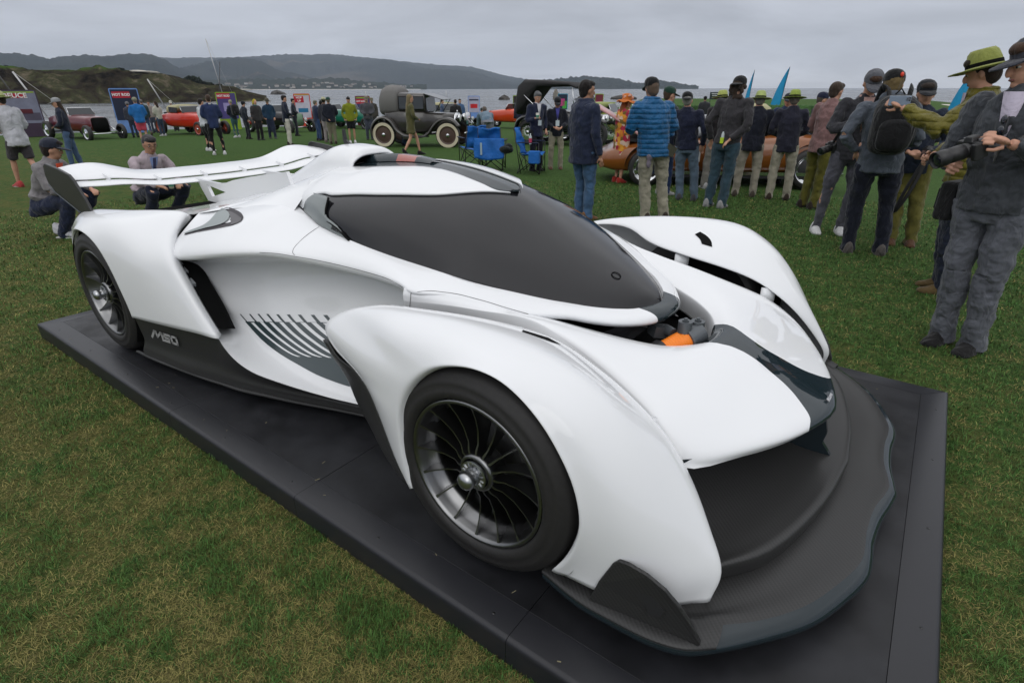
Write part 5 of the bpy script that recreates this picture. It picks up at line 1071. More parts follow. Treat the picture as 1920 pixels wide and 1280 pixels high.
# dark sedan, 1920s
def sedan(x, y, rz, label):
    t = carroot(x, y, rz, label); P = cpaint('sedan', (52, 49, 46)); wb = 2.35; h = wb / 2
    b = MB(); sect(b, [(-1.15, .50, 1.18, .66, 6), (-.6, .48, 1.22, .70, 8), (.25, .48, 1.20, .68, 8), (.34, .50, 1.15, .62, 6), (.80, .52, 1.14, .44, 5), (1.28, .54, 1.12, .38, 5)]); b.build('body', P, t)
    b = MB(); sect(b, [(-.62, 1.18, 1.78, .62, 9), (-.60, 1.18, 1.80, .64, 9), (.30, 1.16, 1.76, .60, 9), (.33, 1.16, 1.74, .58, 9)]); b.build('cabin', P, t)
    b = MB(); sect(b, [(-1.42, 1.06, 1.70, .42, 3), (-1.30, 1.02, 1.92, .55, 3.2), (-1.05, 1.02, 2.04, .62, 3.5), (-.80, 1.05, 2.02, .62, 4), (-.64, 1.1, 1.88, .60, 5)]); b.build('folded_hood', mat('hood_grey', srgb(108, 106, 104), .75), t)
    for xx, ww in ((-.42, .36), (.10, .40)):
        b = MB(); b.prism([(xx - ww / 2, -.655, 1.26), (xx + ww / 2, -.645, 1.26), (xx + ww / 2, -.635, 1.66), (xx - ww / 2, -.645, 1.66)], (0, .02, 0)); o = b.build('window', DGL, t, False)
        b = MB(); b.tube([(xx - ww / 2, -.66, 1.26), (xx + ww / 2, -.65, 1.26), (xx + ww / 2, -.64, 1.66), (xx - ww / 2, -.65, 1.66), (xx - ww / 2, -.66, 1.26)], .012, 5); b.build('frame', BLACK, o)
    b = MB(); b.prism([(.36, -.52, 1.18), (.36, .52, 1.18), (.33, .50, 1.68), (.33, -.50, 1.68)], (.015, 0, 0)); b.build('windscreen', DGL, t, False)
    b = MB(); b.prism([(.30, -.60, 1.74), (.30, .60, 1.74), (.95, .52, 1.55), (.95, -.52, 1.55)], (0, 0, .02)); b.build('sun_visor', P, t, False)
    for s in (-1, 1): b = MB(); b.tube([(.92, s * .50, 1.55), (.66, s * .46, 1.16)], .012, 5); b.build('visor_stay', BLACK, t)
    b = MB(); sect(b, [(1.28, .50, 1.14, .37, 4), (1.34, .50, 1.13, .36, 4)]); b.build('radiator_shell', CHR, t)
    b = MB(); sect(b, [(1.345, .54, 1.06, .31, 5), (1.355, .54, 1.06, .30, 5)]); b.build('radiator_core', BLACK, t)
    b = MB(); b.ell((1.31, 0, 1.17), (.03, .03, .05), 8, 6); b.build('radiator_cap', CHR, t)
    for s in (-1, 1):
        lamp(t, (1.50, s * .33, .98), .13)
        mudguard(t, [(-1.62, .38), (-1.60, .68), (-1.38, .94), (-1.10, 1.0), (-.86, .88), (-.66, .60), (-.42, .44), (-.2, .40), (.25, .40), (.46, .50), (.66, .74), (.88, .92), (1.18, .98), (1.42, .90), (1.58, .72)], .28, P, s * .78)
        b = MB(); b.box((-.02, s * .80, .385), (.95, .26, .03)); b.build('running_board', SATIN, t, False)
        cwheel(t, -1.18, s * .78, .43, .14, WOODM, WOODM, CHR, True); cwheel(t, 1.17, s * .78, .43, .14, WOODM, WOODM, CHR, True)
    b = MB(); b.tube([(1.72, -.60, .50), (1.74, 0, .50), (1.72, .60, .50)], .025, 8); b.build('bumper', CHR, t)
    b = MB(); b.box((1.6, .28, .80), (.01, .22, .12)); b.build('number_plate', mat('plate_teal', srgb(60, 110, 110), .5), t, False)
    return t
sedan(-12.9, 12.95, rad(26), 'black vintage sedan with whitewall wheels and a rounded grey folded hood')
t = hotrod(-20.4, 22.6, -.10, 'dark green roadster beyond the nose of the vintage sedan', cpaint('dkgreen', (34, 40, 38)), CHR, CHR, CREAM, 3.0)
t = hotrod(-18.9, 26.6, math.pi + .1, 'orange open roadster behind the bent over man', cpaint('orange', (196, 62, 20)), CHR, CHR, None, 3.2, lamps=False)
# black tourer with a raised canvas hood
t = carroot(-8.9, 16.5, rad(8), 'black open tourer with its canvas hood raised behind the suited man'); P = cpaint('tourer', (26, 26, 28))
b = MB(); sect(b, [(-1.7, .55, 1.1, .55, 4), (-1.2, .5, 1.22, .70, 6), (0, .5, 1.2, .70, 7), (.5, .5, 1.12, .55, 5), (1.4, .55, 1.05, .42, 5)]); b.build('body', P, t)
b = MB(); sect(b, [(-1.95, 1.02, 1.62, .52, 4), (-1.8, 1.12, 2.05, .66, 6), (-1.55, 1.3, 2.22, .70, 7), (-1.0, 1.95, 2.2, .70, 4), (.2, 1.98, 2.12, .66, 3), (.45, 1.9, 2.0, .62, 3)]); b.build('canvas_hood', CANV, t)
for s in (-1, 1):
    b = MB(); b.tube([(-.9, s * .68, 1.2), (-1.5, s * .70, 1.7)], .02, 6); b.build('hood_stay', CHR, t)
    b = MB(); b.tube([(.45, s * .6, 1.15), (.35, s * .62, 1.95)], .015, 6); b.build('screen_post', CHR, t)
    cwheel(t, -1.3, s * .76, .44, .12, P, CHR, CHR, False, 22); cwheel(t, 1.35, s * .76, .44, .12, P, CHR, CHR, False, 22)
    mudguard(t, [(-1.85, .5), (-1.7, .85), (-1.35, 1.0), (-1.0, .88), (-.8, .5), (-.3, .42), (.5, .42), (.9, .75), (1.3, .98), (1.75, .85)], .24, P, s * .76); lamp(t, (1.6, s * .3, .95), .12)
b = MB(); b.prism([(.5, -.58, 1.15), (.5, .58, 1.15), (.45, .55, 1.6), (.45, -.55, 1.6)], (.012, 0, 0)); b.build('windscreen', DGL, t, False)
b = MB(); sect(b, [(1.42, .52, 1.08, .40, 5), (1.48, .52, 1.06, .39, 5)]); b.build('radiator', CHR, t)
# bronze wedge sports car, clamshell raised
hx, hy_ = .29 - (-2.67), 9.69 - 8.23; ang = math.atan2(-hy_, -hx)
t = carroot(-1.20, 9.55, ang + .04, 'bronze orange low sports car with its pink lined front bonnet raised', group='old cars shown on the lawn', name='sports_car'); P = cpaint('bronze', (128, 72, 26)); PK = mat('bonnet_lining', srgb(178, 128, 128), .4, coat=.3)
b = MB(); sect(b, [(-2.25, .45, .78, .70, 5), (-1.9, .28, .92, .86, 5), (-1.2, .24, .96, .93, 5), (-.2, .22, .90, .94, 5), (.9, .22, .84, .93, 5), (1.5, .22, .82, .90, 5), (2.1, .24, .70, .80, 5), (2.4, .30, .58, .62, 4)]); b.build('body', P, t)
b = MB(); sect(b, [(-1.5, .85, .98, .55, 4), (-1.05, .88, 1.22, .62, 4), (-.3, .88, 1.28, .62, 4.5), (.25, .86, 1.10, .62, 4), (.7, .80, .88, .60, 4)]); b.build('cabin', DGL, t)
b = MB(); sect(b, [(-.95, 1.18, 1.24, .55, 4), (-.3, 1.25, 1.305, .56, 4.5), (-.1, 1.22, 1.27, .54, 4)]); b.build('roof', P, t)
for s in (-1, 1):
    b = MB(); b.box((-.1, s * .935, .27), (3.9, .03, .06)); b.build('sill_trim', CHR, t, False)
    b = MB(); b.box((-.1, s * .92, .215), (3.2, .03, .06)); b.build('sill', SATIN, t, False)
    cwheel(t, -1.45, s * .86, .36, .24, CHR, SATIN, CHR, False); cwheel(t, 1.50, s * .86, .34, .22, CHR, SATIN, CHR, False)
    b = MB(); b.lathe([(.40, s * .945), (.40, s * .70)], (1.50, 0, .36), 'y', 20, 0, math.pi); b.lathe([(.42, s * .945), (.42, s * .70)], (-1.45, 0, .38), 'y', 20, 0, math.pi); b.build('wheel_arch', BLACK, t)
# raised bonnet: hinged ahead, leaning up and back
Bn = [[(1.50 + .95 * u, y * (1 - .12 * u), .80 + .66 * u - .08 * u * u + .05 * (1 - (y / .8) ** 2)) for y in np.linspace(-.80, .80, 9)] for k, u in enumerate((0, .25, .5, .75, 1.0))]
v, f = gmesh(np.array(Bn)); o = mk('bonnet', v, f, PK, t); solid(o, .03, 0)
for s in (-1, 1):
    b = MB(); 
    for k in range(1): b.prism([(2.00, s * .28, 1.195), (2.07, s * .55, 1.20), (1.80, s * .50, 1.035), (1.78, s * .34, 1.045)], (-.02, 0, .012)); b.build('bonnet_vent', BLACK, t, False)
b = MB(); b.box((1.6, 0, .82), (.9, 1.3, .06)); b.build('luggage_bay', SATIN, t, False)
b = MB(); b.tube([(1.9, -.6, .80), (1.75, -.62, 1.42)], .012, 6); b.build('bonnet_stay', CHR, t)
# lime coloured car behind it
t = hotrod(-8.6, 19.3, .2, 'yellow green vintage car behind the raised pink bonnet', cpaint('lime', (126, 134, 60)), CHR, CHR, mat('lime_canvas', srgb(140, 150, 90), .8), 3.4)
t = hotrod(-4.2, 20.2, math.pi + .2, 'silver grey vintage car glimpsed behind the crowd', cpaint('silvercar', (120, 122, 126)), CHR, CHR, CREAM, 3.4)
t = hotrod(-30.9, 22.9, .3, 'dark vintage car behind the red banner', cpaint('blackcar', (22, 20, 24)), CHR, CHR, None, 3.2)

# ------------------------------------------------------------------ banners
def banner(x, y, w, h, frame, field, label, words, wcol, pic, rz=None, wbg=None, z=None):
    az = math.atan2(y + 2.32, x - 2.35)
    t = empty('banner', (x, y, z if z is not None else zg(x, y)), az - math.pi / 2 if rz is None else rz, label, 'banner', 'printed display banners on the lawn')
    # local: x right, y away, z up
    def rr(x0, x1, z0, z1, r, yy, th, m, name):
        P = []
        for cx_, cz_, a0 in ((x1 - r, z1 - r, 0), (x0 + r, z1 - r, 90), (x0 + r, z0 + r, 180), (x1 - r, z0 + r, 270)):
            for k in range(5): a = rad(a0 + k * 22.5); P.append((cx_ + r * math.cos(a), yy, cz_ + r * math.sin(a)))
        b = MB(); b.prism(P, (0, th, 0)); return b.build(name, m, t, False)
    rr(-w / 2, w / 2, .02, h, .07, 0, .06, frame, 'board')
    if field is not None: rr(-w / 2 + .05, w / 2 - .05, h * .30, h - .06, .03, -.008, .008, field, 'picture')
    for nm, (px0, px1, pz0, pz1), m in pic: rr(px0 * w, px1 * w, pz0 * h, pz1 * h, .02, -.014, .006, m, nm)
    for s, sx, sz, size in words:
        text('lettering', s, size * w, wcol, t, Matrix.Translation((sx * w, -.020, sz * h)) @ Matrix.Rotation(math.pi / 2, 4, 'X'), .003, bold=.006 * w)
    b = MB(); b.prism([(-w * .3, .06, .0), (w * .3, .06, 0), (0, .06, h * .5)], (0, .03, 0)); b.build('prop', SATIN, t, False)
    return t
c_ = lambda k, rgb: mat('print_' + k, srgb(*rgb), .55, noise=(3, .12))
REDB = c_('red', (178, 26, 50)); PUR = c_('purple', (58, 42, 62)); SKYB = c_('skyblue', (104, 140, 200)); NAVB = c_('navy', (18, 30, 56)); LIM = c_('lime', (132, 160, 30)); GRYB = c_('grey', (120, 122, 142)); OR = c_('orange', (196, 60, 40)); TE = c_('teal', (40, 140, 170)); PKB = c_('pink', (180, 60, 120)); DKR = c_('darkred', (110, 26, 46)); TARM = c_('tarmac', (78, 72, 90))
banner(-36.1, 7.5, 1.46, 2.26, PUR, GRYB, 'tall purple banner reading DEUCE at the left edge', [('DEUCE', -.12, .88, .22)], WHT, [('stripe_green', (-.44, .44, .935, .965), LIM), ('title_block', (-.46, .20, .83, .925), REDB), ('photo_road', (-.44, .44, .36, .52), TARM), ('photo_car', (-.1, .25, .50, .60), c_('maroon', (88, 22, 34)))])
banner(-34.9, 11.9, 1.36, 2.33, SKYB, NAVB, 'pale blue framed banner reading HOT ROD', [('HOT ROD', -.11, .86, .135)], WHT, [('title_block', (-.42, .20, .79, .93), REDB), ('photo_block', (-.1, .35, .42, .60), c_('bluegrey', (50, 80, 130)))])
banner(-32.9, 16.6, 1.12, 2.12, LIM, c_('violet', (70, 60, 120)), 'lime green banner reading HOT ROD', [('HOT ROD', -.12, .90, .135)], WHT, [('title_block', (-.44, .20, .83, .97), REDB), ('photo_block', (-.2, .2, .5, .72), c_('ltviolet', (150, 140, 190)))])
banner(-31.0, 20.5, .98, 2.02, OR, c_('paper', (190, 186, 200)), 'red orange banner reading HOP UP', [('HOP', -.18, .885, .17), ('UP', -.18, .79, .17)], WHT, [('title_block', (-.46, .10, .745, .93), REDB), ('photo_car', (-.3, .3, .46, .58), c_('bluecar', (30, 110, 150))), ('stripe_top', (-.44, .44, .955, .985), c_('mustard', (190, 140, 40)))])
banner(-30.1, 24.6, .98, 1.89, DKR, c_('violet2', (60, 60, 100)), 'dark red banner reading HOT ROD behind the green vest', [('HOT ROD', -.14, .82, .125)], WHT, [('title_block', (-.44, .16, .74, .90), REDB), ('stripe_top', (-.44, .44, .92, .96), LIM)])
banner(-40.3, 39.9, .95, 1.88, TE, c_('bluefield', (60, 110, 160)), 'small blue banner beyond the sedan roof', [], WHT, [])
banner(-33.4, 40.3, 1.08, 2.01, SKYB, c_('palefield', (165, 165, 185)), 'slim pale blue banner with a red car picture', [], WHT, [('photo_car', (-.3, .3, .48, .66), c_('redcar', (190, 20, 30))), ('photo_top', (-.40, .40, .80, .86), NAVB)])
banner(-32.7, 46.4, 1.12, 2.09, LIM, c_('darkfield', (40, 30, 30)), 'green topped banner behind the tourer hood', [], WHT, [])
banner(-29.0, 48.8, 1.0, 2.24, TE, NAVB, 'teal banner with pink and green print beyond the lanyard man', [], WHT, [('print_pink', (-.4, .2, .5, .8), PKB), ('print_green', (.0, .4, .4, .7), c_('green', (60, 170, 60)))])
banner(-25.9, 50.6, .84, 2.23, LIM, DKR, 'small dark red banner right of the heavy set man', [], WHT, [('print_pink', (-.4, .4, .5, .7), PKB)])
# blue feather flags
FLG = mat('flag_blue', srgb(20, 140, 190), .7, noise=(2, .06))
for (x, y, h, w, lab) in ((-21.0, 85, 5.6, .9, 'slim blue feather flag behind the curly haired man'), (-17.06, 85.4, 5.9, 1.9, 'blue feather flag between the two blazer men'), (-5.6, 92, 5.2, 1.2, 'blue feather flag right of the pink blazer'), (3.05, 95, 6.7, 2.3, 'blue feather flag beside the black sign at the right')):
    az = math.atan2(y + 2.32, x - 2.35); z0 = 1.70 - .0385 * math.hypot(x - 2.35, y + 2.32)
    t = empty('feather_flag', (x, y, z0), az - math.pi / 2, lab, 'flag', 'blue feather flags')
    P = [(-w * .5, 0), (-w * .42, h * .25), (-w * .15, h * .6), (w * .18, h * .88), (w * .36, h)]; Q_ = [(w * .12, 0), (w * .20, h * .25), (w * .28, h * .6), (w * .38, h * .88), (w * .40, h)]
    A = np.array([[(a[0] * (1 - k) + b[0] * k, .12 * math.sin(3 * k + a[1]), a[1]) for k in (0, .33, .66, 1)] for a, b in zip(crv(np.array([(p[0], p[1], 0) for p in P]), 4), crv(np.array([(p[0], p[1], 0) for p in Q_]), 4))])
    v, f = gmesh(A); o = mk('sail', v, f, FLG, t); solid(o, .02, 0)
    b = MB(); b.tube([(w * .13, 0, -.6), (w * .21, 0, h * .25), (w * .29, 0, h * .6), (w * .40, 0, h * 1.02)], .03, 6); b.build('pole', SATIN, t)
def signboard(x, y, z, w, h, lab, lines):
    az = math.atan2(y + 2.32, x - 2.35); t = empty('sign_board', (x, y, z - h - .9), az - math.pi / 2, lab, 'sign', 'black notice boards')
    b = MB(); b.box((0, 0, h / 2 + .9), (w, .06, h)); b.build('board', mat('board_dark', srgb(14, 34, 36), .5), t, False)
    for s in (-1, 1): b = MB(); b.box((s * w * .42, .02, .45), (.08, .05, 1.3)); b.build('leg', SATIN, t, False)
    for k in range(lines): b = MB(); b.box((0, -.035, .9 + h * (.8 - k * .25)), (w * (.7 - .12 * (k % 2)), .01, h * .07)); b.build('text_line', WHT, t, False)
signboard(4.4, 104, 1.70 - .0175 * 106, 2.2, 1.9, 'black notice board on legs beside the blue flag', 3)
signboard(-26.5, 88, 1.70 - .006 * 94, 1.5, 1.0, 'small dark notice board above the crowd behind the navy pullover', 2)
# ------------------------------------------------------------------ people
def cloth(key, rgb, rough=.85, knit=False, sheen=.15):
    n_ = 'cloth_%s' % key
    if n_ in MATS: return MATS[n_]
    lum = sum(rgb) / 3; rgb = tuple((c * .86 + lum * .14) for c in rgb)
    cc = srgb(*rgb); m = mat(n_, tuple(c * .82 for c in cc[:3]), rough=rough, noise=(7, .16), sheen=sheen, spec=.25)
    n = m.node_tree.nodes; l = m.node_tree.links; geo = [k for k in n if k.type == 'NEW_GEOMETRY'][0]
    # soft folds plus fine weave
    mp = n.new('ShaderNodeMapping'); mp.inputs['Scale'].default_value = (1.3, 1.3, .8); l.new(geo.outputs['Position'], mp.inputs[0])
    a = n.new('ShaderNodeTexNoise'); a.inputs['Scale'].default_value = 7; a.inputs['Detail'].default_value = 3.5; a.inputs['Roughness'].default_value = .55; a.inputs['Distortion'].default_value = 1.6; l.new(mp.outputs[0], a.inputs[0])
    b = n.new('ShaderNodeBump'); b.inputs['Strength'].default_value = 1; b.inputs['Distance'].default_value = .027; l.new(a.outputs[0], b.inputs['Height'])
    l.new(b.outputs[0], n['Principled BSDF'].inputs['Normal'])
    return m
def quilt(m):
    n_ = m.name + '_quilted'
    if n_ in MATS: return MATS[n_]
    q = m.copy(); q.name = n_; MATS[n_] = q; n = q.node_tree.nodes; l = q.node_tree.links; geo = [k for k in n if k.type == 'NEW_GEOMETRY'][0]
    w = n.new('ShaderNodeTexWave'); w.bands_direction = 'Z'; w.inputs['Scale'].default_value = 5.2; w.inputs['Distortion'].default_value = 1.2; w.inputs['Detail Scale'].default_value = .6; l.new(geo.outputs['Position'], w.inputs[0])
    pw = n.new('ShaderNodeMath'); pw.operation = 'POWER'; pw.inputs[1].default_value = .35; l.new(w.outputs['Fac'], pw.inputs[0])
    b = n.new('ShaderNodeBump'); b.inputs['Strength'].default_value = .8; b.inputs['Distance'].default_value = .013; l.new(pw.outputs[0], b.inputs['Height'])
    p = n['Principled BSDF']; o = p.inputs['Normal'].links[0].from_socket; l.new(o, b.inputs['Normal']); l.new(b.outputs[0], p.inputs['Normal']); p.inputs['Roughness'].default_value = .5
    return q
SKIN = [mat('skin_%d' % i, c, rough=.5, noise=(14, .10), spec=.35) for i, c in enumerate(((.50, .27, .185), (.36, .19, .12), (.42, .23, .15)))]
EYEW = mat('eye_white', (.6, .58, .55), .3); EYED = mat('eye_dark', (.02, .014, .01), .2); LIP = mat('lip', (.24, .085, .07), .5); BROW = mat('brow_dark', (.03, .02, .015), .8)
GL = mat('spectacle_frame', (.01, .01, .01), .3); SHOESOLE = mat('sole_white', (.6, .6, .58), .6)
fold_tex = bpy.data.textures.new('folds', 'CLOUDS'); fold_tex.noise_scale = .11; fold_tex.noise_depth = 2
def remesh(o, vx, disp=0, it=3):
    r = o.modifiers.new('skin', 'REMESH'); r.mode = 'VOXEL'; r.voxel_size = vx; r.use_smooth_shade = True
    s = o.modifiers.new('smooth', 'SMOOTH'); s.iterations = it; s.factor = .6
    if disp:
        d = o.modifiers.new('folds', 'DISPLACE'); d.texture = fold_tex; d.strength = disp; d.mid_level = .5; d.texture_coords = 'GLOBAL'
    return o
def ringtube(mb, rings, n=14):
    """rings of (centre, lateral unit, half width, half depth, axis)"""
    V = []
    for c, lat, w, d, ax in rings:
        c = Vector(c); lat = Vector(lat).normalized(); ax = Vector(ax).normalized(); fw = ax.cross(lat).normalized()
        V += [c + lat * math.cos(t) * w + fw * math.sin(t) * d for t in [2 * math.pi * k / n for k in range(n)]]
    F = []
    for i in range(len(rings) - 1):
        for k in range(n): F.append((i * n + k, i * n + (k + 1) % n, (i + 1) * n + (k + 1) % n, (i + 1) * n + k))
    F.append(tuple(range(n - 1, -1, -1))); F.append(tuple((len(rings) - 1) * n + k for k in range(n)))
    mb.add(V, F)
ARM = {'down': ((-.01, .035, -.175), (.03, .04, -.33)), 'front': ((.01, .05, -.165), (.125, -.055, -.215)), 'chest': ((.03, .05, -.155), (.155, -.055, -.10)),
       'cup': ((.0, .035, -.17), (.135, -.015, -.135)), 'pocket': ((-.055, .055, -.155), (.015, .03, -.29)), 'behind': ((-.05, .045, -.165), (-.085, -.06, -.27)),
       'phone': ((.12, .02, -.10), (.27, -.03, -.02)), 'knee': ((.09, .05, -.14), (.20, -.03, -.17)), 'hang': ((.10, .01, -.14), (.17, .0, -.28)), 'camlow': ((.0, .05, -.165), (.14, -.02, -.17)), 'hip': ((-.045, .085, -.14), (.0, .01, -.235))}
def person(loc, H, rz, label, group, top, bottom, shoes, hair=None, hat=None, arms=('down', 'down'), legs='stand', tl=0.03, hd=0.1, hy=0, build=1.0, lean=(0, 0), skin=0, near=0, face=False, spread=.055, glasses=False, dress=False, hem=.46, style='', shirt=None, tie=None, sleeve=True, legoff=0, noshow=()):
    d = (Vector(loc) - Vector((2.35, -2.32, 0))).length
    vx = max(.008, d * .0016) * (1 if near < 2 else .62)
    t = empty('person', loc, rz, label, 'person', group)
    lx, ly = lean[0], lean[1]
    def sh(p):                                        # body lean grows with height
        p = Vector(p) * H; k = p.z / H
        return Vector((p.x + lx * k, p.y + ly * k, p.z))
    # --- skeleton, fractions of the height; x forward, y to the left
    hipz, hipx = .515, 0
    A = {1: (legoff, spread, .045), -1: (-legoff, -spread, .045)}; K = {1: (legoff * .5 + .02, spread * .95, .285), -1: (-legoff * .5 + .02, -spread * .95, .285)}
    if legs == 'walk': A = {1: (.15, .04, .05), -1: (-.15, -.035, .075)}; K = {1: (.105, .045, .29), -1: (-.03, -.045, .285)}
    if legs == 'squat': hipz, hipx = .20, -.10; A = {1: (.03, .10, .045), -1: (.05, -.09, .045)}; K = {1: (.15, .16, .29), -1: (.18, -.12, .28)}
    hips = {s: Vector((hipx, s * .052 * build, hipz)) for s in (1, -1)}
    pel = Vector((hipx, 0, hipz)); ax = Vector((math.sin(tl), 0, math.cos(tl)))
    sp = lambda k: pel + ax * k
    neckb = sp(.325)
    fwd = Vector((math.cos(tl), 0, -math.sin(tl)))
    S = {s: sp(.292) + Vector((0, s * .108 * build ** .5, 0)) for s in (1, -1)}
    E = {}; W = {}
    ca, sa = math.cos(tl * .6), math.sin(tl * .6)
    for s, a in zip((1, -1), arms):
        for D, q in ((E, ARM[a][0]), (W, ARM[a][1])):
            x, y, z = q; D[s] = S[s] + Vector((x * ca + z * sa * 0, s * y, z))
    tlh = tl * .5 + hd
    hc = neckb + Vector((math.sin(tl * .7) * .07 + .012 + math.sin(hd) * .02, 0, math.cos(tl * .7) * .078))
    lat = Vector((0, 1, 0)); up = Vector((0, 0, 1))
    tone = SKIN[skin]
    # --- body: one continuous figure
    b = MB()
    Rh = Euler((0, tlh, rad(hy))).to_matrix()
    def hp(x, y, z): return hc + Rh @ Vector((x, y, z))
    b.ell(sh(hp(-.004, 0, .012)), (.056 * H, .044 * H, .055 * H), 18, 12, rot=(0, tlh, rad(hy)))
    b.ell(sh(hp(.014, 0, -.022)), (.036 * H, .034 * H, .042 * H), 16, 10, rot=(0, tlh, rad(hy)))
    b.ell(sh(hp(.036, 0, -.050)), (.013 * H, .017 * H, .011 * H), 10, 8, rot=(0, tlh, rad(hy)))
    b.ell(sh(hp(.055, 0, -.012)), (.011 * H, .0065 * H, .017 * H), 8, 8, rot=(0, tlh - .25, rad(hy)))
    b.ell(sh(hp(.047, 0, .012)), (.008 * H, .026 * H, .007 * H), 8, 8, rot=(0, tlh, rad(hy)))
    for s in (1, -1): b.ell(sh(hp(-.002, s * .044, -.006)), (.010 * H, .005 * H, .018 * H), 8, 8, rot=(0, tlh, rad(hy)))
    b.tube([sh(neckb - Vector((0, 0, .03))), sh(hc + Vector((-.006, 0, -.03)))], [.034 * H * build ** .3, .031 * H], 12)
    tr = []
    for k, w, dd in ((-.02, .08, .058), (.08, .075, .052), (.2, .09, .058), (.29, .085, .05), (.325, .035, .032)): tr.append((sh(sp(k)), lat, w * H * build, dd * H * build, ax))
    ringtube(b, tr)
    for s in (1, -1):
        b.tube([sh(S[s]), sh(E[s])], [.028 * H, .022 * H], 10); b.tube([sh(E[s]), sh(W[s])], [.022 * H, .0145 * H], 10)
        b.tube([sh(hips[s]), sh(Vector(K[s]))], [.046 * H * build ** .5, .030 * H], 10); b.tube([sh(Vector(K[s])), sh(Vector(K[s]).lerp(Vector(A[s]), .35)), sh(Vector(A[s]) + Vector((0, 0, .005)))], [.029 * H, .031 * H, .019 * H], 10)
        b.tube([sh(Vector(A[s])), sh(Vector(A[s]) + Vector((.045, 0, -.027)))], [.016 * H, .011 * H], 8)
        # hand
        dr = (W[s] - E[s]).normalized(); side = dr.cross(up) if abs(dr.z) < .9 else Vector((0, s, 0))
        side.normalize(); nrm = dr.cross(side).normalized()
        curl = .9 if arms[0 if s > 0 else 1] not in ('down',) else .45
        pw = W[s] + dr * .028
        b.ell(sh(pw), (.027 * H, .024 * H, .011 * H), 12, 8, rot=Matrix((dr, side, nrm)).transposed().to_euler())
        inn = nrm * (-1 if nrm.z > 0 else 1)
        if arms[0 if s > 0 else 1] in ('chest', 'camlow', 'cup', 'phone', 'front'):
            inn = Vector((0, -s * .8, -.25)); inn = (inn - dr * inn.dot(dr)).normalized(); side = dr.cross(inn) * -1; curl = 1.25
        if arms[0 if s > 0 else 1] == 'down': inn = Vector((0, -s, 0)); side = Vector((1, 0, 0))
        if d < 12 or near:
            for k, (o_, L_) in enumerate(((-.018, .036), (-.0065, .042), (.006, .039), (.0175, .031))):
                p0 = pw + side * o_ + dr * .016; p1 = p0 + dr * L_ * .5 + inn * L_ * curl * .22; p2 = p1 + (dr * (1 - curl * .7) + inn * curl).normalized() * L_ * .5
                b.tube([sh(p0), sh(p1), sh(p2)], [.0058 * H, .0052 * H, .0045 * H], 7)
            q0 = pw - side * .018 * 1 - dr * .012; q1 = q0 - side * .012 + dr * .018 + inn * .01; b.tube([sh(q0), sh(q1), sh(q1 + dr * .016 + inn * .008)], [.0075 * H, .0062 * H, .005 * H], 7)
        else:
            b.ell(sh(pw + dr * .03 + inn * .012), (.022 * H, .016 * H, .010 * H), 8, 6)
    body = remesh(b.build('body', tone, t), vx, 0, 2)
    # --- trousers or shorts
    tb = srgb; loose = 1.0
    if bottom is not None and not dress:
        b = MB(); short = bottom[1] == 'shorts'
        ringtube(b, [(sh(pel + ax * k + Vector((0, 0, 0))), lat, w * H * build ** .8, dd * H * build, ax if k > 0 else up) for k, w, dd in ((-.06, .083, .062), (-.02, .094, .070), (.03, .092, .066), (.09, .083, .058))])
        for s in (1, -1):
            Kv, Av = Vector(K[s]), Vector(A[s]); kn = Kv
            if short: b.tube([sh(hips[s] + Vector((0, 0, -.01))), sh(hips[s].lerp(Kv, .5)), sh(hips[s].lerp(Kv, .92))], [.054 * H * build ** .5, .052 * H, .052 * H], 14)
            else:
                g_ = .031 if style == 'slim' else .040
                ank = Av + Vector((.004, 0, -.033 if style != 'slim' else -.020))
                b.tube([sh(hips[s]), sh(hips[s].lerp(Kv, .5)), sh(Kv)], [(.056 * H * build ** .5, .056 * H * build ** .5), .050 * H * build ** .4, (g_ + .003) * H], 14)
                b.tube([sh(Kv), sh(Kv.lerp(ank, .4)), sh(Kv.lerp(ank, .85)), sh(ank)], [(g_ + .003) * H, (g_ + .001) * H, (g_ - .002) * H, (g_ + .001) * H], 14)
        remesh(b.build('shorts' if short else 'trousers', bottom[0], t), vx * 1.1, .024 * H, 2)
    # --- top
    if top is not None:
        if style == 'puffer': top = quilt(top)
        if dress:
            n = top.node_tree.nodes; l = top.node_tree.links; geo = [k for k in n if k.type == 'NEW_GEOMETRY'][0]; v_ = n.new('ShaderNodeTexVoronoi'); v_.inputs['Scale'].default_value = 13; l.new(geo.outputs['Position'], v_.inputs[0])
            r_ = n.new('ShaderNodeValToRGB'); r_.color_ramp.interpolation = 'CONSTANT'; sx_ = n.new('ShaderNodeSeparateColor'); l.new(v_.outputs['Color'], sx_.inputs[0]); l.new(sx_.outputs[0], r_.inputs[0]); e0 = r_.color_ramp.elements; e0[0].color = (.50, .16, .02, 1); e0[1].position = .8; e0[1].color = (.55, .40, .30, 1)
            for p_, c_ in ((.25, (.35, .02, .05, 1)), (.45, (.60, .27, .03, 1)), (.62, (.16, .10, .02, 1))): q_ = e0.new(p_); q_.color = c_
            l.new(r_.outputs[0], n['Principled BSDF'].inputs['Base Color'])
        b = MB(); pf = .012 if style == 'puffer' or 'puffer' in label else .0
        hk = hem - hipz; R_ = []
        base = [(hk, .100 + (.02 if hem < .42 else 0), .076), (hk * .4 + .02, .099, .074), (.10, .091, .069), (.19, .099, .073), (.255, .100, .068), (.300, .086, .056), (.335, .046, .043), (.350, .039, .040)]
        if legs == 'squat': base = base[1:] if hk < 0 else base
        for k, w, dd in base: R_.append((sh(sp(k) if k > 0 else pel + Vector((0, 0, k)) + Vector((0, 0, 0))), lat, (w + pf) * H * build, (dd + pf) * H * build ** 1.3, ax if k > 0 else up))
        if dress: R_[0] = (sh(pel + Vector((0, 0, hem - hipz))), lat, .125 * H, .11 * H, up)
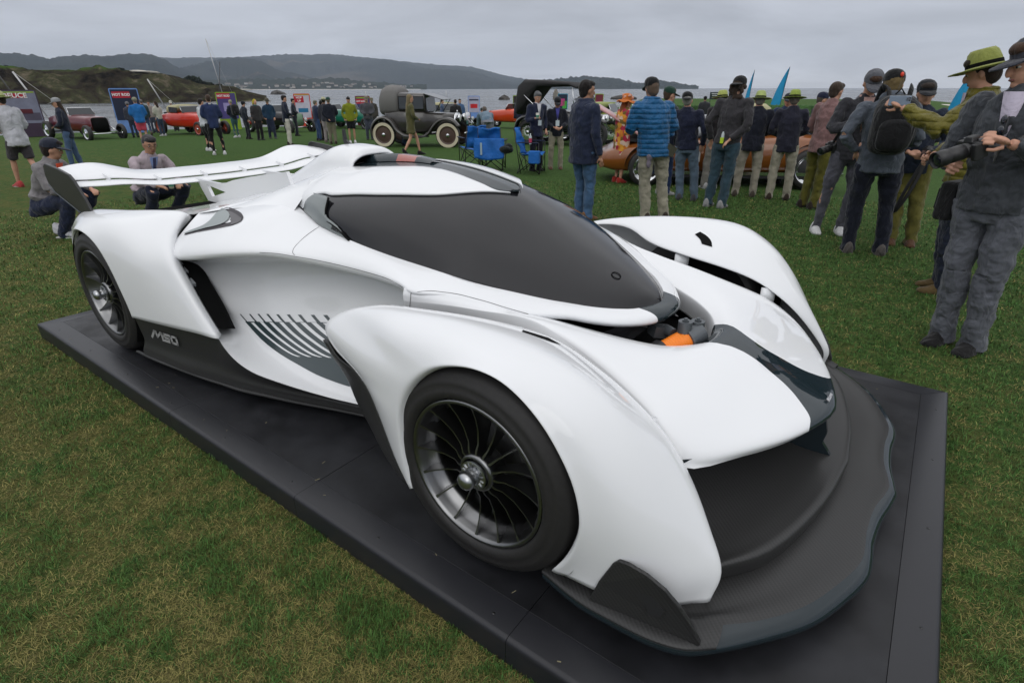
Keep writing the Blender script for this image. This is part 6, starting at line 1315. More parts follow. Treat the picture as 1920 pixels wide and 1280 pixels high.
        ringtube(b, R_, 18)
        for s in (1, -1):
            b.ell(sh(S[s] + Vector((0, -s * .006, -.004))), (.043 * H, .043 * H, .040 * H), 12, 8)
            if sleeve:
                w1 = E[s].lerp(W[s], .93)
                b.tube([sh(S[s]), sh(S[s].lerp(E[s], .5)), sh(E[s])], [(.038 + pf) * H, (.036 + pf) * H, (.032 + pf * .8) * H], 12); b.tube([sh(E[s]), sh(E[s].lerp(w1, .5)), sh(w1)], [(.032 + pf * .8) * H, (.029 + pf * .6) * H, .0235 * H], 12)
            else: b.tube([sh(S[s]), sh(S[s].lerp(E[s], .85))], [.038 * H, .036 * H], 12)
        o = remesh(b.build({'coat': 'coat', 'puffer': 'puffer_jacket', 'shirt': 'shirt', 'dress': 'dress'}.get(style if style in ('coat', 'puffer', 'shirt') else ('dress' if dress else ''), 'jacket'), top, t), vx * 1.1, .024 * H, 2)
        # collar
        b = MB(); ringtube(b, [(sh(neckb + Vector((-.004, 0, -.012))), lat, .046 * H, .046 * H, up), (sh(neckb + Vector((-.002, 0, .016))), lat, .041 * H, .043 * H, up)], 14)
        b.build('collar', shirt or top, t)
        if shirt and near:
            f0 = neckb + fwd * .052
            b = MB(); b.prism([sh(f0 + Vector((.006, .03, .005))), sh(f0 + Vector((.006, -.03, .005))), sh(sp(.13) + fwd * .077 * build ** 1.3)], tuple(fwd * .006 * H)); b.build('shirt_front', shirt, t)
            if tie is not None:
                b = MB(); b.prism([sh(f0 + Vector((.012, .010, 0))), sh(f0 + Vector((.012, -.010, 0))), sh(sp(.18) + fwd * .084 + Vector((0, -.013, 0))), sh(sp(.10) + fwd * .088), sh(sp(.18) + fwd * .084 + Vector((0, .013, 0)))], tuple(fwd * .004 * H)); b.build('tie', tie, t)
    # --- shoes
    for s in (1, -1):
        if s in noshow: continue
        a_ = Vector(A[s]); b = MB(); q = sh(a_); z0 = 0 if a_.z < .06 else (a_.z - .06) * H
        pitch_ = .5 if (legs == 'walk' and s < 0) else (.25 if legs == 'squat' and s < 0 else 0)
        P = []
        for x, w, h in ((-.046, .021, .056), (-.034, .027, .066), (.004, .028, .066), (.036, .029, .044), (.065, .030, .025), (.090, .023, .017), (.100, .009, .010)):
            xx, zz = x * math.cos(pitch_), -x * math.sin(pitch_) * (1 if pitch_ else 0)
            c_ = Vector((q.x + xx * H, q.y, z0 + .006 + (zz + .045 * 0) * H + (.03 * H if pitch_ else 0)))
            P.append([c_ + Vector((0, math.cos(u) * w * H, max(math.sin(u), -.15) * h * H)) for u in [math.pi * 2 * k / 12 for k in range(12)]])
        V = [v for r in P for v in r]; F = [(i * 12 + k, i * 12 + (k + 1) % 12, (i + 1) * 12 + (k + 1) % 12, (i + 1) * 12 + k) for i in range(6) for k in range(12)] + [tuple(range(11, -1, -1)), tuple(range(72, 84))]
        b.add(V, F); so = b.build('shoe', shoes[0], t)
        if len(shoes) > 1:
            b = MB(); b.prism([(q.x + x * H, q.y + y * H, max(0, z0) - .002) for x, y in ((-.044, -.018), (-.02, -.026), (.04, -.029), (.075, -.026), (.097, -.008), (.097, .008), (.075, .026), (.04, .029), (-.02, .026), (-.044, .018))], (0, 0, .016)); b.build('sole', shoes[1], t, False)
    # --- hair
    if hair:
        st, hm = hair; b = MB()
        e_ = (0, tlh, rad(hy))
        if st != 'cap_only':
            b.ell(sh(hp(-.014, 0, .018)), (.056 * H, .048 * H, .056 * H), 16, 10, rot=e_)
            if st == 'short': b.ell(sh(hp(-.030, 0, -.012)), (.032 * H, .040 * H, .040 * H), 12, 8, rot=e_); b.ell(sh(hp(.020, 0, .044)), (.037 * H, .040 * H, .024 * H), 12, 8, rot=e_)
            if st == 'long':
                b.ell(sh(hp(-.030, 0, -.03)), (.034 * H, .046 * H, .07 * H), 12, 8, rot=e_); ringtube(b, [(sh(hp(-.03, 0, -.01)), lat, .046 * H, .035 * H, up), (sh(hp(-.045, 0, -.10)), lat, .05 * H, .028 * H, up), (sh(hp(-.055, .0, -.19)), lat, .034 * H, .018 * H, up), (sh(hp(-.058, 0, -.22)), lat, .015 * H, .01 * H, up)])
            if st == 'curly':
                for k in range(26):
                    a = random.uniform(0, 6.28); z = random.uniform(-.085, .01); r = .040 + .012 * random.random()
                    b.ell(sh(hp(-.018 + math.cos(a) * r, math.sin(a) * r, z)) if math.cos(a) < .3 else sh(hp(-.05, 0, z)), (.017 * H, .017 * H, .02 * H), 8, 6)
            remesh(b.build('hair', hm, t), max(vx, .009), .008, 1)
    if hat:
        st, hm = hat[:2]; b = MB(); e_ = (0, tlh, rad(hy)); M_ = Euler(e_).to_matrix()
        def ring(z, rx, ry, n=20, off=0): return [sh(hp(off - .008 + rx * math.cos(2 * math.pi * k / n), ry * math.sin(2 * math.pi * k / n), z)) for k in range(n)]
        def stack(rs, n=20, capt=True):
            V = [v for r in rs for v in r]; F = [(i * n + k, i * n + (k + 1) % n, (i + 1) * n + (k + 1) % n, (i + 1) * n + k) for i in range(len(rs) - 1) for k in range(n)]
            if capt: F.append(tuple((len(rs) - 1) * n + k for k in range(n)))
            b.add(V, F)
        if st in ('cap', 'capback'):
            stack([ring(.016, .0595, .0505), ring(.035, .060, .051), ring(.055, .054, .046), ring(.070, .038, .032), ring(.077, .016, .014)])
            sg = 1 if st == 'cap' else -1
            V = []; n = 11
            for i in range(n):
                a = -1.15 + 2.3 * i / (n - 1)
                V += [sh(hp(-.008 + sg * .056 * math.cos(a), .047 * math.sin(a), .022)), sh(hp(-.008 + sg * (.056 * math.cos(a) + .058 * math.cos(a * .6)), .046 * math.sin(a), .012 - .010 * math.cos(a * 1.2))), sh(hp(-.008 + sg * (.056 * math.cos(a) + .058 * math.cos(a * .6)), .046 * math.sin(a), .008 - .010 * math.cos(a * 1.2))), sh(hp(-.008 + sg * .056 * math.cos(a), .047 * math.sin(a), .017))]
            b.add(V, [(i * 4 + j, (i + 1) * 4 + j, (i + 1) * 4 + (j + 1) % 4, i * 4 + (j + 1) % 4) for i in range(n - 1) for j in range(4)])
            b.build('cap', hm, t)
            if len(hat) > 2:
                c = MB(); c.ell(sh(hp(-.008 + .0575 * (1 if len(hat) < 4 else math.cos(hat[3])), .0 if len(hat) < 4 else .05 * math.sin(hat[3]), .042)), (.013 * H, .013 * H, .013 * H) if len(hat) < 4 else (.013 * H, .009 * H, .013 * H), 10, 6); c.build('cap_badge', hat[2], t)
        elif st == 'straw':
            stack([ring(.020, .062, .052), ring(.045, .058, .049), ring(.072, .050, .042), ring(.083, .040, .034), ring(.078, .020, .015)])
            b.build('hat', hm, t); b = MB(); Rr = []
            for rr, zz in ((1.0, .022), (1.55, .012), (1.95, .016), (1.95, .013), (1.55, .009), (1.0, .019)): Rr.append(ring(zz, .061 * rr, .052 * rr * 1.02))
            stack(Rr, capt=False); b.build('hat_brim', hm, t); b = MB(); stack([ring(.022, .0625, .0525), ring(.036, .0612, .0512)], capt=False); b.build('hat_band', hat[2] if len(hat) > 2 else BLACK, t)
        elif st == 'beanie':
            stack([ring(.0, .058, .049), ring(.03, .061, .051), ring(.055, .052, .044), ring(.070, .03, .026)]); b.build('hat', hm, t)
        elif st == 'flower':
            stack([ring(.018, .062, .053), ring(.05, .060, .052), ring(.085, .05, .043), ring(.095, .02, .02)]); b.build('hat', hm, t)
            b = MB(); Rr = []
            for rr, zz in ((1.0, .022), (1.5, .018), (2.0, .0), (2.0, -.004), (1.0, .016)):
                Rr.append([p + Vector((0, 0, .012 * H * math.sin(k * 1.9) * (rr - 1))) for k, p in enumerate(ring(zz, .061 * rr, .053 * rr))])
            stack(Rr, capt=False); b.build('hat_brim', hm, t)
            for k in range(7):
                b = MB(); a = k * .9; b.ell(sh(hp(.055 * math.cos(a), .05 * math.sin(a), .05 + .02 * (k % 2))), (.02 * H, .012 * H, .022 * H), 8, 6, rot=(a, a * 2, 0)); b.build('ribbon_loop', hat[2], t)
    if face:
        for s in (1, -1):
            b = MB(); b.ell(sh(hp(.0415, s * .0175, -.001)), (.006 * H, .0095 * H, .0045 * H), 10, 6, rot=(0, tlh, rad(hy))); b.build('eye', EYEW, t)
            b = MB(); b.ell(sh(hp(.0465, s * .0175, -.0015)), (.003 * H, .0042 * H, .0040 * H), 8, 6, rot=(0, tlh, rad(hy))); b.build('pupil', EYED, t)
            b = MB(); b.tube([sh(hp(.050, s * .008, .013)), sh(hp(.050, s * .018, .0165)), sh(hp(.044, s * .028, .013))], .0025 * H, 6); b.build('eyebrow', hair[1] if hair else BROW, t)
            if glasses:
                b = MB(); c_ = hp(.056, s * .018, -.002); b.tube([sh(c_ + Rh @ Vector((0, .0145 * math.cos(k * math.pi / 8), .011 * math.sin(k * math.pi / 8)))) for k in range(17)], .0011 * H, 4); b.tube([sh(hp(.056, s * .032, 0)), sh(hp(.0, s * .046, .002))], .001 * H, 4); b.build('spectacles', GL, t)
        b = MB(); b.ell(sh(hp(.0485, 0, -.036)), (.004 * H, .014 * H, .0042 * H), 10, 6, rot=(0, tlh, rad(hy))); b.build('mouth', LIP, t)
    Wd = {}
    Mw = Matrix.Translation(Vector(loc)) @ Matrix.Rotation(rz, 4, 'Z')
    for s in (1, -1): Wd[s] = Mw @ sh(W[s] + (W[s] - E[s]).normalized() * .045)
    info = {'hand': Wd, 'neck': Mw @ sh(neckb), 'chest': Mw @ sh(sp(.2) + fwd * .085), 'back': Mw @ sh(sp(.18) - fwd * .08), 'hip': Mw @ sh(pel), 'M': Mw, 'H': H, 'sh': sh, 'head': Mw @ sh(hc), 'hc': hc, 'Rh': Rh, 'root': t, 'S': S, 'sp': sp, 'fwd': fwd}
    return info
PP = []
PP.append(person((-11.92, 1.07, -0.058), 1.72, 3.52, 'man in a white shirt and straw hat striding along the left edge of the lawn', 'visitors on the lawn at the left', lean=(-0.00, 0.00), top=cloth('t200_200_208',(200, 200, 208)), bottom=(cloth('t62_58_62',(62, 58, 62)),'shorts'), shoes=(cloth('t190_60_60',(190, 60, 60)),SHOESOLE), hair=('short',cloth('t60_50_45',(60, 50, 45))), hat=('straw',cloth('t185_190_130',(185, 190, 130)),cloth('t120_140_60',(120, 140, 60))), legs='walk', style='shirt', arms=('front', 'front'), tl=0.08, build=1.15, hem=0.44))
PP.append(person((-15.43, 2.95, -0.141), 1.66, 4.25, 'long haired woman in a navy fleece and grey cap behind the squatting man', 'visitors on the lawn at the left', lean=(-0.00, 0.00), top=cloth('t28_36_58',(28, 36, 58)), bottom=(cloth('t70_95_130',(70, 95, 130)),'t'), shoes=(cloth('t60_60_60',(60, 60, 60)),), hair=('long',cloth('t62_48_38',(62, 48, 38))), hat=('cap',cloth('t150_152_155',(150, 152, 155))), arms=('front', 'front'), legs='stand', legoff=0.05, hem=0.43))
PP.append(person((-6.42, -0.09, -0.000), 1.78, 0.66, 'man in a navy cap and grey jacket squatting behind the rear wing endplate', 'visitors on the lawn at the left', lean=(0.22, -0.01), top=cloth('t132_128_130',(132, 128, 130)), bottom=(cloth('t28_38_66',(28, 38, 66)),'t'), shoes=(cloth('t200_200_205',(200, 200, 205)),SHOESOLE), hair=('short',cloth('t40_30_25',(40, 30, 25))), hat=('cap',cloth('t38_44_62',(38, 44, 62)),cloth('t70_60_60',(70, 60, 60))), legs='squat', arms=('knee', 'knee'), tl=0.34, hd=-0.05, hy=28, face=True, near=1, build=1.08, shirt=cloth('t215_70_30',(215, 70, 30)), hem=0.3))
PP.append(person((-6.16, 0.93, -0.000), 1.76, 0.16, 'grey haired man in glasses and pale pink blazer squatting behind the wing', 'visitors on the lawn at the left', lean=(0.20, 0.10), top=cloth('t185_168_176',(185, 168, 176)), bottom=(cloth('t22_30_52',(22, 30, 52)),'t'), shoes=(cloth('t25_25_25',(25, 25, 25)),), hair=('short',cloth('t58_56_58',(58, 56, 58))), legs='squat', arms=('knee', 'knee'), tl=0.3, hd=0.05, hy=-12, face=True, near=1, glasses=True, build=1.05, shirt=cloth('t120_140_190',(120, 140, 190)), tie=cloth('t45_50_85',(45, 50, 85)), hem=0.28, skin=2))
PP.append(person((-35.62, 11.53, -0.614), 1.63, 1.22, 'woman in a brown jacket beside the blue banner', 'visitors on the lawn at the left', lean=(0.00, 0.00), top=cloth('t70_52_40',(70, 52, 40)), bottom=(cloth('t45_38_34',(45, 38, 34)),'t'), shoes=(cloth('t20_20_20',(20, 20, 20)),), hair=('short',cloth('t35_28_24',(35, 28, 24))), arms=('front', 'front')))
PP.append(person((-29.67, 9.93, -0.481), 1.64, 2.95, 'man in a grey beanie and grey jacket beside the maroon roadster', 'visitors on the lawn at the left', lean=(0.00, -0.00), top=cloth('t58_62_76',(58, 62, 76)), bottom=(cloth('t44_54_78',(44, 54, 78)),'t'), shoes=(cloth('t20_20_20',(20, 20, 20)),), hair=('short',cloth('t60_60_60',(60, 60, 60))), hat=('beanie',cloth('t110_112_118',(110, 112, 118)))))
PP.append(person((-23.11, 7.71, -0.332), 1.75, 2.85, 'man in a bright blue padded vest and pink shorts with his back turned', 'visitors on the lawn at the left', lean=(0.00, -0.00), top=cloth('t22_110_190',(22, 110, 190)), bottom=(cloth('t220_70_95',(220, 70, 95)),'shorts'), shoes=(cloth('t150_110_80',(150, 110, 80)),), hair=('short',cloth('t120_110_100',(120, 110, 100))), hat=('cap',cloth('t150_150_125',(150, 150, 125))), arms=('front', 'front'), build=1.1))
PP.append(person((-30.61, 10.94, -0.508), 1.76, 2.93, 'man in a dark checked shirt behind the blue vest', 'visitors on the lawn at the left', lean=(0.00, -0.00), top=cloth('t38_66_70',(38, 66, 70)), bottom=(cloth('t60_80_115',(60, 80, 115)),'t'), shoes=(cloth('t110_90_70',(110, 90, 70)),), hair=('short',cloth('t110_105_100',(110, 105, 100))), legs='walk'))
PP.append(person((-29.83, 11.29, -0.495), 1.68, 3.44, 'woman in a cream sweater near the red coupe', 'visitors on the lawn at the left', lean=(-0.00, 0.00), top=cloth('t188_186_170',(188, 186, 170)), bottom=(cloth('t52_70_96',(52, 70, 96)),'t'), shoes=(cloth('t190_190_190',(190, 190, 190)),), hair=('long',cloth('t60_46_36',(60, 46, 36))), arms=('front', 'front')))
PP.append(person((-33.42, 12.43, -0.577), 1.70, 5.72, 'man in a light jacket beyond the cream sweater', 'visitors on the lawn at the left', lean=(0.00, 0.00), top=cloth('t150_140_135',(150, 140, 135)), bottom=(cloth('t60_70_90',(60, 70, 90)),'t'), shoes=(cloth('t20_20_20',(20, 20, 20)),), hair=('short',cloth('t60_45_35',(60, 45, 35)))))
PP.append(person((-34.96, 14.28, -0.623), 1.70, 5.86, 'man in a white cap standing behind the red coupe', 'visitors on the lawn at the left', lean=(0.00, 0.00), top=cloth('t60_40_40',(60, 40, 40)), bottom=(cloth('t40_40_40',(40, 40, 40)),'t'), shoes=(cloth('t20_20_20',(20, 20, 20)),), hat=('cap',cloth('t200_198_185',(200, 198, 185))), hair=('short',cloth('t80_60_45',(80, 60, 45)))))
PP.append(person((-17.61, 7.47, -0.221), 1.65, 1.64, 'man in a white pullover half hidden by the navy suit', 'visitors on the lawn at the left', lean=(0.00, -0.00), top=cloth('t205_208_215',(205, 208, 215)), bottom=(cloth('t24_24_26',(24, 24, 26)),'t'), shoes=(cloth('t210_210_210',(210, 210, 210)),SHOESOLE), hair=('short',cloth('t40_32_28',(40, 32, 28))), arms=('front', 'front'), style='slim'))
PP.append(person((-15.80, 6.86, -0.180), 1.74, 2.74, 'young man in a royal blue blazer and white trainers, back turned', 'visitors on the lawn at the left', lean=(0.00, -0.00), top=cloth('t36_52_96',(36, 52, 96)), bottom=(cloth('t16_16_19',(16, 16, 19)),'t'), shoes=(cloth('t220_220_220',(220, 220, 220)),SHOESOLE), hair=('short',cloth('t70_52_42',(70, 52, 42))), arms=('front', 'front'), spread=0.085, style='slim', hem=0.44, shirt=cloth('t205_205_208',(205, 205, 208))))
PP.append(person((-24.55, 12.30, -0.402), 1.67, 3.25, 'man with a black backpack and teal jeans by the green banner', 'visitors on the lawn at the left', lean=(-0.00, 0.00), top=cloth('t30_38_56',(30, 38, 56)), bottom=(cloth('t56_100_102',(56, 100, 102)),'t'), shoes=(cloth('t190_190_190',(190, 190, 190)),), hair=('short',cloth('t160_160_130',(160, 160, 130))), arms=('front', 'front'), style='slim'))
PP.append(person((-22.78, 11.85, -0.364), 1.58, 1.58, 'man in a navy pullover and dark cap looking down', 'visitors on the lawn at the left', lean=(0.00, -0.00), top=cloth('t20_30_48',(20, 30, 48)), bottom=(cloth('t24_28_40',(24, 28, 40)),'t'), shoes=(cloth('t35_30_28',(35, 30, 28)),), hat=('cap',cloth('t26_30_38',(26, 30, 38))), hair=('short',cloth('t40_35_30',(40, 35, 30))), arms=('pocket', 'pocket')))
PP.append(person((-21.52, 11.68, -0.338), 1.66, -0.01, 'person with bright yellow hair and a teal scarf', 'visitors on the lawn at the left', lean=(0.00, 0.00), top=cloth('t56_52_54',(56, 52, 54)), bottom=(cloth('t24_22_26',(24, 22, 26)),'t'), shoes=(cloth('t30_30_30',(30, 30, 30)),), hair=('curly',cloth('t190_170_20',(190, 170, 20))), arms=('down', 'down'), shirt=cloth('t20_140_140',(20, 140, 140))))
PP.append(person((-22.10, 12.62, -0.360), 1.68, -0.37, 'man in a brown bush hat and blue anorak', 'visitors on the lawn at the left', lean=(0.00, 0.00), top=cloth('t28_62_92',(28, 62, 92)), bottom=(cloth('t34_44_70',(34, 44, 70)),'t'), shoes=(cloth('t60_60_60',(60, 60, 60)),), hat=('straw',cloth('t92_88_70',(92, 88, 70))), hair=('short',cloth('t60_50_45',(60, 50, 45))), arms=('pocket', 'pocket'), legoff=0.06))
PP.append(person((-17.62, 10.54, -0.254), 1.76, 1.17, 'man in a navy blazer and cream trousers seen from the side', 'visitors on the lawn at the left', lean=(0.00, 0.00), top=cloth('t26_34_56',(26, 34, 56)), bottom=(cloth('t205_200_185',(205, 200, 185)),'t'), shoes=(cloth('t50_34_26',(50, 34, 26)),), hair=('short',cloth('t34_28_26',(34, 28, 26))), arms=('front', 'front'), hem=0.45))
PP.append(person((-23.03, 14.49, -0.398), 1.70, 0.81, 'man in a navy suit beside the red HOP UP banner', 'visitors on the lawn at the left', lean=(0.00, 0.00), top=cloth('t24_32_50',(24, 32, 50)), bottom=(cloth('t24_30_44',(24, 30, 44)),'t'), shoes=(cloth('t20_20_20',(20, 20, 20)),), hair=('short',cloth('t30_25_22',(30, 25, 22))), arms=('front', 'front')))
PP.append(person((-18.81, 12.72, -0.301), 1.59, 1.48, 'grey haired man in a blue jacket and jeans left of the green cap', 'visitors on the lawn at the left', lean=(0.00, 0.00), top=cloth('t34_46_76',(34, 46, 76)), bottom=(cloth('t44_72_118',(44, 72, 118)),'t'), shoes=(cloth('t40_36_34',(40, 36, 34)),), hair=('short',cloth('t120_115_95',(120, 115, 95))), arms=('front', 'front')))
PP.append(person((-17.58, 12.26, -0.274), 1.67, 2.16, 'man in a straw hat and light trousers behind the green cap', 'visitors on the lawn at the left', lean=(0.00, -0.00), top=cloth('t46_48_62',(46, 48, 62)), bottom=(cloth('t165_155_155',(165, 155, 155)),'t'), shoes=(cloth('t120_110_100',(120, 110, 100)),), hat=('straw',cloth('t190_190_150',(190, 190, 150))), hair=('short',cloth('t70_60_50',(70, 60, 50)))))
PP.append(person((-18.90, 13.07, -0.307), 1.57, 1.82, 'black haired man between the blue jacket and the straw hat', 'visitors on the lawn at the left', lean=(0.00, -0.00), top=cloth('t40_42_55',(40, 42, 55)), bottom=(cloth('t54_40_36',(54, 40, 36)),'t'), shoes=(cloth('t20_20_20',(20, 20, 20)),), hair=('short',cloth('t20_18_18',(20, 18, 18)))))
PP.append(person((-16.60, 11.77, -0.251), 1.67, 2.59, 'man in a green cap, dark blazer and khaki trousers', 'visitors on the lawn at the left', lean=(0.00, -0.00), top=cloth('t20_26_42',(20, 26, 42)), bottom=(cloth('t126_120_98',(126, 120, 98)),'t'), shoes=(cloth('t60_45_35',(60, 45, 35)),), hat=('cap',cloth('t34_74_62',(34, 74, 62))), hair=('short',cloth('t110_100_80',(110, 100, 80))), arms=('behind', 'front'), build=1.12))
PP.append(person((-16.43, 12.56, -0.258), 1.70, -0.60, 'man in a yellow green vest and black shorts facing the camera', 'visitors on the lawn at the left', lean=(0.00, 0.00), top=cloth('t138_148_22',(138, 148, 22)), bottom=(cloth('t16_18_26',(16, 18, 26)),'shorts'), shoes=(cloth('t205_205_205',(205, 205, 205)),SHOESOLE), hair=('short',cloth('t28_22_20',(28, 22, 20))), arms=('pocket', 'pocket'), hd=0.35, face=False))
PP.append(person((-17.45, 14.30, -0.299), 1.72, 5.50, 'older man in a grey jacket behind the yellow green vest', 'visitors on the lawn at the left', lean=(0.00, 0.00), top=cloth('t78_78_84',(78, 78, 84)), bottom=(cloth('t70_76_92',(70, 76, 92)),'t'), shoes=(cloth('t20_20_20',(20, 20, 20)),), hair=('short',cloth('t140_135_130',(140, 135, 130))), hat=('cap',cloth('t120_110_90',(120, 110, 90))), arms=('front', 'front'), build=1.15))
PP.append(person((-20.69, 17.35, -0.395), 1.70, 5.54, 'man in a khaki cap at the tail of the dark sedan', 'visitors on the lawn at the left', lean=(0.00, 0.00), top=cloth('t70_66_60',(70, 66, 60)), bottom=(cloth('t60_60_60',(60, 60, 60)),'t'), shoes=(cloth('t20_20_20',(20, 20, 20)),), hat=('cap',cloth('t110_104_80',(110, 104, 80))), hair=('short',cloth('t90_80_70',(90, 80, 70)))))
PP.append(person((-13.56, 12.59, -0.212), 1.66, 0.99, 'man in a pale straw hat and jeans hidden behind the olive coat', 'visitors among the old cars', lean=(0.00, 0.00), top=cloth('t28_28_34',(28, 28, 34)), bottom=(cloth('t40_66_104',(40, 66, 104)),'t'), shoes=(cloth('t20_20_20',(20, 20, 20)),), hat=('straw',cloth('t190_190_150',(190, 190, 150))), hair=('short',cloth('t60_50_40',(60, 50, 40)))))
PP.append(person((-10.34, 9.89, -0.121), 1.69, 1.07, 'long blonde haired woman in an olive coat walking with a canvas bag', 'visitors among the old cars', lean=(0.00, 0.00), top=cloth('t92_88_48',(92, 88, 48)), bottom=None, shoes=(cloth('t18_18_18',(18, 18, 18)),), hair=('long',cloth('t128_112_78',(128, 112, 78))), legs='walk', style='coat', hem=0.36, arms=('front', 'front'), skin=0))
PP.append(person((-18.40, 19.89, -0.397), 1.62, 0.58, 'man in a light cap beside the bonnet of the dark sedan', 'visitors among the old cars', lean=(0.00, 0.00), top=cloth('t60_84_120',(60, 84, 120)), bottom=(cloth('t50_60_80',(50, 60, 80)),'t'), shoes=(cloth('t20_20_20',(20, 20, 20)),), hair=('short',cloth('t90_75_60',(90, 75, 60)))))
PP.append(person((-15.28, 17.44, -0.313), 1.60, 2.47, 'man in a black padded jacket standing behind the dark sedan', 'visitors among the old cars', lean=(0.00, -0.00), top=cloth('t18_18_22',(18, 18, 22)), bottom=(cloth('t24_24_28',(24, 24, 28)),'t'), shoes=(cloth('t20_20_20',(20, 20, 20)),), hair=('short',cloth('t48_36_26',(48, 36, 26))), style='puffer'))
PP.append(person((-16.93, 19.60, -0.371), 1.64, -0.67, 'man in a light blue shirt near the slim banner', 'visitors among the old cars', lean=(0.00, 0.00), top=cloth('t70_104_150',(70, 104, 150)), bottom=(cloth('t40_46_60',(40, 46, 60)),'t'), shoes=(cloth('t20_20_20',(20, 20, 20)),), hair=('short',cloth('t60_48_38',(60, 48, 38)))))
PP.append(person((-13.34, 16.86, -0.276), 1.25, 0.69, 'child in a dark green cap beside the bent over man', 'visitors among the old cars', lean=(0.00, 0.00), top=cloth('t26_34_30',(26, 34, 30)), bottom=(cloth('t28_30_34',(28, 30, 34)),'t'), shoes=(cloth('t20_20_20',(20, 20, 20)),), hat=('cap',cloth('t30_60_50',(30, 60, 50))), hair=('short',cloth('t40_30_24',(40, 30, 24)))))
PP.append(person((-9.05, 11.91, -0.135), 1.78, 2.39, 'man in a grey blue sweater bent over with his back to the camera', 'visitors among the old cars', lean=(0.00, -0.00), top=cloth('t96_122_142',(96, 122, 142)), bottom=(cloth('t120_124_134',(120, 124, 134)),'t'), shoes=(cloth('t70_100_130',(70, 100, 130)),), hair=('short',cloth('t90_80_70',(90, 80, 70))), tl=1.25, hd=0.4, arms=('hang', 'hang'), build=1.1, hem=0.5))
PP.append(person((-5.05, 8.65, -0.032), 1.69, -0.45, 'grey haired man in a navy suit holding a paper cup', 'visitors among the old cars', lean=(0.00, 0.00), top=cloth('t30_38_66',(30, 38, 66)), bottom=(cloth('t20_22_30',(20, 22, 30)),'t'), shoes=(cloth('t16_16_16',(16, 16, 16)),), hair=('short',cloth('t92_94_96',(92, 94, 96))), arms=('pocket', 'cup'), hd=0.35, face=True, near=1, shirt=cloth('t205_205_212',(205, 205, 212)), hem=0.44))
PP.append(person((-4.85, 9.19, -0.038), 1.57, -0.87, 'man in a dark cap and cardigan with a white lanyard and khaki trousers', 'visitors among the old cars', lean=(0.00, 0.00), top=cloth('t24_28_42',(24, 28, 42)), bottom=(cloth('t150_144_122',(150, 144, 122)),'t'), shoes=(cloth('t96_62_44',(96, 62, 44)),), hat=('cap',cloth('t20_22_30',(20, 22, 30))), hair=('short',cloth('t24_20_18',(24, 20, 18))), arms=('front', 'front'), hd=0.35, near=1, shirt=cloth('t70_70_160',(70, 70, 160)), spread=0.075))
PP.append(person((-12.02, 17.78, -0.274), 1.66, 2.54, 'man in khaki trousers standing by the black tourer', 'visitors among the old cars', lean=(0.00, -0.00), top=cloth('t38_44_66',(38, 44, 66)), bottom=(cloth('t150_142_116',(150, 142, 116)),'t'), shoes=(cloth('t20_20_20',(20, 20, 20)),), hair=('short',cloth('t40_34_30',(40, 34, 30)))))
PP.append(person((-1.52, 4.64, 0.000), 1.82, 1.12, 'heavy set man in a navy blazer, blue jeans and tan shoes', 'visitors gathered round the bronze car', lean=(-0.04, 0.02), top=cloth('t29_39_66',(29, 39, 66)), bottom=(cloth('t62_96_134',(62, 96, 134)),'t'), shoes=(cloth('t120_76_40',(120, 76, 40)),), hair=('short',cloth('t28_22_20',(28, 22, 20))), arms=('down', 'down'), build=1.32, hem=0.42, hd=0.05, hy=-8, face=True, near=1, shirt=cloth('t205_205_205',(205, 205, 205)), skin=1, spread=0.06, tl=0))
PP.append(person((-2.66, 8.05, -0.011), 1.60, 0.97, 'woman in a floral dress and ruffled orange hat', 'visitors gathered round the bronze car', lean=(0.03, -0.01), top=cloth('t190_90_60',(190, 90, 60)), bottom=None, shoes=(cloth('t170_40_30',(170, 40, 30)),), dress=True, build=1.2, hem=0.22, hair=('long',cloth('t150_70_30',(150, 70, 30))), hat=('flower',cloth('t215_110_30',(215, 110, 30)),cloth('t220_160_140',(220, 160, 140))), arms=('front', 'chest')))
PP.append(person((-0.64, 5.15, 0.000), 1.84, 2.44, 'man in a bright blue puffer jacket, beige trousers and black cap', 'visitors gathered round the bronze car', lean=(0.05, 0.21), top=cloth('t10_92_148',(10, 92, 148)), bottom=(cloth('t158_152_132',(158, 152, 132)),'t'), shoes=(cloth('t60_50_40',(60, 50, 40)),), hat=('cap',cloth('t20_20_22',(20, 20, 22))), hair=('short',cloth('t105_85_70',(105, 85, 70))), arms=('chest', 'front'), style='puffer', hem=0.47, near=1, build=1.12, hd=0.1, spread=0.075))
PP.append(person((-1.38, 7.25, -0.003), 1.74, 0.90, 'man in a dark green cap standing beyond the blue puffer jacket', 'visitors gathered round the bronze car', lean=(-0.11, 0.03), top=cloth('t36_52_60',(36, 52, 60)), bottom=(cloth('t36_60_110',(36, 60, 110)),'t'), shoes=(cloth('t180_180_180',(180, 180, 180)),), hat=('cap',cloth('t24_62_48',(24, 62, 48))), hair=('short',cloth('t80_60_45',(80, 60, 45)))))
PP.append(person((-0.84, 6.94, -0.001), 1.66, 1.83, 'grey haired man in a navy pullover, black cap and faded blue jeans', 'visitors gathered round the bronze car', lean=(-0.07, 0.19), top=cloth('t22_29_56',(22, 29, 56)), bottom=(cloth('t88_108_128',(88, 108, 128)),'t'), shoes=(cloth('t70_70_74',(70, 70, 74)),), hat=('capback',cloth('t18_18_20',(18, 18, 20))), hair=('short',cloth('t150_148_140',(150, 148, 140))), arms=('down', 'pocket'), hem=0.48, build=1.1, spread=0.07))
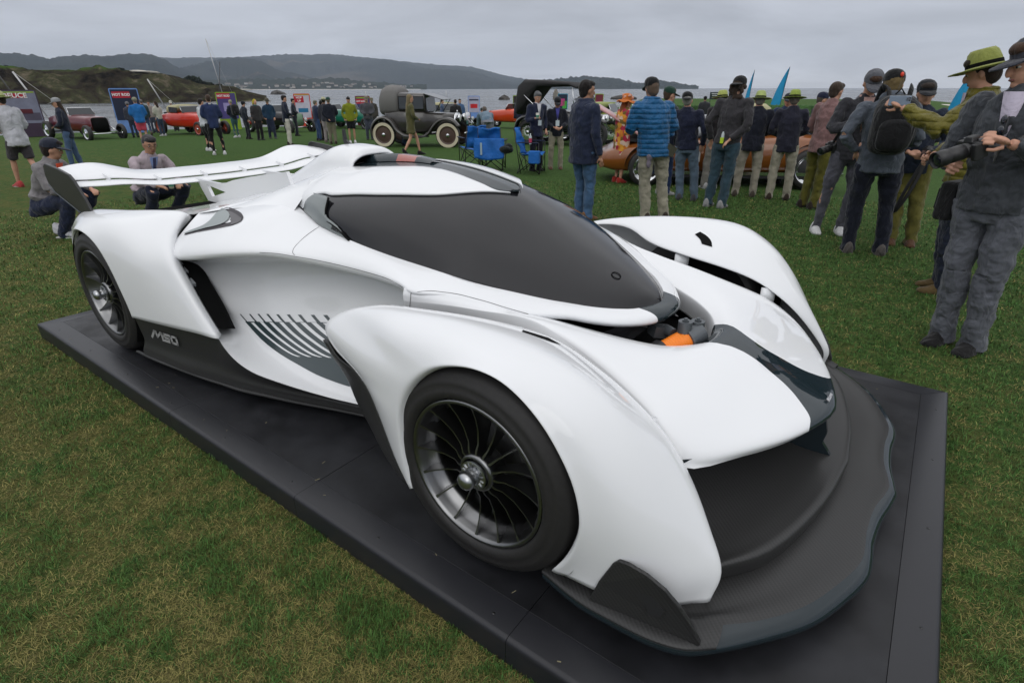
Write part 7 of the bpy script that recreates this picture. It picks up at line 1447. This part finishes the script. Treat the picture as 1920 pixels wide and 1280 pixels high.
PP.append(person((-7.80, 27.98, -0.431), 1.77, 1.89, 'man in a dark quilted jacket and black cap far behind the crowd', 'visitors gathered round the bronze car', lean=(0.00, -0.00), top=cloth('t34_36_42',(34, 36, 42)), bottom=(cloth('t40_40_44',(40, 40, 44)),'t'), shoes=(cloth('t20_20_20',(20, 20, 20)),), hat=('cap',cloth('t16_16_18',(16, 16, 18))), hair=('short',cloth('t40_34_30',(40, 34, 30))), style='puffer'))
PP.append(person((-0.95, 8.38, -0.009), 1.67, 2.39, 'man in a yellow green hat and dark suit holding a white folder', 'visitors gathered round the bronze car', lean=(-0.01, -0.03), top=cloth('t40_36_40',(40, 36, 40)), bottom=(cloth('t140_136_128',(140, 136, 128)),'t'), shoes=(cloth('t180_180_180',(180, 180, 180)),), hat=('straw',cloth('t170_180_90',(170, 180, 90))), hair=('short',cloth('t90_85_80',(90, 85, 80))), arms=('down', 'front')))
PP.append(person((-0.28, 6.61, -0.000), 1.87, 1.47, 'tall curly haired man in a charcoal jacket, black cap and teal jeans', 'visitors gathered round the bronze car', lean=(0.07, -0.07), top=cloth('t56_54_58',(56, 54, 58)), bottom=(cloth('t48_74_88',(48, 74, 88)),'t'), shoes=(cloth('t150_150_150',(150, 150, 150)),), hat=('capback',cloth('t20_20_22',(20, 20, 22))), hair=('curly',cloth('t58_44_34',(58, 44, 34))), arms=('pocket', 'behind'), near=1, hem=0.5, spread=0.06, build=1.05))
PP.append(person((-0.18, 7.87, -0.005), 1.66, 1.81, 'man in a pale green hat and navy blazer, left one of the two blazer men', 'visitors gathered round the bronze car', lean=(0.00, -0.01), top=cloth('t24_28_44',(24, 28, 44)), bottom=(cloth('t168_160_142',(168, 160, 142)),'t'), shoes=(cloth('t80_70_60',(80, 70, 60)),), hat=('straw',cloth('t176_192_110',(176, 192, 110))), hair=('short',cloth('t130_125_120',(130, 125, 120))), arms=('front', 'front'), build=1.12, hem=0.45, spread=0.085))
PP.append(person((0.36, 7.92, -0.009), 1.68, 1.87, 'man in a black banded green hat and navy blazer, right of the pale hat', 'visitors gathered round the bronze car', lean=(-0.01, 0.03), top=cloth('t36_37_54',(36, 37, 54)), bottom=(cloth('t176_168_148',(176, 168, 148)),'t'), shoes=(cloth('t60_46_36',(60, 46, 36)),), hat=('straw',cloth('t150_170_70',(150, 170, 70)),BLACK), hair=('short',cloth('t120_110_100',(120, 110, 100))), arms=('front', 'front'), build=1.08, hem=0.45, spread=0.08, shirt=cloth('t190_190_195',(190, 190, 195))))
PP.append(person((-0.18, 9.99, -0.030), 1.65, 4.92, 'man in a dark cap facing the camera between the two blazers', 'visitors gathered round the bronze car', lean=(0.00, 0.00), top=cloth('t34_52_86',(34, 52, 86)), bottom=(cloth('t30_34_44',(30, 34, 44)),'t'), shoes=(cloth('t20_20_20',(20, 20, 20)),), hat=('cap',cloth('t22_28_46',(22, 28, 46))), hair=('short',cloth('t40_32_26',(40, 32, 26))), face=True))
PP.append(person((0.36, 10.02, -0.068), 1.71, 0.51, 'man in a navy cap behind the pink blazer', 'visitors gathered round the bronze car', lean=(0.00, 0.00), top=cloth('t30_32_44',(30, 32, 44)), bottom=(cloth('t120_118_110',(120, 118, 110)),'t'), shoes=(cloth('t20_20_20',(20, 20, 20)),), hat=('cap',cloth('t24_32_62',(24, 32, 62))), hair=('short',cloth('t90_80_70',(90, 80, 70)))))
PP.append(person((0.91, 7.39, -0.003), 1.80, 1.02, 'brown haired man in a dusty pink blazer and olive trousers', 'visitors gathered round the bronze car', lean=(0.04, -0.01), top=cloth('t134_98_96',(134, 98, 96)), bottom=(cloth('t96_92_24',(96, 92, 24)),'t'), shoes=(cloth('t44_34_28',(44, 34, 28)),), hair=('short',cloth('t62_48_38',(62, 48, 38))), arms=('front', 'front'), hem=0.46, build=1.05, near=1))
PP.append(person((1.44, 5.77, 0.000), 1.90, -1.20, 'bearded photographer in a grey cap, dark jacket and white trainers', 'visitors gathered round the bronze car', lean=(-0.03, 0.11), top=cloth('t52_52_58',(52, 52, 58)), bottom=(cloth('t88_88_98',(88, 88, 98)),'t'), shoes=(cloth('t215_215_215',(215, 215, 215)),SHOESOLE), hat=('cap',cloth('t88_90_98',(88, 90, 98))), hair=('short',cloth('t66_42_26',(66, 42, 26))), arms=('front', 'chest'), style='slim', hem=0.47, hd=0.5, near=1, shirt=cloth('t190_150_140',(190, 150, 140)), spread=0.075))
PP.append(person((1.95, 4.94, 0.000), 1.88, 1.84, 'man in a grey hoodie, navy trousers and black cap with red badge', 'visitors gathered round the bronze car', lean=(-0.06, 0.15), top=cloth('t84_92_104',(84, 92, 104)), bottom=(cloth('t22_27_44',(22, 27, 44)),'t'), shoes=(cloth('t92_86_82',(92, 86, 82)),SHOESOLE), hat=('cap',cloth('t18_18_20',(18, 18, 20)),mat('badge_red',(.7,.05,.02),.5),3.6), hair=('short',cloth('t120_100_60',(120, 100, 60))), arms=('hip', 'front'), near=1, build=1.15, hem=0.47, spread=0.085))
PP.append(person((2.25, 5.66, 0.000), 1.79, -1.38, 'man in olive trousers and brown boots, hidden behind the backpack', 'visitors gathered round the bronze car', lean=(0.10, -0.20), top=cloth('t30_40_60',(30, 40, 60)), bottom=(cloth('t110_104_40',(110, 104, 40)),'t'), shoes=(cloth('t92_58_34',(92, 58, 34)),), hat=('cap',cloth('t22_26_34',(22, 26, 34))), hair=('short',cloth('t50_40_34',(50, 40, 34))), arms=('front', 'front'), near=1))
PP.append(person((2.70, 3.88, 0.000), 1.97, 3.22, 'man in a green straw hat and mustard puffer jacket raising a phone', 'visitors gathered round the bronze car', lean=(0.19, 0.12), top=cloth('t112_104_20',(112, 104, 20)), bottom=(cloth('t26_34_54',(26, 34, 54)),'t'), shoes=(cloth('t96_76_40',(96, 76, 40)),), hat=('straw',cloth('t150_158_72',(150, 158, 72)),BLACK), hair=('short',cloth('t48_36_28',(48, 36, 28))), arms=('phone', 'front'), style='puffer', hem=0.49, hd=0.25, face=True, near=2, shirt=cloth('t190_180_200',(190, 180, 200)), hy=-12, skin=0))
PP.append(person((2.80, 2.49, 0.000), 1.99, 4.27, 'photographer in a charcoal fleece and grey trousers at the right edge', 'visitors gathered round the bronze car', lean=(0.14, -0.07), top=cloth('t70_74_80',(70, 74, 80)), bottom=(cloth('t96_99_108',(96, 99, 108)),'t'), shoes=(cloth('t24_23_24',(24, 23, 24)),), hat=('cap',cloth('t60_62_72',(60, 62, 72))), hair=('short',cloth('t70_48_34',(70, 48, 34))), arms=('chest', 'camlow'), hem=0.49, hd=0.18, face=True, near=2, shirt=cloth('t205_195_215',(205, 195, 215)), spread=0.05, build=1.08, hy=-38))
PP.append(person((2.04, 19.01, -0.622), 1.72, -1.47, 'man in a grey hat and dark suit far behind the phone', 'visitors far off on the lawn at the right', lean=(0.00, 0.00), top=cloth('t26_32_46',(26, 32, 46)), bottom=(cloth('t26_30_42',(26, 30, 42)),'t'), shoes=(cloth('t20_20_20',(20, 20, 20)),), hat=('cap',cloth('t90_92_96',(90, 92, 96))), hair=('short',cloth('t60_50_44',(60, 50, 44)))))
PP.append(person((2.48, 21.39, -0.673), 1.66, 1.74, 'dark haired man in a dark shirt far behind the phone', 'visitors far off on the lawn at the right', lean=(0.00, -0.00), top=cloth('t34_40_52',(34, 40, 52)), bottom=(cloth('t40_70_120',(40, 70, 120)),'t'), shoes=(cloth('t200_200_200',(200, 200, 200)),), hair=('short',cloth('t48_36_28',(48, 36, 28))), legs='walk'))
PP.append(person((2.02, 40.06, -1.076), 1.66, -0.52, 'person in pink far off by the blue flag', 'visitors far off on the lawn at the right', lean=(0.00, 0.00), top=cloth('t180_150_160',(180, 150, 160)), bottom=(cloth('t60_80_120',(60, 80, 120)),'t'), shoes=(cloth('t20_20_20',(20, 20, 20)),), hair=('short',cloth('t60_40_30',(60, 40, 30)))))
PP.append(person((3.07, 45.71, -1.198), 1.66, 1.56, 'person in a blue top far off by the black sign', 'visitors far off on the lawn at the right', lean=(0.00, 0.00), top=cloth('t50_90_140',(50, 90, 140)), bottom=(cloth('t50_60_80',(50, 60, 80)),'t'), shoes=(cloth('t20_20_20',(20, 20, 20)),), hair=('short',cloth('t40_34_30',(40, 34, 30)))))
PP.append(person((4.13, 52.50, -1.345), 1.66, 1.54, 'person in a white top far off right of the black sign', 'visitors far off on the lawn at the right', lean=(0.00, 0.00), top=cloth('t180_180_180',(180, 180, 180)), bottom=(cloth('t50_60_80',(50, 60, 80)),'t'), shoes=(cloth('t20_20_20',(20, 20, 20)),), hair=('short',cloth('t90_70_50',(90, 70, 50)))))
PP.append(person((-7.14, 28.59, -0.439), 1.66, 5.01, 'person in dark clothes far behind the green hedge', 'visitors far off on the lawn at the right', lean=(0.00, 0.00), top=cloth('t40_42_48',(40, 42, 48)), bottom=(cloth('t50_60_80',(50, 60, 80)),'t'), shoes=(cloth('t20_20_20',(20, 20, 20)),), hair=('short',cloth('t90_70_50',(90, 70, 50)))))
# ------------------------------------------------------------------ things people hold, wear or set down
def who(s):
    for p in PP:
        if s in p['root']['label']: return p
PLA = mat('camera_black', (.015, .015, .016), .45); LENSG = mat('lens_glass', (.01, .012, .02), .05, coat=1)
def slr(loc, aim, label, up=Vector((0, 0, 1)), s=1.0, long=1.0, strap=None):
    t = empty('camera', loc, 0, label, 'camera', 'cameras carried by visitors'); q = Vector(aim).to_track_quat('X', 'Z').to_euler(); t.rotation_euler = q
    b = MB(); b.box((0, 0, 0), (.055 * s, .135 * s, .085 * s)); b.box((.002, 0, .052 * s), (.06 * s, .06 * s, .03 * s), taper=.7); b.box((.02 * s, .055 * s, -.005), (.05 * s, .03 * s, .085 * s)); bevel(b.build('camera_body', PLA, t, False), .006 * s, 2)
    b = MB(); b.lathe([(.038 * s, .02 * s), (.038 * s, .05 * s), (.036 * s, .052 * s), (.040 * s, .055 * s), (.040 * s, .11 * s * long), (.037 * s, .112 * s * long), (.042 * s, .12 * s * long), (.043 * s, .17 * s * long), (.040 * s, .171 * s * long), (.036 * s, .16 * s * long)], (0, 0, 0), 'x', 28); b.build('lens', PLA, t)
    b = MB(); b.lathe([(.036 * s, .160 * s * long), (.02 * s, .166 * s * long), (0, .168 * s * long)], (0, 0, 0), 'x', 24); b.build('lens_glass', LENSG, t)
    b = MB(); b.box((-.029 * s, 0, 0), (.003, .08 * s, .055 * s)); b.build('screen', mat('camera_screen', (.03, .04, .06), .1), t, False)
    b = MB(); b.lathe([(.011 * s, 0), (.011 * s, .012 * s), (0, .012 * s)], (-.005, .045 * s, .043 * s), 'z', 14); b.lathe([(.009 * s, 0), (.009 * s, .01 * s), (0, .01 * s)], (0, -.045 * s, .043 * s), 'z', 14); b.build('dials', mat('dial_grey', (.08, .08, .085), .35), t)
    if strap:
        Mi = (Matrix.Translation(loc) @ q.to_matrix().to_4x4()).inverted(); pts = [Mi @ Vector(p) for p in strap]; P = crv(np.array([tuple(p) for p in pts]), 5)
        b = MB(); b.tube([tuple(p) for p in P], [(.003, .016 * s)] * len(P), 8); b.build('strap', PLA, t)
    return t
p = who('charcoal fleece'); h1, h2 = p['hand'][1], p['hand'][-1]; M = p['M']; f_ = (M.to_3x3() @ Vector((1, 0, 0)))
mid = (h1 + h2) / 2 + Vector((0, 0, .02)) + f_ * .0; side = M.to_3x3() @ Vector((0, 1, 0))
slr(mid, f_ - side * .45 + Vector((0, 0, -.35)), 'black camera with a long lens held by the photographer at the right edge', s=1.15, long=1.15, strap=[mid + side * .07, p['chest'] + side * .12 + Vector((0, 0, .02)), p['neck'] + side * .13 + Vector((0, 0, -.02)), p['neck'] - f_ * .07 + side * .05])
t = empty('sunglasses', p['chest'] + Vector((0, 0, .10)) + f_ * .03, p['root'].rotation_euler.z, 'dark sunglasses hanging from the shirt opening of the photographer at the right edge', 'sunglasses')
for k in (-1, 1): b = MB(); b.ell((.0, k * .0, .03 * k - .02), (.006, .018, .026), 12, 8); b.build('lens', LENSG, t)
b = MB(); b.tube([(0, .018, .03), (0, .02, -.06), (.004, .01, -.08)], .003, 6); b.build('frame', PLA, t)
t = empty('shoulder_bag', p['hip'] + side * -.26 - f_ * .04, p['root'].rotation_euler.z, 'black camera bag at the hip of the photographer at the right edge', 'bag')
b = MB(); b.box((0, 0, -.03), (.22, .12, .26)); bevel(b.build('bag_body', cloth('bagblack', (26, 26, 28)), t, False), .03, 3); b = MB(); b.box((.0, -.062, -.02), (.17, .02, .14)); bevel(b.build('pocket', cloth('bagblack', (26, 26, 28)), t, False), .008, 2)
p = who('mustard puffer'); f_ = p['M'].to_3x3() @ Vector((1, 0, 0)); sd = p['M'].to_3x3() @ Vector((0, 1, 0)); hL = p['hand'][1]
camdir = (Vector((2.353, -2.323, 1.70)) - hL).normalized(); rt = Vector((0, 0, 1)).cross(camdir).normalized()
t = empty('phone', hL + Vector((0, 0, .01)) + camdir * .03 + rt * .05, 0, 'pale blue phone held up sideways by the man in the green straw hat', 'phone'); t.rotation_euler = Matrix((rt, -camdir, rt.cross(-camdir) * -1)).transposed().to_euler() if False else camdir.to_track_quat('Y', 'Z').to_euler()
b = MB(); b.box((0, 0, 0), (.155, .008, .076)); bevel(b.build('phone_body', mat('phone_blue', (.22, .27, .34), .25, metal=.4), t, False), .003, 2)
b = MB(); b.box((-.058, .005, .016), (.034, .004, .034)); bevel(b.build('camera_bump', mat('phone_bump', (.16, .19, .24), .2, metal=.4), t, False), .003, 2)
for a, c in ((-.066, .024), (-.066, .008), (-.051, .016)): b = MB(); b.lathe([(.0062, 0), (.0062, .003), (0, .003)], (a, .007, c), 'y', 14); b.build('lens', LENSG, t)
# backpack on the grey hoodie
p = who('grey hoodie'); f_ = p['M'].to_3x3() @ Vector((1, 0, 0)); BKM = cloth('packblack', (22, 22, 25)); bk = p['back'] - f_ * .13 + Vector((0, 0, .06))
t = empty('backpack', bk, p['root'].rotation_euler.z, 'black backpack on the back of the man in the grey hoodie', 'backpack')
b = MB(); sect(b, [(-.13, -.20, .16, .12, 3), (-.10, -.26, .22, .165, 3.2), (-.02, -.29, .26, .19, 3.5), (.07, -.29, .27, .185, 4), (.10, -.27, .25, .17, 4)], 24); remesh(b.build('pack_body', BKM, t), .012, .012, 2)
b = MB(); sect(b, [(-.165, -.20, .02, .10, 3), (-.14, -.24, .05, .14, 3.5), (-.08, -.25, .06, .15, 4)], 20); b.build('front_pocket', BKM, t)
for s in (-1, 1):
    b = MB(); b.tube([tuple(q) for q in crv(np.array([(.06, s * .08, .22), (.13, s * .10, .33), (.24, s * .12, .33), (.32, s * .13, .20)]), 5)], [(.008, .034)] * 16, 8); b.build('shoulder_strap', BKM, t)
b = MB(); b.tube([(.06, -.04, .27), (.05, 0, .32), (.06, .04, .27)], .008, 6); b.build('grab_handle', BKM, t); b = MB(); b.tube([tuple(q) for q in crv(np.array([(-.06, -.185, -.18), (-.06, -.18, .10), (-.06, -.08, .245), (-.06, .08, .245), (-.06, .18, .10), (-.06, .185, -.18)]), 5)], .004, 5); b.build('zip', mat('zip_grey', (.08, .08, .085), .4), t)
b = MB(); b.ell(p['neck'] - Vector(t.location) - f_ * .0, (.01, .01, .01), 6, 4) if False else None
# hood lying on the shoulders
r_ = p['root']; Hh = p['H']; sh_ = p['sh']; nk = p['sp'](.335) - p['fwd'] * .035
b = MB(); b.ell(sh_(nk + Vector((-.012, 0, .004))), (.050 * Hh, .068 * Hh, .035 * Hh), 18, 10); b.ell(sh_(nk + Vector((-.03, 0, -.02))), (.035 * Hh, .045 * Hh, .045 * Hh), 14, 8); remesh(b.build('hood', cloth('t84_92_104', (84, 92, 104)), r_), .012, .02, 3)
# cameras of the others
p = who('bearded photographer'); c0 = p['hip'] + Vector((-.20, -.05, .06)); slr(c0, Vector((-.5, -.8, -.25)), 'black camera hanging at the hip of the bearded photographer', s=1.1, strap=[c0 + Vector((0, 0, .04)), c0 + Vector((.10, -.04, .30)), p['neck'] + Vector((-.05, -.08, 0))])
p = who('brown boots'); c0 = (p['hand'][1] + p['hand'][-1]) / 2 + Vector((.06, -.06, .03)); slr(c0, Vector((.9, .35, -.05)), 'black camera with a long lens pointing right beside the backpack', s=1.15, long=1.2, strap=[c0 + Vector((0, -.02, -.03)), c0 + Vector((-.10, -.06, -.40)), c0 + Vector((-.14, -.06, -.62)), c0 + Vector((-.06, -.06, -.42)), c0 + Vector((.02, -.02, -.03))])
p = who('dusty pink'); 
# cups
CUPW = mat('paper_cup', (.62, .60, .54), .6); CUPG = mat('cup_green', (.03, .22, .12), .6)
def cup(loc, label):
    t = empty('paper_cup', loc, 0, label, 'cup'); b = MB(); b.lathe([(0, -.05), (.028, -.05), (.037, .05), (0, .05)], (0, 0, 0), 'z', 18); b.build('cup_body', CUPW, t)
    b = MB(); b.lathe([(.0325, -.02), (.0355, .02)], (0, 0, 0), 'z', 18); b.build('sleeve', CUPG, t); b = MB(); b.lathe([(.039, .048), (.039, .056), (.034, .062), (0, .062)], (0, 0, 0), 'z', 18); b.build('lid', CUPW, t)
p = who('pale pink blazer'); cup((p['hand'][1] + p['hand'][-1]) / 2 + Vector((0, 0, .02)), 'paper cup held by the squatting man in the pale pink blazer')
p = who('holding a paper cup'); cup(p['hand'][-1] + Vector((0, -.03, .03)), 'green and white paper cup held by the standing man in the navy suit')
# lanyard
p = who('lanyard'); r_ = p['root']; sh_ = p['sh']; sp__ = p['sp']; fw = p['fwd']
b = MB(); b.tube([sh_(sp__(.33) + Vector((.02, .03, 0))), sh_(sp__(.17) + fw * .082)], [(.008, .003)] * 2, 6); b.tube([sh_(sp__(.33) + Vector((.02, -.03, 0))), sh_(sp__(.17) + fw * .082)], [(.008, .003)] * 2, 6); b.build('lanyard', mat('lanyard_white', (.6, .6, .62), .6), r_)
b = MB(); b.box(sh_(sp__(.135) + fw * .088), (.006, .085, .12)); b.build('badge', mat('badge_pale', (.50, .58, .62), .5), r_, False)
p = who('holding a paper cup'); r_ = p['root']; sh_ = p['sh']; b = MB(); b.box(sh_(p['sp'](.10) + p['fwd'] * .090), (.006, .085, .11)); b.build('badge', mat('badge_pale', (.50, .58, .62), .5), r_, False)
# folders, bag, small backpack
p = who('white folder'); t = empty('folder', p['hand'][1] + Vector((-.05, -.03, -.10)), p['root'].rotation_euler.z + .4, 'white folder carried low by the man in the yellow green hat', 'folder'); b = MB(); b.box((0, 0, 0), (.012, .24, .32)); b.build('cover', mat('paper_white', (.6, .6, .6), .7), t, False)
p = who('black banded'); t = empty('papers', p['hand'][-1] + Vector((.10, -.05, -.05)), .8, 'thin white programme held by the man with the black banded hat', 'papers'); b = MB(); b.box((0, 0, 0), (.02, .10, .32), rot=(.3, 0, 0)); b.build('cover', mat('paper_white', (.6, .6, .6), .7), t, False)
p = who('bright blue puffer'); f_ = p['M'].to_3x3() @ Vector((1, 0, 0)); sd = p['M'].to_3x3() @ Vector((0, 1, 0))
t = empty('gloves', p['hip'] - f_ * .13 + sd * .12 + Vector((0, 0, -.10)), p['root'].rotation_euler.z, 'mauve cloth tucked in the back pocket of the blue puffer man', 'cloth'); b = MB(); b.ell((0, 0, .02), (.035, .05, .05), 10, 8); b.ell((-.01, .01, -.06), (.02, .035, .06), 10, 8); remesh(b.build('fabric', cloth('mauve', (120, 110, 124)), t), .01, .02, 1)
t = empty('booklet', p['hip'] - f_ * .14 - sd * .17 + Vector((0, 0, .0)), p['root'].rotation_euler.z, 'folded dark booklet in the pocket of the blue puffer man', 'booklet'); b = MB(); b.box((0, 0, 0), (.03, .14, .13), rot=(.5, 0, 0)); b.build('cover', cloth('booklet', (74, 74, 58)), t, False)
p = who('charcoal jacket'); f_ = p['M'].to_3x3() @ Vector((1, 0, 0)); t = empty('water_bottle', p['hip'] - f_ * .13 + Vector((-.02, 0, .05)), 0, 'lime green bottle in the back pocket of the tall curly haired man', 'bottle'); b = MB(); b.box((0, 0, -.02), (.05, .05, .08)); b.build('label', mat('label_lime', (.45, .62, .03), .5), t, False); b = MB(); b.lathe([(.025, .02), (.022, .07), (.012, .09), (.012, .10), (0, .10)], (0, 0, 0), 'z', 12); b.build('bottle_top', mat('clear_plastic', (.45, .5, .5), .2), t)
p = who('olive coat'); hh = p['hand'][-1]; t = empty('tote_bag', hh, p['root'].rotation_euler.z, 'cream canvas bag carried by the blonde woman in the olive coat', 'bag'); b = MB(); b.box((0, 0, -.32), (.30, .08, .34), taper=.9); bevel(b.build('bag_body', cloth('canvas', (150, 148, 128)), t, False), .02, 2); b = MB(); b.tube([(-.08, 0, -.16), (0, 0, .0), (.08, 0, -.16)], .008, 6); b.build('handle', cloth('canvas', (150, 148, 128)), t)
p = who('black backpack'); f_ = p['M'].to_3x3() @ Vector((1, 0, 0)); t = empty('backpack', p['back'] - f_ * .10 + Vector((0, 0, .05)), p['root'].rotation_euler.z, 'black backpack on the man by the lime green banner', 'backpack'); b = MB(); sect(b, [(-.12, -.18, .16, .12, 3), (-.04, -.25, .24, .17, 3.5), (.08, -.25, .24, .17, 4)], 16); b.build('pack_body', BKM, t); b = MB(); sect(b, [(-.15, -.16, .02, .10, 3), (-.10, -.2, .05, .13, 3.5)], 14); b.build('front_pocket', BKM, t)
# folding chairs
CHB = mat('chair_blue', srgb(8, 92, 170), .7, noise=(5, .18), bump=(14, .7, .03)); CHN = mat('chair_navy', srgb(10, 24, 50), .8, noise=(5, .2)); CHF = mat('chair_frame', (.02, .02, .022), .35, metal=.5)
def fchair(x, y, rz, label, over=None, logo=False):
    t = empty('folding_chair', (x, y, zg(x, y)), rz, label, 'chair', 'blue folding chairs on the lawn')
    G_ = np.array([[(.02 + .06 * math.sin(k * 1.5) - .16 * u + .03 * math.sin(u * 9 + k), .27 * (k - 2) / 2 * (1 - .12 * u), .44 + .50 * u - (.03 if abs(k - 2) < 1 else 0)) for k in range(5)] for u in (0, .25, .5, .75, 1)])
    v, f = gmesh(grid(G_, 4, 4)); o = mk('back', v, f, CHB, t); solid(o, .02, 0)
    G_ = np.array([[(.02 + .42 * u, .25 * (k - 2) / 2, .42 + .02 * u - .05 * (1 - abs(k - 2) / 2)) for k in range(5)] for u in (0, .5, 1)]); v, f = gmesh(grid(G_, 4, 4)); o = mk('seat', v, f, CHB, t); solid(o, .015, 0)
    for s in (-1, 1):
        for a, c in (((-.06, s * .27, .02), (.44, s * .27, .44)), ((.44, s * .27, .02), (-.02, s * .27, .46)), ((-.14, s * .25, .94), (.02, s * .28, .02)), ((.42, s * .29, .66), (.44, s * .27, .02))):
            b = MB(); b.tube([a, c], .010, 8); b.build('frame_tube', CHF, t)
        b = MB(); b.box((.19, s * .30, .665), (.46, .07, .02)); bevel(b.build('armrest', CHN, t, False), .008, 2)
    for z0, z1 in ((.02, .42),): 
        b = MB(); b.tube([(.44, -.27, z0), (.44, .27, z1)], .010, 8); b.tube([(.44, .27, z0), (.44, -.27, z1)], .010, 8); b.build('cross_brace', CHF, t); b = MB(); b.tube([(-.06, -.27, z0), (-.02, .27, z1)], .010, 8); b.tube([(-.06, .27, z0), (-.02, -.27, z1)], .010, 8); b.build('cross_brace', CHF, t)
    if over:
        G_ = np.array([[(-.16 - .05 * u + .02 * math.sin(k * 2 + u * 4), .33 * (k - 3) / 3 * (1 + .06 * math.sin(u * 3)), .72 - .46 * u * (1 - .10 * ((k - 3) / 3) ** 2)) for k in range(7)] for u in (0, .3, .6, 1)]); v, f = gmesh(grid(G_, 4, 4)); o = mk('carry_bag', v, f, CHB, t); solid(o, .03, 0)
        b = MB(); b.box((-.235, .17, .50), (.012, .045, .26)); bevel(b.build('logo_patch', mat('patch_pale', (.30, .40, .45), .6), t, False), .01, 2)
    if logo:
        b = MB(); b.box((.35, -.36, .38), (.24, .14, .26)); bevel(b.build('cooler_pocket', CHB, t, False), .02, 2)
    return t
fchair(-6.75, 8.55, rad(150), 'blue folding chair turned away, leftmost of the three'); fchair(-5.85, 8.0, rad(118), 'blue folding chair draped with its blue carry bag, middle of the three', over=True); fchair(-5.05, 8.15, rad(20), 'navy lined folding chair with a blue side pocket, rightmost of the three', logo=True)
t = empty('drink_bottle', (-4.72, 7.95, .70), 0, 'clear bottle with a pink label in the armrest of the rightmost folding chair', 'bottle'); b = MB(); b.lathe([(.03, -.09), (.032, -.02), (.032, .06), (.012, .10), (.012, .125), (0, .125)], (0, 0, 0), 'z', 14); b.build('bottle_body', mat('clear_plastic', (.45, .5, .5), .2), t); b = MB(); b.lathe([(.0335, -.06), (.0335, .03)], (0, 0, 0), 'z', 14); b.build('label', mat('label_pink', (.45, .04, .10), .5), t)
t = empty('holdall', (-5.45, 8.05, .48), .3, 'dark crumpled bag heaped on the rightmost folding chair', 'bag'); b = MB(); b.ell((0, 0, -.02), (.17, .15, .09), 16, 10); b.ell((.06, .04, .04), (.09, .08, .06), 12, 8); remesh(b.build('bag_body', cloth('bagdark', (26, 34, 30)), t), .02, .05, 2)

# maker's name on the quarter panel and the nose
def along(a, b_, nrm):
    X = (Vector(b_) - Vector(a)).normalized(); Z = Vector(nrm).normalized(); Y = Z.cross(X).normalized(); Z = X.cross(Y); return Matrix((X, Y, Z)).transposed().to_4x4()
for s in (-1, 1):
    a, b_ = (-.036, s * .632, 1.062), (.073, s * .641, 1.048)
    if s > 0: a, b_ = b_, a
    m_ = Matrix.Translation((Vector(a) + Vector(b_)) / 2 - Vector(car.location)) @ along(a, b_, (0, s * .93, .36))
    text('lettering', 'McLaren', .026, SATIN, car, m_, .0015, bold=.0004)
m_ = Matrix.Translation(Vector((2.243, .016, .5525)) - Vector(car.location)) @ along((2.24, -.03, .55), (2.24, .06, .55), (.55, 0, .84)); text('lettering', 'McLaren', .021, mat('print_pale', (.5, .5, .52), .4), car, m_, .001, bold=.0004)
# ------------------------------------------------------------------ sea air
hz = bpy.data.materials.new('haze'); hz.use_nodes = True; nn = hz.node_tree.nodes; nn.clear()
pv = nn.new('ShaderNodeVolumePrincipled'); pv.inputs['Color'].default_value = (.74, .84, 1.0, 1); pv.inputs['Density'].default_value = 8.5e-5; pv.inputs['Anisotropy'].default_value = .2
ou = nn.new('ShaderNodeOutputMaterial'); hz.node_tree.links.new(pv.outputs[0], ou.inputs['Volume'])
mb = MB(); mb.box((0, 0, 245), (17800, 17800, 500)); o = mb.build('haze', hz, None, False); tag(o, 'pale sea haze over the bay', 'haze', kind='stuff')
